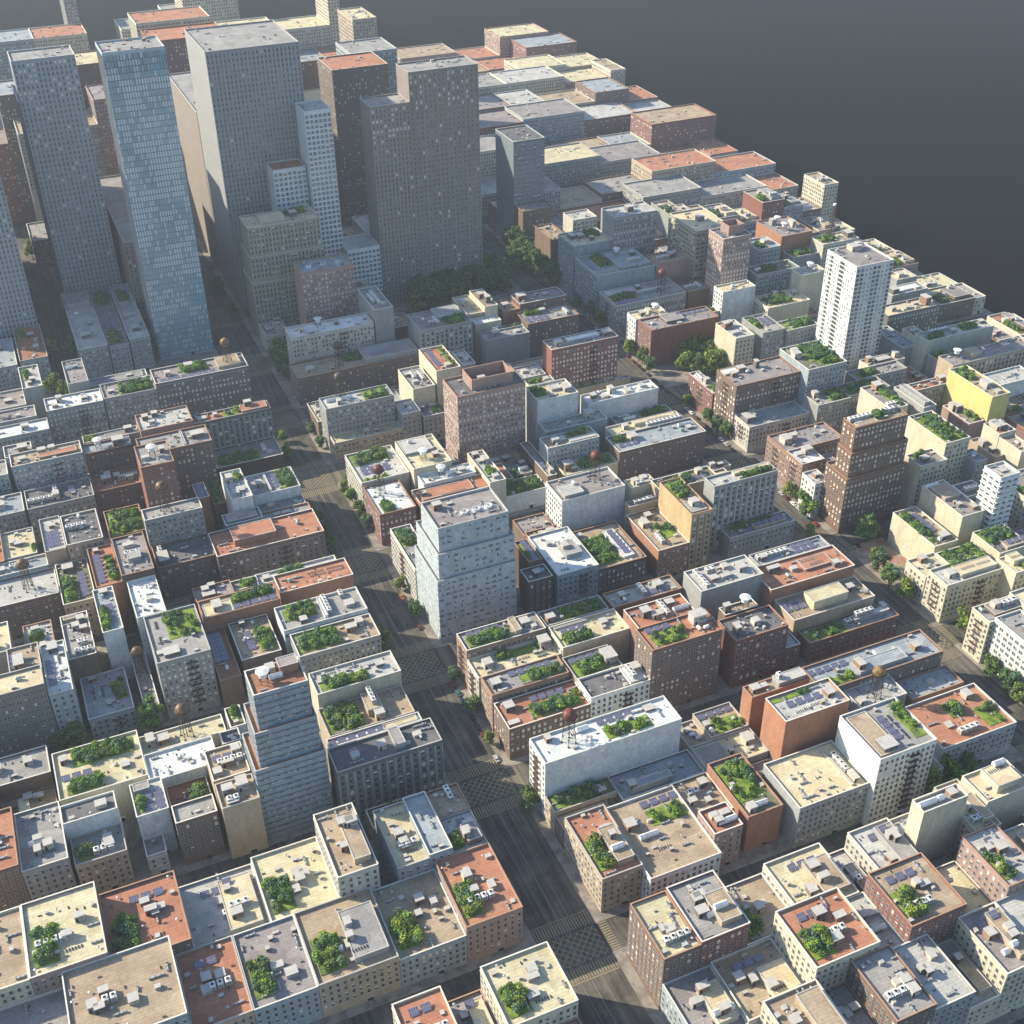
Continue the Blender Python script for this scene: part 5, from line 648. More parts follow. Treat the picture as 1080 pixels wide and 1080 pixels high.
def obj(name, me, parent=None, loc=(0,0,0), rz=0, sc=None):
    o = bpy.data.objects.new(name, me); COL.objects.link(o)
    o.location = loc
    if rz: o.rotation_euler = (0, 0, rz)
    if sc: o.scale = sc
    if parent: o.parent = parent
    return o
LABELS = {}
def tag(o, label, cat, group=None, kind=None):
    label = ' '.join(label.split()[:16]); o['label'] = label
    if cat: o['category'] = cat
    if group: o['group'] = group
    if kind: o['kind'] = kind
    return o
def thing(name, label, cat, loc, rz=0, group=None):
    o = bpy.data.objects.new(name, None); COL.objects.link(o); o.location = loc; o.rotation_euler = (0,0,rz); o.empty_display_size = .1
    return tag(o, label, cat, group)

# ------------------------------------------------------------------ shared prop meshes
def window_mesh(kind):
    b = MB()
    if kind in ('dark','lit','half','blue'):
        g = {'dark':0,'lit':1,'half':0,'blue':3}[kind]  # the brightest kind has a sky reflection painted into its pane colour
        t = .09
        b.box(-.5,-.5+t,-.09,0,0,1,2); b.box(.5-t,.5,-.09,0,0,1,2)
        b.box(-.5+t,.5-t,-.09,0,1-t,1,2); b.box(-.56,.56,-.2,0,-.07,0,2)
        b.box(-.5+t,.5-t,-.07,0,.47,.52,2)
        if kind == 'half':
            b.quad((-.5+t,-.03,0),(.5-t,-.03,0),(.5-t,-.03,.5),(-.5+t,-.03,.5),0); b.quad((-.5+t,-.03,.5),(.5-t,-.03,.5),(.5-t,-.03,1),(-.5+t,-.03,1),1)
        else:
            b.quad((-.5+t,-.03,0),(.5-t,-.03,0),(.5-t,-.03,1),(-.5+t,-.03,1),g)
    elif kind == 'pane':
        b.quad((-.46,-.05,.1),(.46,-.05,.1),(.46,-.05,1),(-.46,-.05,1),4); b.box(-.5,-.44,-.2,0,0,1,2); b.quad((-.5,-.04,0),(.5,-.04,0),(.5,-.04,.1),(-.5,-.04,.1),0)
    elif kind == 'palepane':
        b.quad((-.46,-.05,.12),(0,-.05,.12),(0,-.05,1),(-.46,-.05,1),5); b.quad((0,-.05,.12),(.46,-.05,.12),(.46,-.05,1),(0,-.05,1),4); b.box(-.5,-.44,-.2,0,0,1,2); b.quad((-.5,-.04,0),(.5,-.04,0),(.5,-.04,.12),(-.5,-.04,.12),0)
    return b.mesh('window_'+kind, [M_GLASS, M_BLIND_SKY, M_WFRAME, M_GLASSB, M_SPAND, M_FROST])
WIN = {k: window_mesh(k) for k in ('dark','lit','half','blue','pane','palepane')}

def ac_mesh(variant):
    b = MB()
    if variant == 0:      # tall cooler
        b.box(-1.05,1.05,-1.2,1.2,.5,2.6,0,bottom=True)
        for x in (-.9,.9):
            for y in (-1.05,1.05): b.box(x-.08,x+.08,y-.08,y+.08,0,.5,1)
        b.lathe([(.78,2.6),(.78,2.85),(.66,2.85)],0,0,0,12); b.lathe([(.62,2.86),(.12,2.87)],0,0,2,12)
        for k in range(5): b.quad((-.85,-1.23,.8+k*.32),(.85,-1.23,.8+k*.32),(.85,-1.23,.98+k*.32),(-.85,-1.23,.98+k*.32),2)
        for k in range(5): b.quad((-1.08,.95,.8+k*.32),(-1.08,-.95,.8+k*.32),(-1.08,-.95,.98+k*.32),(-1.08,.95,.98+k*.32),2)
    else:                 # gable topped hood
        b.box(-1,1,-1.3,1.3,.35,1.7,0,bottom=True)
        n = len(b.v); b.v += [(-1,-1.3,1.7),(1,-1.3,1.7),(1,1.3,1.7),(-1,1.3,1.7),(0,-1.3,2.5),(0,1.3,2.5)]
        for f in ((0,1,4),(2,3,5),(1,2,5,4),(3,0,4,5)): b.f.append(tuple(n+i for i in f)); b.m.append(0)
        for x in (-.85,.85):
            for y in (-1.1,1.1): b.box(x-.08,x+.08,y-.08,y+.08,0,.35,1)
        for k in range(3): b.quad((-.7,-1.33,.6+k*.32),(.7,-1.33,.6+k*.32),(.7,-1.33,.78+k*.32),(-.7,-1.33,.78+k*.32),2)
    return b.mesh('air_conditioner_case', [M_METAL, M_METALG, M_BLACK])
AC = [ac_mesh(0), ac_mesh(1)]
def hutch_mesh():
    b = MB(); b.box(-.5,.5,-.5,.5,0,.92,0); b.box(-.54,.54,-.54,.54,.92,1,1,bottom=True)
    for q in range(3): b.box(-.05+q*.17,.05+q*.17,-.515,-.5,.5,.68,2)
    return b
HUTCH = [None]*4
M_HUTCHD = mat('hutch_dark', (.16,.15,.145), .85, .25, .8, tint=.2)
M_HUTCHB = mat('hutch_brick', (.26,.17,.12), .85, .25, .8, tint=.2)
for i, mm in enumerate((M_PLASTER, M_HUTCHG, M_HUTCHB, M_HUTCHD)):
    HUTCH[i] = hutch_mesh().mesh('bulkhead_body', [mm, M_COPE3, M_BLACK])
def panel_mesh():
    b = MB(); w, d = 1.75, 1.35
    n = len(b.v)
    z0, z1 = .45, 1.25
    b.quad((-w,-d,z0),(w,-d,z0),(w,d,z1),(-w,d,z1),0)
    for k in (-1,0,1): b.quad((k*w*.5-.03,-d,z0+.015),(k*w*.5+.03,-d,z0+.015),(k*w*.5+.03,d,z1+.015),(k*w*.5-.03,d,z1+.015),1)
    b.quad((-w,-.03,(z0+z1)/2+.015),(w,-.03,(z0+z1)/2+.015),(w,.03,(z0+z1)/2+.03),(-w,.03,(z0+z1)/2+.03),1)
    b.quad((-w,-d,z0),(-w,d,z1),(-w,d,z1-.12),(-w,-d,z0-.12),1); b.quad((w,-d,z0),(w,-d,z0-.12),(w,d,z1-.12),(w,d,z1),1)
    b.quad((-w,-d,z0-.12),(w,-d,z0-.12),(w,-d,z0),(-w,-d,z0),1); b.quad((w,d,z1-.12),(-w,d,z1-.12),(-w,d,z1),(w,d,z1),1)
    for x in (-w+.2,w-.2): b.bar((x,-d+.2,0),(x,-d+.2,z0),.06,1); b.bar((x,d-.2,0),(x,d-.2,z1),.06,1)
    return b.mesh('solar_panel', [M_PANEL, M_PFRAME])
PANEL = panel_mesh()
b = MB(); b.box(-.22,.22,-.62,.62,0,.35,0,1); VENT = b.mesh('vent', [M_METALG, M_BLACK])
b = MB(); b.lathe([(1.9,0),(1.9,1.1),(1.65,1.1),(1.65,.75)],0,0,0,18)
for k in range(4):
    a = k*PI/4; b.bar((1.6*math.cos(a),1.6*math.sin(a),.95),(-1.6*math.cos(a),-1.6*math.sin(a),.95),.09,0)
b.lathe([(.45,.7),(.45,1.1)],0,0,1,10); FAN = b.mesh('cooling_fan', [M_METAL, M_BLACK])
b = MB(); b.lathe([(.05,-1.75),(.8,-1.6),(1.05,-1.2),(1.05,1.2),(.8,1.6),(.05,1.75)],0,1.5,0,12,'x')
for x in (-1,1): b.box(x-.12,x+.12,-.8,.8,0,1.0,1)
CYL = [b.mesh('tank_body', [M_METAL, M_METALG]), None]; CYL[1] = CYL[0].copy(); CYL[1].materials[0] = M_TEAL
b = MB(); b.lathe([(.04,0),(.04,1.2),(.9,1.35),(.95,1.5),(.3,1.75)],0,0,0,12); DISH = b.mesh('vent_cap', [M_METALG])

b = MB(); b.box(-2,2,-.3,.3,.25,.75,0,bottom=True)
for x in (-1.6,0,1.6): b.box(x-.1,x+.1,-.34,.34,0,.8,1)
b.box(1.7,2.3,-.4,.4,0,1.05,0); DUCT = b.mesh('duct', [M_METALG, M_DARK])
def sphere_tank(color):
    legs = MB(); H = 15.5; r0, r1 = 3.3, 2.3
    pts = [(math.cos(PI/4+k*PI/2), math.sin(PI/4+k*PI/2)) for k in range(4)]
    L = []
    for (cx, sy) in pts:
        q = MB(); q.bar((0,0,0),(cx*(r1-r0),sy*(r1-r0),H),.17,0,5); q.box(-.45,.45,-.45,.45,0,.3,0); L.append(((cx*r0, sy*r0), q.mesh('leg',[M_DARK])))
    br = MB()
    for lv in range(4):
        z0, z1 = lv*H/4, (lv+1)*H/4
        f0, f1 = r0+(r1-r0)*z0/H, r0+(r1-r0)*z1/H
        for k in range(4):
            a, c = pts[k], pts[(k+1)%4]
            br.bar((a[0]*f1,a[1]*f1,z1),(c[0]*f1,c[1]*f1,z1),.1,0); br.bar((a[0]*f0,a[1]*f0,z0),(c[0]*f1,c[1]*f1,z1),.06,0); br.bar((c[0]*f0,c[1]*f0,z0),(a[0]*f1,a[1]*f1,z1),.06,0)
    br.bar((0,0,0),(0,0,H),.22,0,6)
    ring = MB(); ring.lathe([(3.0,H+1.3),(3.75,H+1.3),(3.75,H+1.45),(3.0,H+1.45)],0,0,0,18)
    for k in range(18):
        a = 2*PI*k/18; ring.bar((3.7*math.cos(a),3.7*math.sin(a),H+1.4),(3.7*math.cos(a),3.7*math.sin(a),H+2.3),.05,0)
        c = 2*PI*(k+1)/18; ring.bar((3.7*math.cos(a),3.7*math.sin(a),H+2.3),(3.7*math.cos(c),3.7*math.sin(c),H+2.3),.05,0)
    t = MB(); R = 3.35; prof = [(.5,H-1.9),(1.2,H-1.1)]
    for k in range(3, 17): 
        a = -PI/2 + PI*k/17; prof.append((R*math.cos(a), H+1.9+R*math.sin(a)))
    prof.append((.12, H+1.9+R)); t.lathe(prof,0,0,0,22)
    return L, br.mesh('bracing',[M_DARK]), ring.mesh('walkway',[M_DARK]), t.mesh('tank_body',[TANKM[color]], True)
ST = {c: sphere_tank(c) for c in TANKC}
def water_tower(x, y, z, color, where, sc=1.0):
    word = {'red':'red','gold':'golden','copper':'copper coloured','brown':'dark brown'}[color]
    t = thing('water_tower', word+' spherical water tank on iron legs on '+where, 'water tower', (x,y,z), .3, 'spherical water towers on the roofs')
    t.scale = (sc, sc, sc)
    L, br, ring, tk = ST[color]
    for (p, me) in L: obj('leg', me, t, (p[0], p[1], 0))
    obj('bracing', br, t); obj('walkway', ring, t); obj('tank', tk, t)
def drum_meshes():
    d = MB(); d.lathe([(1.7,3.2),(1.75,5.6),(2.1,5.6),(2.75,5.75),(2.75,5.95),(.3,6.7)],0,0,0,20)
    lg = MB(); lg.bar((0,0,0),(0,0,3.3),.14,0,5)
    br = MB()
    c = [(1.4,1.4),(-1.4,1.4),(-1.4,-1.4),(1.4,-1.4)]
    for k in range(4):
        a, e = c[k], c[(k+1)%4]; br.bar((a[0],a[1],1.7),(e[0],e[1],1.7),.07,0); br.bar((a[0],a[1],0),(e[0],e[1],3),.05,0); br.bar((a[0],a[1],3.1),(e[0],e[1],3.1),.12,0)
    return d.mesh('tank_body',[M_METAL],False), lg.mesh('leg',[M_DARK]), br.mesh('bracing',[M_DARK]), c
DRUM = drum_meshes()

# foliage
def leaf_cloud(rng, blobs, n, size, core=True, mats=(0,1,2)):
    b = MB()
    for (cx,cy,cz,r) in blobs:
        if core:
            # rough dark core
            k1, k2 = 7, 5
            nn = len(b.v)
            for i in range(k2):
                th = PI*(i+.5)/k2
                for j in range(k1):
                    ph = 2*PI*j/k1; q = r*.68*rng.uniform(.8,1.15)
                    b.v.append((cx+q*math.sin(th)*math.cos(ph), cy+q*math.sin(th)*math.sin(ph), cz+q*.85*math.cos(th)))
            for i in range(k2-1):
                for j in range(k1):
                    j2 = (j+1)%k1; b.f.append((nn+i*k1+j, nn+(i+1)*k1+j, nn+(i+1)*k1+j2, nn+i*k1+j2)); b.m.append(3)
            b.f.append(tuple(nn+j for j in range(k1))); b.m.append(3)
        m = mats[rng.randrange(len(mats))]
        for _ in range(n):
            u = rng.uniform(-1,1); a = rng.uniform(0,2*PI); q = math.sqrt(1-u*u); rr = r*rng.uniform(.62,1.08)
            c = Vector((cx+rr*q*math.cos(a), cy+rr*q*math.sin(a), cz+rr*.85*u))
            if c.z < .05: c.z = abs(c.z)*.5+.05
            d = Vector((q*math.cos(a), q*math.sin(a), u+.35)) + Vector((rng.gauss(0,.5), rng.gauss(0,.5), rng.gauss(0,.5))); d.normalize()
            t = d.orthogonal().normalized(); t = (Matrix.Rotation(rng.uniform(0,6.28),3,d) @ t); w = d.cross(t); s = size*rng.uniform(.6,1.3)
            mm = m if rng.random() < .7 else mats[rng.randrange(len(mats))]
            b.quad(tuple(c-t*s-w*s*.6), tuple(c+t*s*.3-w*s), tuple(c+t*s+w*s*.6), tuple(c-t*s*.3+w*s), mm)
    return b
rng = random.Random(5)
SHRUB = []
for k in range(9):
    bl = []
    nb = rng.choice([2,3,3,4])
    for j in range(nb):
        r = rng.uniform(.7,1.15); bl.append((rng.uniform(-.7,.7), rng.uniform(-.7,.7), rng.uniform(.8,1.5), r))
    ms = [(0,1,2),(0,0,1),(1,2,2),(1,2,4),(4,2,1),(0,1,1),(1,2,1),(2,2,1),(0,1,4)][k]
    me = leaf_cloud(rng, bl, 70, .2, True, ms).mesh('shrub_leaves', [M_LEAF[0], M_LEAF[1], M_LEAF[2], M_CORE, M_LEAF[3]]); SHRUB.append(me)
TREE = []
for k in range(7):
    bl = []
    for j in range(15):
        a = rng.uniform(0,2*PI); q = math.sqrt(rng.uniform(0,1))*.72; z = rng.uniform(.5,1.75); lim = 1-.35*abs(z-1.05)
        bl.append((q*lim*math.cos(a), q*lim*math.sin(a), z, rng.uniform(.26,.42)))
    ms = [(0,1,2),(1,2,1),(2,1,2),(1,2,4),(4,1,2),(1,1,0),(2,2,1)][k]
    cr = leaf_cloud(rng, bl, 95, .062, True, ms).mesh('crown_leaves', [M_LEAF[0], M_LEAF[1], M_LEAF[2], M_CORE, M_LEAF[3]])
    tb = MB()
    segs = [((0,0,0),.05),((.01,.01,.45),.036),((.02,0,.9),.022)]
    for i in range(2):
        (p, r), (q2, r2) = segs[i], segs[i+1]
        kk = 7; nn = len(tb.v)
        for (c, rr) in ((p, r), (q2, r2)):
            for j in range(kk): tb.v.append((c[0]+rr*math.cos(2*PI*j/kk), c[1]+rr*math.sin(2*PI*j/kk), c[2]))
        for j in range(kk): tb.f.append((nn+j, nn+(j+1)%kk, nn+kk+(j+1)%kk, nn+kk+j)); tb.m.append(0)
    for j in range(5):
        a = j*1.3+rng.uniform(0,1); tb.bar((.01,.01,.4+.08*j), (.45*math.cos(a), .45*math.sin(a), .85+.1*j), .016, 0, 4)
    TREE.append((cr, tb.mesh('trunk', [M_BARK])))

# ------------------------------------------------------------------ buildings
SHRUBQ = []   # shrubs are planted after all the roofs are known
BLD = []
def kind_name(id, wall, h):
    if id[0] == 'U' or h > 60: return 'skyscraper'
    if 'brick' in wall or wall == 'rust': return 'brick_building'
    if wall in ('whitestone','greystone','palestone','darkstone','olive','brownstone'): return 'stone_building'
    return 'apartment_building'
STYLE = {  # pitch x, storey, win w, win h, palette, probability lit
 'p': (2.4,3.25,1.3,1.75), 'f': (2.4,3.25,1.3,1.75), 'q': (3.2,3.4,1.0,1.6), 'v': (3.2,3.45,1.9,2.3), 's': (3.3,3.2,1.9,1.3), 'g': (2.9,3.7,2.3,2.2),
 'G': (1.62,3.9,1.5,3.8), 'u': (2.7,3.6,1.5,2.0), 'U': (3.2,3.6,1.5,2.2), 'h': (3.4,3.4,2.6,1.5), 'o': (2.6,3.8,1.5,2.6), 'w': (2.9,3.0,1.3,1.5), 'W': (2.2,3.0,1.3,1.5)}
REFL = {'M0a':.1}
def gl_noise(c, r, nrow):
    a = random.Random((c//5)*97+(r//2)*31).random(); q = random.Random(c*7+r*131).random()
    return .55*a + .45*q + (.14 if r > nrow*.72 else 0) - (.1 if r % 3 else 0)
def place_windows(root, id, style, face, W, D, H, z0, zvis, base=0, ox=0, oy=0, reflp=.12, allstuff=False):
    """windows on one face; root local frame: origin at plan centre"""
    if style == 'n': return []
    px, pz, ww, wh = STYLE[style]
    span = W if face == 'f' else D
    nrow = int((H - z0 - 3.0) / pz)
    ncol = max(1, int((span - 1.6) / px))
    rr = random.Random(hash_id(id)+ (1 if face == 'f' else 2) + int(z0))
    res = []
    rowrefl = [rr.random() for _ in range(nrow+1)]
    for r in range(nrow):
        z = H - 3.1 - (r+1)*pz + (pz-wh)*.6 + 1.2
        if z < zvis-1 or z < z0+.8: break
        for c in range(ncol):
            t = (c+.5)/ncol*span - span/2
            if style in 'pf' and face == 'f' and ncol > 7 and (c == ncol//2) and rr.random() < .9: pass
            xs = [t]
            if style == 'q': xs = [t-.62, t+.62]
            if style == 's':
                if rr.random() < (.2 if id == 'TD' else .3): continue
                xs = [t-.55, t+.55] if rr.random() < .8 else [t]
            for x in xs:
                w = ww if style != 's' else 1.15
                k = rr.random()
                lp = reflp * (2.2 if rowrefl[r] > .7 else .5)
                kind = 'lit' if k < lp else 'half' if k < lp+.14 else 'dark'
                if style == 's' and kind == 'dark' and rr.random() < .72: kind = 'blue'
                if style in 'uU': kind = 'lit' if (r < 7 and k < reflp) or k < reflp*.12 else 'blue' if k < .25 else 'dark'
                if style == 'g': kind = 'blue' if k > .12 else 'half'
                if style == 'W':
                    kind = 'dark'
                    tt = (c+.5)/ncol
                    if abs(tt-.2) < .06 or abs(tt-.55) < .06: w, wh = 2.7, 1.9
                    elif rr.random() < .45: continue
                    else: w, wh = .9, 1.2
                if style == 'w':
                    cc = c % 4
                    if cc in (0,1): w, wh, kind = 2.6, 1.9, 'dark' if rr.random() < .8 else 'blue'
                    else: w, wh = .9, 1.3
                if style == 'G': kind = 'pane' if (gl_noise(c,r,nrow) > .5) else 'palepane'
                if face == 'f': loc = (x+ox, -D/2+oy-.01, z); rz = 0
                else: loc = (-W/2+ox-.01, -x+oy, z); rz = -PI/2
                res.append((kind, loc, rz, w, wh))
    return res
def hash_id(s):
    h = 7
    for c in s: h = (h*31 + ord(c)) % 100003
    return h
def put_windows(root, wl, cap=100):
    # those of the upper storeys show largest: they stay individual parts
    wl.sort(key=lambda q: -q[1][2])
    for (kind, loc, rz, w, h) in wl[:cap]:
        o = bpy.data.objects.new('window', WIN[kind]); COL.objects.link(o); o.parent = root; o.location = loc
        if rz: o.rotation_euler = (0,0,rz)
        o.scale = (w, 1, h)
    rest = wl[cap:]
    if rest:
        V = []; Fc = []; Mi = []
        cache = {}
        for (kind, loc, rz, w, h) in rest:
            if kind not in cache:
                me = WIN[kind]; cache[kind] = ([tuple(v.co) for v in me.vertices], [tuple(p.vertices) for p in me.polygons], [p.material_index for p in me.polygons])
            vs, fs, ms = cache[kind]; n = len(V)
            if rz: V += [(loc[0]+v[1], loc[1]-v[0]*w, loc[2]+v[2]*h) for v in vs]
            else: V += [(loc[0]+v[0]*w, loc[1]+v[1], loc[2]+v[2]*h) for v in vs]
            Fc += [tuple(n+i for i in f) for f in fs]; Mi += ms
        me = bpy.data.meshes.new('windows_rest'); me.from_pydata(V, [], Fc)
        for m in (M_GLASS, M_BLIND_SKY, M_WFRAME, M_GLASSB, M_SPAND, M_FROST): me.materials.append(m)
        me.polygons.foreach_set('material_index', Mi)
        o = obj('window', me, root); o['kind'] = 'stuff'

def shell(W, D, H, ox=0, oy=0, z0=0, par=1.0, style=('n','n'), band=0):
    b = MB(); x0, x1, y0, y1 = ox-W/2, ox+W/2, oy-D/2, oy+D/2; t = .35
    # outer faces and parapet inner faces
    b.quad((x0,y0,z0),(x1,y0,z0),(x1,y0,H),(x0,y0,H)); b.quad((x1,y0,z0),(x1,y1,z0),(x1,y1,H),(x1,y0,H))
    b.quad((x1,y1,z0),(x0,y1,z0),(x0,y1,H),(x1,y1,H)); b.quad((x0,y1,z0),(x0,y0,z0),(x0,y0,H),(x0,y1,H))
    i0, i1, j0, j1 = x0+t, x1-t, y0+t, y1-t; zr = H-par-.05
    b.quad((i0,j0,zr),(i0,j0,H),(i1,j0,H),(i1,j0,zr)); b.quad((i1,j0,zr),(i1,j0,H),(i1,j1,H),(i1,j1,zr))
    b.quad((i1,j1,zr),(i1,j1,H),(i0,j1,H),(i0,j1,zr)); b.quad((i0,j1,zr),(i0,j1,H),(i0,j0,H),(i0,j0,zr))
    # piers / bands in relief
    for face, st in zip('fl', style):
        span = W if face == 'f' else D
        if st in ('v','u','U','o'):
            px = STYLE[st][0]; n = max(1, int((span-1.6)/px)); dp = .55 if st == 'v' else .3
            for c in range(n+1):
                t0 = -span/2 + span*c/n
                if st in ('U','o') and c % 3 : continue
                a, e = max(-span/2, t0-.45), min(span/2, t0+.45)
                if face == 'f': b.box(ox+a, ox+e, y0-dp, y0+.01, z0, H-1.6, 1)
                else: b.box(x0-dp, x0+.01, oy+a, oy+e, z0, H-1.6, 1)
        if st in ('h','s','g') or band:
            pz = STYLE[st][1] if st in STYLE else 3.35
            nrow = int((H-z0-3)/pz)
            dp = .9 if st == 'h' else .2
            for r in range(0, nrow+1):
                z = H-3.1-r*pz+.75
                if z < z0+1: break
                if st == 's' and face == 'f' and not band: continue
                if face == 'f': b.box(x0-.02, x1+.02, y0-dp, y0+.01, z, z+.45, 1, bottom=True)
                else: b.box(x0-dp, x0+.01, y0-.02, y1+.02, z, z+.45, 1, bottom=True)
        if st in ('p','f','q'):
            for z in (H-2.0, min(H-4, 4.6)):
                if z < z0+1: continue
                if face == 'f': b.box(x0-.03, x1+.03, y0-.22, y0+.01, z, z+.4, 1, bottom=True)
                else: b.box(x0-.22, x0+.01, y0-.03, y1+.03, z, z+.4, 1, bottom=True)
    return b
def coping_mesh(W, D, H, m, ox=0, oy=0):
    b = MB(); x0, x1, y0, y1 = ox-W/2-.1, ox+W/2+.1, oy-D/2-.1, oy+D/2+.1; t = .5; z0, z1 = H, H+.16
    b.box(x0,x1,y0,y0+t,z0,z1,bottom=True); b.box(x0,x1,y1-t,y1,z0,z1,bottom=True); b.box(x0,x0+t,y0+t,y1-t,z0,z1,bottom=True); b.box(x1-t,x1,y0+t,y1-t,z0,z1,bottom=True)
    return b.mesh('coping', [m])
def roof_mesh(W, D, z, m, ox=0, oy=0):
    b = MB(); x0, x1, y0, y1 = ox-W/2+.34, ox+W/2-.34, oy-D/2+.34, oy+D/2-.34
    b.box(x0,x1,y0,y1,z-.3,z); return b.mesh('roof', [m])
def fire_escape(root, W, D, H, face, zmin, shift=0):
    b = MB(); st = 3.35; w = 2.6
    n = int((H-zmin-5)/st)
    if n < 2: return
    for k in range(n):
        z = H-4.2-k*st
        if z < 4: break
        b.box(-w,w,-1.25,-.02,z,z+.08,0,bottom=True)
        for x in (-w,-w/2,0,w/2,w): b.bar((x,-1.2,z),(x,-1.2,z+1.0),.04,0)
        b.bar((-w,-1.2,z+1.0),(w,-1.2,z+1.0),.05,0); b.bar((-w,-.05,z+1),(-w,-1.2,z+1),.05,0); b.bar((w,-.05,z+1),(w,-1.2,z+1),.05,0)
        s = 1 if k % 2 else -1
        for q in (-.85,-.4): b.bar((s*w*.7,q,z),(-s*w*.7,q,z-st),.06,0)
    me = b.mesh('fire_escape', [M_IRONR])
    if face == 'f': obj('fire_escape', me, root, (shift,-D/2,0))
    else: obj('fire_escape', me, root, (-W/2,-shift,0), -PI/2)

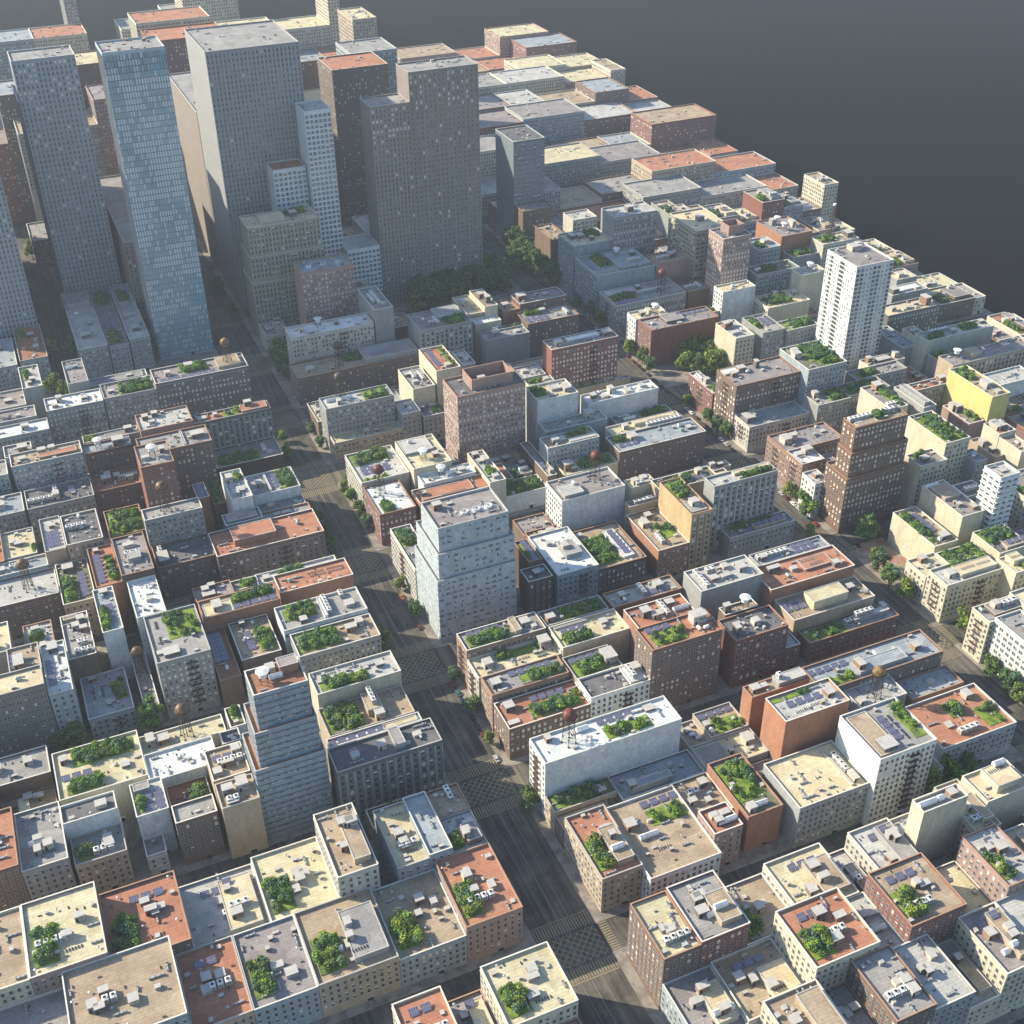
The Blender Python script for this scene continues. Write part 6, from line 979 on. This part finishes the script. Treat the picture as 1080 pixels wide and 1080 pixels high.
HD = MB(); HD.box(-.45,.45,-.1,0,0,2.0,0); HD = HD.mesh('hatch_door', [M_BLACK])
def hutch(root, x, y, z, w, d, h, i):
    o = obj('bulkhead', HUTCH[i % 4], root, (x,y,z), 0, (w,d,h))
    if h > 2.4 and w > 2: obj('hatch_door', HD, o, (-.28,-.5,0), 0, (1/w,1/d,1/h))
    return o
acn = 0
ACQ = []
def air_unit(X, Y, Z, nm, v): ACQ.append((X, Y, Z, nm, v))
def air_unit_now(X, Y, Z, nm, v):
    t = obj('air_conditioner', AC[v], None, (X,Y,Z), 0 if v == 0 else PI/2)
    tag(t, 'white air conditioner on the '+nm, 'air conditioner', 'air conditioners on the '+nm)
def features(root, cx, cy, W, D, zr, feat, nm, id, ox=0, oy=0):
    rr = random.Random(hash_id(id))
    occ = []
    def P(u, v): return (-W/2+.8+u*(W-1.6)+ox, -D/2+.8+v*(D-1.6)+oy)
    raised = []
    toks = feat.split()
    toks.sort(key=lambda t: t[0] not in 'RO')
    def zat(x, y):
        for (a,b_,c,d,h) in raised:
            if a < x < c and b_ < y < d: return h
        return zr
    for tk in toks:
        if ':' not in tk: continue
        k, a = tk.split(':'); a = a.split(',')
        if k == 'R':
            u0,v0,u1,v1,h = map(float, a[:5]); m = a[5]
            (x0,y0),(x1,y1) = P(max(0,u0),v0), P(u1,min(1,v1))
            b = MB(); b.box(x0,x1,y0,y1,zr-.02,zr+h,0); b.box(x0-.15,x1+.15,y0-.15,y0+.25,zr+h,zr+h+.25,2,bottom=True); b.box(x0-.15,x1+.15,y1-.25,y1+.15,zr+h,zr+h+.25,2,bottom=True)
            b.box(x0-.15,x0+.25,y0+.25,y1-.25,zr+h,zr+h+.25,2,bottom=True); b.box(x1-.25,x1+.15,y0+.25,y1-.25,zr+h,zr+h+.25,2,bottom=True)
            b.quad((x0+.25,y0+.25,zr+h+.04),(x1-.25,y0+.25,zr+h+.04),(x1-.25,y1-.25,zr+h+.04),(x0+.25,y1-.25,zr+h+.04),1)
            wm = WM.get(m) or WM['tan']
            rm = RM.get(m) or RM['mauve']
            if m in ('orange',): wm = WM['orangebrick']
            if m in ('mauve',): wm = WM['pinkbrick'] if 'brick' in id else WM['brown']
            if m in ('bluegrey','pale','grey'): wm = WM['grey']
            obj('penthouse', b.mesh('penthouse', [wm, rm, M_COPE3]), root); raised.append((x0,y0,x1,y1,zr+h+.04)); occ.append((x0,y0,x1,y1))
        elif k == 'O':
            u0,v0,u1,v1,h = map(float, a[:5]); (x0,y0),(x1,y1) = P(u0,v0), P(u1,v1)
            b = shell(x1-x0, y1-y0, zr+h, (x0+x1)/2, (y0+y1)/2, zr-.02, h-.6)
            obj('crown_wall', b.mesh('crown_wall', [WM[a[5]], TM[a[5]]]), root); obj('coping', coping_mesh(x1-x0, y1-y0, zr+h, M_COPE2, (x0+x1)/2, (y0+y1)/2), root)
            obj('crown_floor', roof_mesh(x1-x0, y1-y0, zr+.55, RM['darkgrey'], (x0+x1)/2, (y0+y1)/2), root)
        elif k == 'B':
            u,v,w,d,h = map(float, a[:5]); x, y = P(u,v); w = min(w*.85, W*.4); d = min(d*.85, D*.45)
            x = max(-W/2+ox+.6+w/2, min(W/2+ox-.6-w/2, x)); y = max(-D/2+oy+.6+d/2, min(D/2+oy-.6-d/2, y))
            hutch(root, x, y, zat(x,y)-.02, w, d, h, int(u*100)+int(v*10)); occ.append((x-w/2,y-d/2,x+w/2,y+d/2))
        elif k == 'A':
            u,v,n = map(float, a[:3]); n = int(n); x, y = P(u,v); s = 2.75; var = rr.randrange(2) if n < 4 else 0
            if a[3] == 'x': n = max(1, min(n, int((W-3)/s)))
            else: n = max(1, min(n, int((D-3)/s)))
            for j in range(n):
                dx, dy = ((j-(n-1)/2)*s, 0) if a[3] == 'x' else (0, (j-(n-1)/2)*s)
                xx = max(-W/2+ox+1.7, min(W/2+ox-1.7, x+dx)); yy = max(-D/2+oy+1.9, min(D/2+oy-1.9, y+dy))
                air_unit(cx+xx, cy+yy, zat(xx,yy), nm, var)
            occ.append((x-1.4-(n*1.4 if a[3]=='x' else 0), y-1.4-(n*1.4 if a[3]!='x' else 0), x+1.4+(n*1.4 if a[3]=='x' else 0), y+1.4+(n*1.4 if a[3]!='x' else 0)))
        elif k == 'S':
            u,v,nx,ny = map(float, a[:4]); nx = int(nx); ny = int(ny); x, y = P(u,v); sx, sy = 4.4, 3.6
            nx = max(1, min(nx, int((W-1)/sx))); 
            if ny*sy > D-1: sy = (D-1)/ny; 
            scl = min(1.0, sy/3.2)
            for i in range(nx):
                for j in range(ny):
                    xx = x+(i-(nx-1)/2)*sx; yy = y+(j-(ny-1)/2)*sy
                    if abs(xx-ox) > W/2-1.6: continue
                    yy = max(-D/2+oy+1.4, min(D/2+oy-1.4, yy))
                    obj('solar_panel', PANEL, root, (xx,yy,zat(xx,yy)+.02), 0, (scl,scl,scl))
            occ.append((x-nx*sx/2, y-ny*sy/2, x+nx*sx/2, y+ny*sy/2))
        elif k == 'V':
            u,v,n = map(float, a[:3]); n = int(n); x, y = P(u,v)
            for j in range(n):
                d = (j-(n-1)/2)*1.05
                xx, yy = (x+d, y) if a[3] == 'x' else (x, y+d)
                if abs(xx-ox) < W/2-.8 and abs(yy-oy) < D/2-.8: obj('vent', VENT, root, (xx,yy,zat(xx,yy)), 0 if a[3] == 'x' else PI/2)
        elif k == 'W':
            u,v = map(float, a[:2]); x, y = P(u,v); sc = .9 if min(W,D) > 9 else .78
            m = 3.2*sc
            x = max(-W/2+ox+m, min(W/2+ox-m, x)); y = max(-D/2+oy+m, min(D/2+oy-m, y))
            water_tower(cx+x, cy+y, zr, a[2], 'the '+nm, sc); occ.append((x-3,y-3,x+3,y+3))
        elif k == 'K':
            u,v = map(float, a[:2]); x, y = P(u,v)
            t = thing('drum_tank', 'white round drum tank on short legs on the '+nm, 'water tank', (cx+x,cy+y,zat(x,y)), 0, 'drum tanks on the roofs')
            obj('tank', DRUM[0], t); obj('bracing', DRUM[2], t)
            for p in DRUM[3]: obj('leg', DRUM[1], t, (p[0],p[1],0))
            occ.append((x-2,y-2,x+2,y+2))
        elif k == 'C':
            u,v = map(float, a[:2]); x, y = P(u,v); big = min(W,D) > 9
            o = obj('horizontal_tank', CYL[1 if hash_id(id) % 3 == 0 else 0], None, (cx+x,cy+y,zat(x,y)), 0 if hash_id(id+a[0]) % 2 else PI/2, (.8,.8,.8))
            n2 = sum(1 for t in toks if t[0] == 'C')
            tag(o, ('teal' if hash_id(id) % 3 == 0 else 'pale')+' horizontal tank '+('lying' if n2 < 2 else 'one of a pair')+' on the '+nm, 'tank', 'horizontal tanks on the '+nm)
        elif k == 'P':
            u,v = map(float, a[:2]); x, y = P(u,v); b = MB(); z = zr
            b.bar((0,0,0),(0,0,4.5),.07,0); b.bar((-.9,0,3.8),(.9,0,3.8),.05,0); b.bar((-.6,0,4.2),(.6,0,4.2),.05,0); b.bar((0,0,4),(1.3,-1.3,0),.03,0); b.bar((0,0,4),(-1.3,-1.3,0),.03,0)
            obj('antenna', b.mesh('antenna', [M_METALG]), root, (x,y,z))
            for q in range(3): obj('vent_cap', DISH, root, (x+1.5+q*1.3, y+rr.uniform(-1,1), z))
        elif k in 'GD':
            u0,v0,u1,v1 = map(float, a[:4]); (x0,y0),(x1,y1) = P(u0,v0), P(u1,min(v1,1.0))
            if y1-y0 < 1 or x1-x0 < 1: continue
            if k == 'G':
                b = MB(); b.box(cx+x0,cx+x1,cy+y0,cy+y1,zr-.02,zr+.22,0); o = obj('lawn', b.mesh('lawn', [M_LAWN])); tag(o, 'green lawn bed planted on the '+nm, None, None, 'stuff')
            area = (x1-x0)*(y1-y0)
            n = area/4.2 if k == 'D' else area/14
            if k == 'D':
                b = MB(); b.box(x0,x1,y0,y1,zr-.02,zr+.3,0); o = obj('planter', b.mesh('planter', [M_LAWN]), root)
            n = max(2, min(55, int(n)))
            for j in range(n):
                if k == 'G' and rr.random() < .6:
                    e = rr.randrange(4); uu = [rr.uniform(0,.22), rr.uniform(.78,1), rr.uniform(0,1), rr.uniform(0,1)][e]; vv = [rr.uniform(0,1), rr.uniform(0,1), rr.uniform(0,.25), rr.uniform(.75,1)][e]
                else: uu, vv = rr.uniform(.02,.98), rr.uniform(.02,.98)
                s = rr.uniform(.95,1.7) * (1.0 if k == 'D' else .9)
                xx = x0+.9+uu*max(.1,(x1-x0-1.8)); yy = y0+.9+vv*max(.1,(y1-y0-1.8))
                SHRUBQ.append((cx+xx, cy+yy, zr+.1, s, nm, rr.randrange(9)))
        elif k == 'Q':
            n = int(a[0]); 
            for j in range(n): obj('cooling_fan', FAN, root, (ox+(j-(n-1)/2)*W/(n+.6), oy, zr))
    # loose small clutter so that no roof is bare
    n = int(W*D/ (24 if len(toks) else 45))
    for j in range(min(22, n)):
        x, y = rr.uniform(-W/2+1.5, W/2-1.5)+ox, rr.uniform(-D/2+1.5, D/2-1.5)+oy
        if any(a_-.8 < x < c_+.8 and b_-.8 < y < d_+.8 for (a_,b_,c_,d_) in occ): continue
        occ.append((x-.6,y-.6,x+.6,y+.6))
        q = rr.random()
        if q < .22: obj('vent_cap', DISH, root, (x,y,zat(x,y)), 0, (.6,.6,.6))
        elif q < .45 and min(W,D) > 8:
            ln = rr.uniform(2,5); obj('duct', DUCT, root, (x,y,zat(x,y)), rr.choice([0,PI/2]), (min(ln, min(W,D)*.35)/4,1,1))
        elif q < .7: hutch(root, x, y, zat(x,y)-.01, rr.uniform(.8,2.2), rr.uniform(.8,1.8), rr.uniform(.6,1.7), rr.randrange(4))
        else: obj('vent', VENT, root, (x,y,zat(x,y)), rr.choice([0,PI/2]))

COPE = {}
def cope_for(wall, id):
    if wall in ('brownbrick','brownbrick2','brownbrick3','redbrick','rust','orangebrick','brown','darkbrick','tanwall','tanbrick','pinkbrick'): return M_COPE2 if hash_id(id) % 3 else M_COPE
    if wall in ('white','cream','beige','whitestone','greywhite','paleyellow','palestone','bluegreywall'): return M_COPE
    return M_COPE3 if hash_id(id) % 2 else M_COPE

def build(row):
    f = row.split('|')
    id = f[0]; x0, x1, y0, y1, H = map(float, f[1:6]); wall, sf, sl, roof, feat, nm, zf, zl = f[6:14]; zf = float(zf); zl = float(zl)
    W, D = x1-x0, y1-y0; cx, cy = (x0+x1)/2, (y0+y1)/2
    root = thing(kind_name(id, wall, H), nm, 'skyscraper' if (id[0] == 'U' or H > 60) else 'building', (cx, cy, 0))
    BLD.append((id, x0, x1, y0, y1, H, nm))
    wm, tm, rm = WM[wall], TM[wall], RM.get(roof, RM['grey'])
    reflp = {'U1':.05,'U5':.03,'U8':.03,'U9':.1,'U11':.05,'LA5':.75,'LD1':.6,'LD2':.35,'LD3':.4,'TB':.45,'TC':.7,'M4j':.75,'R13':.5,'R30':.5,'P6':.6,'U7':.25,'U7b':.3,'U2':.35,'LD13':.3,'M3a':.5,'T3':.4,'TD':.2,'R22':.5,'P3':.4,'M5a':.3,'TE':.3,'LD12':.25,'U4':.02,'M1d':.3}.get(id, .1)
    tiers = None
    if 'X:TA' in feat: tiers = [(0,0,0,0,38,0),(1.6,0,1.6,0,52.5,1),(3.0,2.2,3.7,5,66,2)]
    if 'X:TD' in feat: tiers = [(0,0,0,0,40,0),(2.6,1.2,2.2,2,57.5,1),(5.0,2.4,4.6,3,75,2)]
    if 'X:T3' in feat: tiers = [(0,0,0,0,36,0),(1.0,1.2,1.0,6,51.5,1),(1.8,3.8,2.0,6,67,2)]
    if 'X:U4' in feat: tiers = [(0,0,0,0,44.5,0),(1.0,1,1.2,1,63.5,1),(2,2,2.4,2,84.5,2)]
    if tiers:
        wl = []
        for (l, r, fr, bk, h, k) in tiers:
            w, d = W-l-r, D-fr-bk; ox, oy = (l-r)/2, (fr-bk)/2
            zb = 0 if k == 0 else tiers[k-1][4]-1.0
            band = 1 if 'TD' in feat else 0
            b = shell(w, d, h, ox, oy, zb, 1.0, (sf, sl), band)
            obj('wall', b.mesh('wall', [wm, tm]), root)
            last = k == 2
            rmm = rm if last else (RM['orange'] if 'TD' in feat else M_COPE3 if 'TA' in feat else RM['tan'])
            obj('roof', roof_mesh(w, d, h-1.0, rmm, ox, oy), root); obj('coping', coping_mesh(w, d, h, M_COPE if ('TD' in feat and last) else M_COPE3 if 'TA' in feat else cope_for(wall, id), ox, oy), root)
            wl += place_windows(root, id, sf, 'f', w, d, h+ (1.0), zb, max(zf, zb), 0, ox, oy, reflp)
            wl += place_windows(root, id, sl, 'l', w, d, h+ (1.0), zb, max(zl, zb), 0, ox, oy, reflp)
            if last:
                extra = {'X:TA':'Q:3 B:.15,.75,5,4,3.5 B:.35,.8,3,2,1', 'X:TD':'K:.25,.45 R:.6,.55,.98,.97,4,rust B:.45,.85,4,4,3 A:.5,.5,2,x', 'X:T3':'D:.35,.45,.75,.95 A:.25,.75,6,x A:.85,.8,5,x B:.15,.5,4,4,1 R:.05,.05,.45,.4,.8,tan', 'X:U4':'R:.2,.2,.55,.7,3,cream B:.7,.5,6,6,4 D:.6,.6,.9,.9'}['X:'+feat.split('X:')[1][:2]]
                if 'TA' in feat:
                    for j in range(3): obj('cooling_fan', FAN, root, (ox+(-1+j)*6.2+5, oy-3.2, h-.75))
                    bb = MB(); bb.box(ox-4.5,ox+14.5,oy-5.4,oy-1.0,h-1.02,h-.75); obj('fan_plinth', bb.mesh('fan_plinth',[M_METALG]), root)
                    extra = extra.replace('Q:3 ','')
                features(root, cx, cy, w, d, h-1.0, extra, nm, id, ox, oy)
        put_windows(root, wl)
        return root
    b = shell(W, D, H, 0, 0, 0, 1.0, (sf, sl))
    obj('wall', b.mesh('wall', [wm, tm]), root)
    obj('roof', roof_mesh(W, D, H-1.0, rm), root)
    obj('coping', coping_mesh(W, D, H, cope_for(wall, id)), root)
    wl = place_windows(root, id, sf, 'f', W, D, H, 0, zf, reflp=reflp) + place_windows(root, id, sl, 'l', W, D, H, 0, zl, reflp=reflp)
    if wl: put_windows(root, wl, 100 if id[0] != 'F' or y0 < 360 else 0)
    if sl == 'f': fire_escape(root, W, D, H, 'l', zl, 0)
    if sf == 'f': fire_escape(root, W, D, H, 'f', zf, 0)
    if sf in 'pv' and id in ('LA5','LD1','LA3','M0k','M2b','R12','R1a','LA20','M1e','LD13','R13','M5a','M4j'): fire_escape(root, W, D, H, 'f', zf, W*.12)
    # street door
    b = MB(); b.box(-1.1,1.1,-.12,0,.15,2.8,0); b.box(-1.5,1.5,-.9,0,2.9,3.15,1,bottom=True); obj('door', b.mesh('door', [M_BLACK, tm]), root, (W*.1,-D/2-.02,0))
    features(root, cx, cy, W, D, H-1.0, feat, nm, id)
    return root
for row in ROWS.strip().split('\n'): build(row)

# ------------------------------------------------------------------ shrubs on the roofs
def dist(p): return math.hypot(p[0]-60, p[1])
SHRUBQ.sort(key=dist)
for (x,y,z,s,nm,k) in SHRUBQ[:300]:
    o = obj('shrub', SHRUB[k], None, (x,y,z), random.uniform(0,6.28), (s*random.uniform(.9,1.2), s*random.uniform(.9,1.2), s*random.uniform(.85,1.3)))
    tag(o, 'leafy green shrub on the '+nm, 'shrub', 'shrubs on the '+nm)
rest = SHRUBQ[300:]
if rest:
    V = []; Fc = []; Mi = []
    low = []
    for k in range(9):
        me = SHRUB[k]; low.append(([v.co.copy() for v in me.vertices], [tuple(p.vertices) for p in me.polygons], [p.material_index for p in me.polygons]))
    for (x,y,z,s,nm,k) in rest:
        vs, fs, ms = low[k]; n = len(V); a = random.uniform(0,6.28); ca, sa = math.cos(a)*s, math.sin(a)*s
        V += [(x+v.x*ca-v.y*sa, y+v.x*sa+v.y*ca, z+v.z*s) for v in vs]; Fc += [tuple(n+i for i in f) for f in fs]; Mi += ms
    me = bpy.data.meshes.new('shrubbery'); me.from_pydata(V, [], Fc)
    for m in (M_LEAF[0], M_LEAF[1], M_LEAF[2], M_CORE, M_LEAF[3]): me.materials.append(m)
    me.polygons.foreach_set('material_index', Mi)
    o = obj('shrubbery', me); tag(o, 'green shrubbery on the more distant roof gardens', None, None, 'stuff')

ACQ.sort(key=dist)
for q in ACQ[:300]: air_unit_now(*q)
if ACQ[300:]:
    V = []; Fc = []; Mi = []
    for (x,y,z,nm,v) in ACQ[300:]:
        me = AC[v]; n = len(V); V += [(x+(q.co.x if v == 0 else -q.co.y), y+(q.co.y if v == 0 else q.co.x), z+q.co.z) for q in me.vertices]
        Fc += [tuple(n+i for i in p.vertices) for p in me.polygons]; Mi += [p.material_index for p in me.polygons]
    me = bpy.data.meshes.new('far_coolers'); me.from_pydata(V, [], Fc)
    for m in (M_METAL, M_METALG, M_BLACK): me.materials.append(m)
    me.polygons.foreach_set('material_index', Mi)
    tag(obj('air_conditioner', me), 'white air conditioners scattered over the more distant roofs', None, None, 'stuff')
# ------------------------------------------------------------------ trees
def nearest(x, y):
    best = min(BLD, key=lambda b: max(b[1]-x, 0, x-b[2])**2 + max(b[3]-y, 0, y-b[4])**2 + (4 if b[0][0] == 'F' else 0)*40)
    return best[6]
for i, (x, y, r, k) in enumerate(TREES):
    kk = {'s': [0,1,3,4,5], 'c': [0,1,5], 'p': [2,6,1]}[k]
    cr, tr = TREE[kk[i % len(kk)]]
    if k == 'p': lab, grp = 'dark green broadleaf tree in the dense park beside the wide boulevard', 'trees massed in the park'
    elif k == 'c': lab, grp = 'green tree in the thick clump above the small paved square', 'trees in the clump by the square'
    else: lab = ('street tree with %s crown standing by the ' % ['light green','rounded','bluish','bushy','yellowish','dark'][i % 6]) + nearest(x, y); grp = 'street trees near the '+nearest(x, y)
    t = thing('tree', lab, 'tree', (x, y, .15), random.uniform(0,6.28), grp)
    s = r*random.uniform(.92,1.08); t.scale = (s, s, s*random.uniform(.95,1.15))
    obj('crown', cr, t); obj('trunk', tr, t)

# ------------------------------------------------------------------ cars
CARC = dict(red=(.26,.035,.03), darkred=(.12,.03,.027), teal=(.04,.16,.16), navy=(.03,.05,.12), blue=(.12,.25,.4), black=(.02,.02,.022), silver=(.45,.46,.47), white=(.78,.78,.76), orange=(.34,.17,.05))
def car_meshes(color):
    m = mat('car_paint_'+color, CARC[color], .25, .05, 1.0, spec=.6)
    b = MB(); prof = [(-2.2,.35),(-2.2,.8),(-1.5,.92),(-.95,1.42),(.75,1.45),(1.45,.98),(2.15,.85),(2.2,.35)]
    n = len(b.v)
    for sx in (-.88,.88):
        for (y, z) in prof: b.v.append((sx*(.82 if z > 1.1 else 1), y, z))
    k = len(prof)
    b.f.append(tuple(n+i for i in range(k))); b.m.append(0); b.f.append(tuple(n+k+i for i in reversed(range(k)))); b.m.append(0)
    for i in range(k): j = (i+1)%k; b.f.append((n+i, n+k+i, n+k+j, n+j)); b.m.append(0)
    body = b.mesh('body', [m])
    g = MB(); g.quad((-.68,-.97,1.4),(.68,-.97,1.4),(.8,-1.47,.97),(-.8,-1.47,.97)); g.quad((-.8,1.4,1.03),(.8,1.4,1.03),(.68,.82,1.45),(-.68,.82,1.45))
    for s in (-1,1): g.quad((s*.9,-1.2,1.0),(s*.9,1.15,1.03),(s*.76,.7,1.38),(s*.76,-.9,1.36))
    gl = g.mesh('windscreen', [M_GLASS])
    for v in gl.vertices: v.co.z += .015
    w = MB(); w.lathe([(.32,-.1),(.32,.1)],0,0,0,10,'x'); wh = w.mesh('wheel', [M_BLACK])
    h = MB(); h.box(-.2,.2,-.04,.04,0,.16,0); hd = h.mesh('headlight', [M_METAL])
    return body, gl, wh, hd
CM = {}
for i, (x, y, c, al) in enumerate(CARS):
    if c not in CM: CM[c] = car_meshes(c)
    body, gl, wh, hd = CM[c]
    word = {'darkred':'dark red','navy':'navy blue','blue':'light blue'}.get(c, c)
    t = thing('parked_car', word+' car at the kerb beside the '+nearest(x, y), 'car', (x, y, .03), 0, 'cars parked along the kerbs')
    obj('body', body, t); obj('windscreen', gl, t)
    for sx in (-.8,.8):
        for sy in (-1.4,1.4): obj('wheel', wh, t, (sx,sy,.33))
        obj('headlight', hd, t, (sx*.75,2.2,.6))

# ------------------------------------------------------------------ mast at the far corner
def mast(x, y, z, h, lab):
    t = thing('radio_mast', lab, 'mast', (x,y,z)); b = MB(); c = [(1,1),(-1,1),(-1,-1),(1,-1)]
    n = 9
    for k in range(n):
        z0, z1 = h*k/n, h*(k+1)/n; f0, f1 = 2.2-1.6*k/n, 2.2-1.6*(k+1)/n
        for i in range(4):
            a, e = c[i], c[(i+1)%4]
            b.bar((a[0]*f0,a[1]*f0,z0),(a[0]*f1,a[1]*f1,z1),.22,0); b.bar((a[0]*f0,a[1]*f0,z0),(e[0]*f1,e[1]*f1,z1),.13,0); b.bar((a[0]*f1,a[1]*f1,z1),(e[0]*f1,e[1]*f1,z1),.13,0)
    obj('lattice', b.mesh('lattice', [M_IRONR]), t); s = MB(); s.lathe([(1.2,h),(1.2,h+1.4)],0,0,0,12); obj('antenna_drum', s.mesh('antenna_drum', [M_METAL]), t)
for bb in BLD:
    if bb[0] == 'R39': mast((bb[1]+bb[2])/2-2, bb[4]-5, bb[5]-1, 26, 'rusty lattice mast rising beside the roof garden at the far corner')

# ------------------------------------------------------------------ ground
def struct(name, me, label=None):
    o = obj(name, me); o['kind'] = 'structure'
    if label: o['label'] = label
    return o
XE0, XE1, YE0, YE1 = -420, 662, 120, 1440
b = MB(); b.box(XE0,XE1,YE0,YE1,-5.9,0); struct('road', b.mesh('road', [M_ASPH]), 'dark asphalt carriageways between the blocks')
b = MB(); b.quad((-2600,-300,-6),(3400,-300,-6),(3400,4200,-6),(-2600,4200,-6)); struct('ground', b.mesh('ground', [M_VOID]), 'plain charcoal ground beyond the edge of the city')
b = MB()
for (xa,xb,ya,yb) in PAVE:
    b.box(xa-4.2,xb+4.2 if xb < 600 else XE1-.5,ya-3.6,yb+3.6,.002,.15)
struct('pavement', b.mesh('pavement', [M_PAVE]), 'raised pavements round every block')
XAV = [(121.2,145.8),(359.2,381.8)]
lines = MB(); worn = MB()
YBS = sorted({(p[2],p[3]) for p in PAVE}); sy = [(YBS[i][1]+3.6, YBS[i+1][0]-3.6) for i in range(12)]
for (ax0, ax1) in XAV:
    for (s0, s1) in sy:
        if s0 > 900: continue
        # zebra bars across the avenue on both sides of the crossing
        for (c0, c1) in ((s0-6.5, s0-1.0), (s1+1.0, s1+6.5)):
            x = ax0+.7
            while x < ax1-.7:
                lines.quad((x,c0,.006),(x+.42,c0,.006),(x+.42,c1,.006),(x,c1,.006)); x += 1.15
        for yy in (s0-7.3, s1+7.0): lines.quad((ax0+.4,yy,.006),(ax1-.4,yy,.006),(ax1-.4,yy+.38,.006),(ax0+.4,yy+.38,.006))
        # box junction lattice
        X0, X1, Y0, Y1 = ax0+.6, ax1-.6, s0+.2, s1-.2
        st = 3.1; hw = .15
        for sgn, zz in ((1,.006),(-1,.010)):
            k = -40
            while k < 60:
                c = k*st; k += 1
                # line y = sgn*(x-X0) + Y0 + c clipped
                pts = []
                for x in (X0, X1):
                    y = sgn*(x-X0)+Y0+c
                    if Y0 <= y <= Y1: pts.append((x, y))
                for y in (Y0, Y1):
                    x = X0 + sgn*(y-Y0-c)
                    if X0 < x < X1: pts.append((x, y))
                if len(pts) >= 2:
                    p, q = pts[0], pts[-1]
                    if math.hypot(p[0]-q[0], p[1]-q[1]) < 1: continue
                    d = Vector((q[0]-p[0], q[1]-p[1], 0)).normalized(); nrm = Vector((-d.y, d.x, 0))*hw
                    lines.quad((p[0]-nrm.x,p[1]-nrm.y,zz),(q[0]-nrm.x,q[1]-nrm.y,zz),(q[0]+nrm.x,q[1]+nrm.y,zz),(p[0]+nrm.x,p[1]+nrm.y,zz))
        # side street zebras
        for (c0, c1) in ((ax0-4.6, ax0-.8), (ax1+.8, ax1+4.6)):
            y = s0+.5
            while y < s1-.5:
                lines.quad((c0,y,.006),(c1,y,.006),(c1,y+.4,.006),(c0,y+.4,.006)); y += 1.15
    ys = 130
    for i in range(13):
        a = (sy[i-1][1]+7.5) if i else 130; e = (sy[i][0]-7.8) if i < 12 else 1400
        if e-a < 5: continue
        for fx in (.33,.5,.67):
            x = ax0 + (ax1-ax0)*fx; w = .14 if fx != .5 else .22
            worn.quad((x-w,a,.006),(x+w,a,.006),(x+w,e,.006),(x-w,e,.006))
struct('crosswalk_markings', lines.mesh('crosswalk', [M_LINE]), 'ochre zebra bars and crosshatched junction boxes')
struct('lane_markings', worn.mesh('lane_markings', [M_LINEW]), 'worn lane lines along the avenues')
b = MB(); b.quad((386.5,402,.158),(406,402,.158),(406,428,.158),(386.5,428,.158)); struct('square_paving', b.mesh('square', [M_PLAZA]), 'reddish paving of the small square')

# ------------------------------------------------------------------ haze
b = MB(); b.box(-2610,3410,-310,4210,-7,403,0,bottom=True)
mh = bpy.data.materials.new('haze_air'); mh.use_nodes = True; nt = mh.node_tree; nt.nodes.remove(nt.nodes['Principled BSDF'])
pv = nt.nodes.new('ShaderNodeVolumePrincipled'); pv.inputs['Color'].default_value = (.75,.85,1,1); pv.inputs['Density'].default_value = .00009; pv.inputs['Anisotropy'].default_value = .2
nt.links.new(pv.outputs[0], nt.nodes['Material Output'].inputs['Volume'])
hz = obj('haze', b.mesh('haze', [mh])); hz['kind'] = 'stuff'; hz['label'] = 'pale blue haze over the distant blocks'

# ------------------------------------------------------------------ light, sky, camera
SUN_AZ = Vector((-.8,.6,0)).normalized(); EL = math.radians(30)
w = bpy.data.worlds.new('World'); SC.world = w; w.use_nodes = True; nt = w.node_tree
sky = nt.nodes.new('ShaderNodeTexSky'); sky.sky_type = 'NISHITA'; sky.sun_disc = False; sky.sun_elevation = EL
sky.ozone_density = 3.0; sky.air_density = 1.2; sky.sun_rotation = math.atan2(SUN_AZ.x, SUN_AZ.y)
nt.links.new(sky.outputs[0], nt.nodes['Background'].inputs[0]); nt.nodes['Background'].inputs[1].default_value = .12
ld = bpy.data.lights.new('sun', 'SUN'); ld.energy = 5.0; ld.angle = math.radians(.6); ld.color = (1,.88,.67)
lo = bpy.data.objects.new('sun', ld); COL.objects.link(lo)
sd = Vector((SUN_AZ.x*math.cos(EL), SUN_AZ.y*math.cos(EL), math.sin(EL)))
lo.rotation_euler = sd.to_track_quat('Z','Y').to_euler(); lo.location = (0,0,600)
cd = bpy.data.cameras.new('camera'); cam = bpy.data.objects.new('camera', cd); COL.objects.link(cam); SC.camera = cam
cd.sensor_width = 36; cd.sensor_fit = 'HORIZONTAL'; cd.lens = CAM_F/1080*36; cd.clip_start = 1; cd.clip_end = 8000
r, d, f = CAM_R
m = Matrix(((r[0],-d[0],-f[0],0),(r[1],-d[1],-f[1],0),(r[2],-d[2],-f[2],400),(0,0,0,1)))
cam.matrix_world = m
SC.view_settings.view_transform = 'Standard'; SC.view_settings.look = 'None'; SC.view_settings.gamma = 1; SC.view_settings.exposure = .88
SC.cycles.volume_max_steps = 64
SC.cycles.max_bounces = 6; SC.cycles.diffuse_bounces = 3; SC.cycles.volume_bounces = 0; SC.cycles.transparent_max_bounces = 4
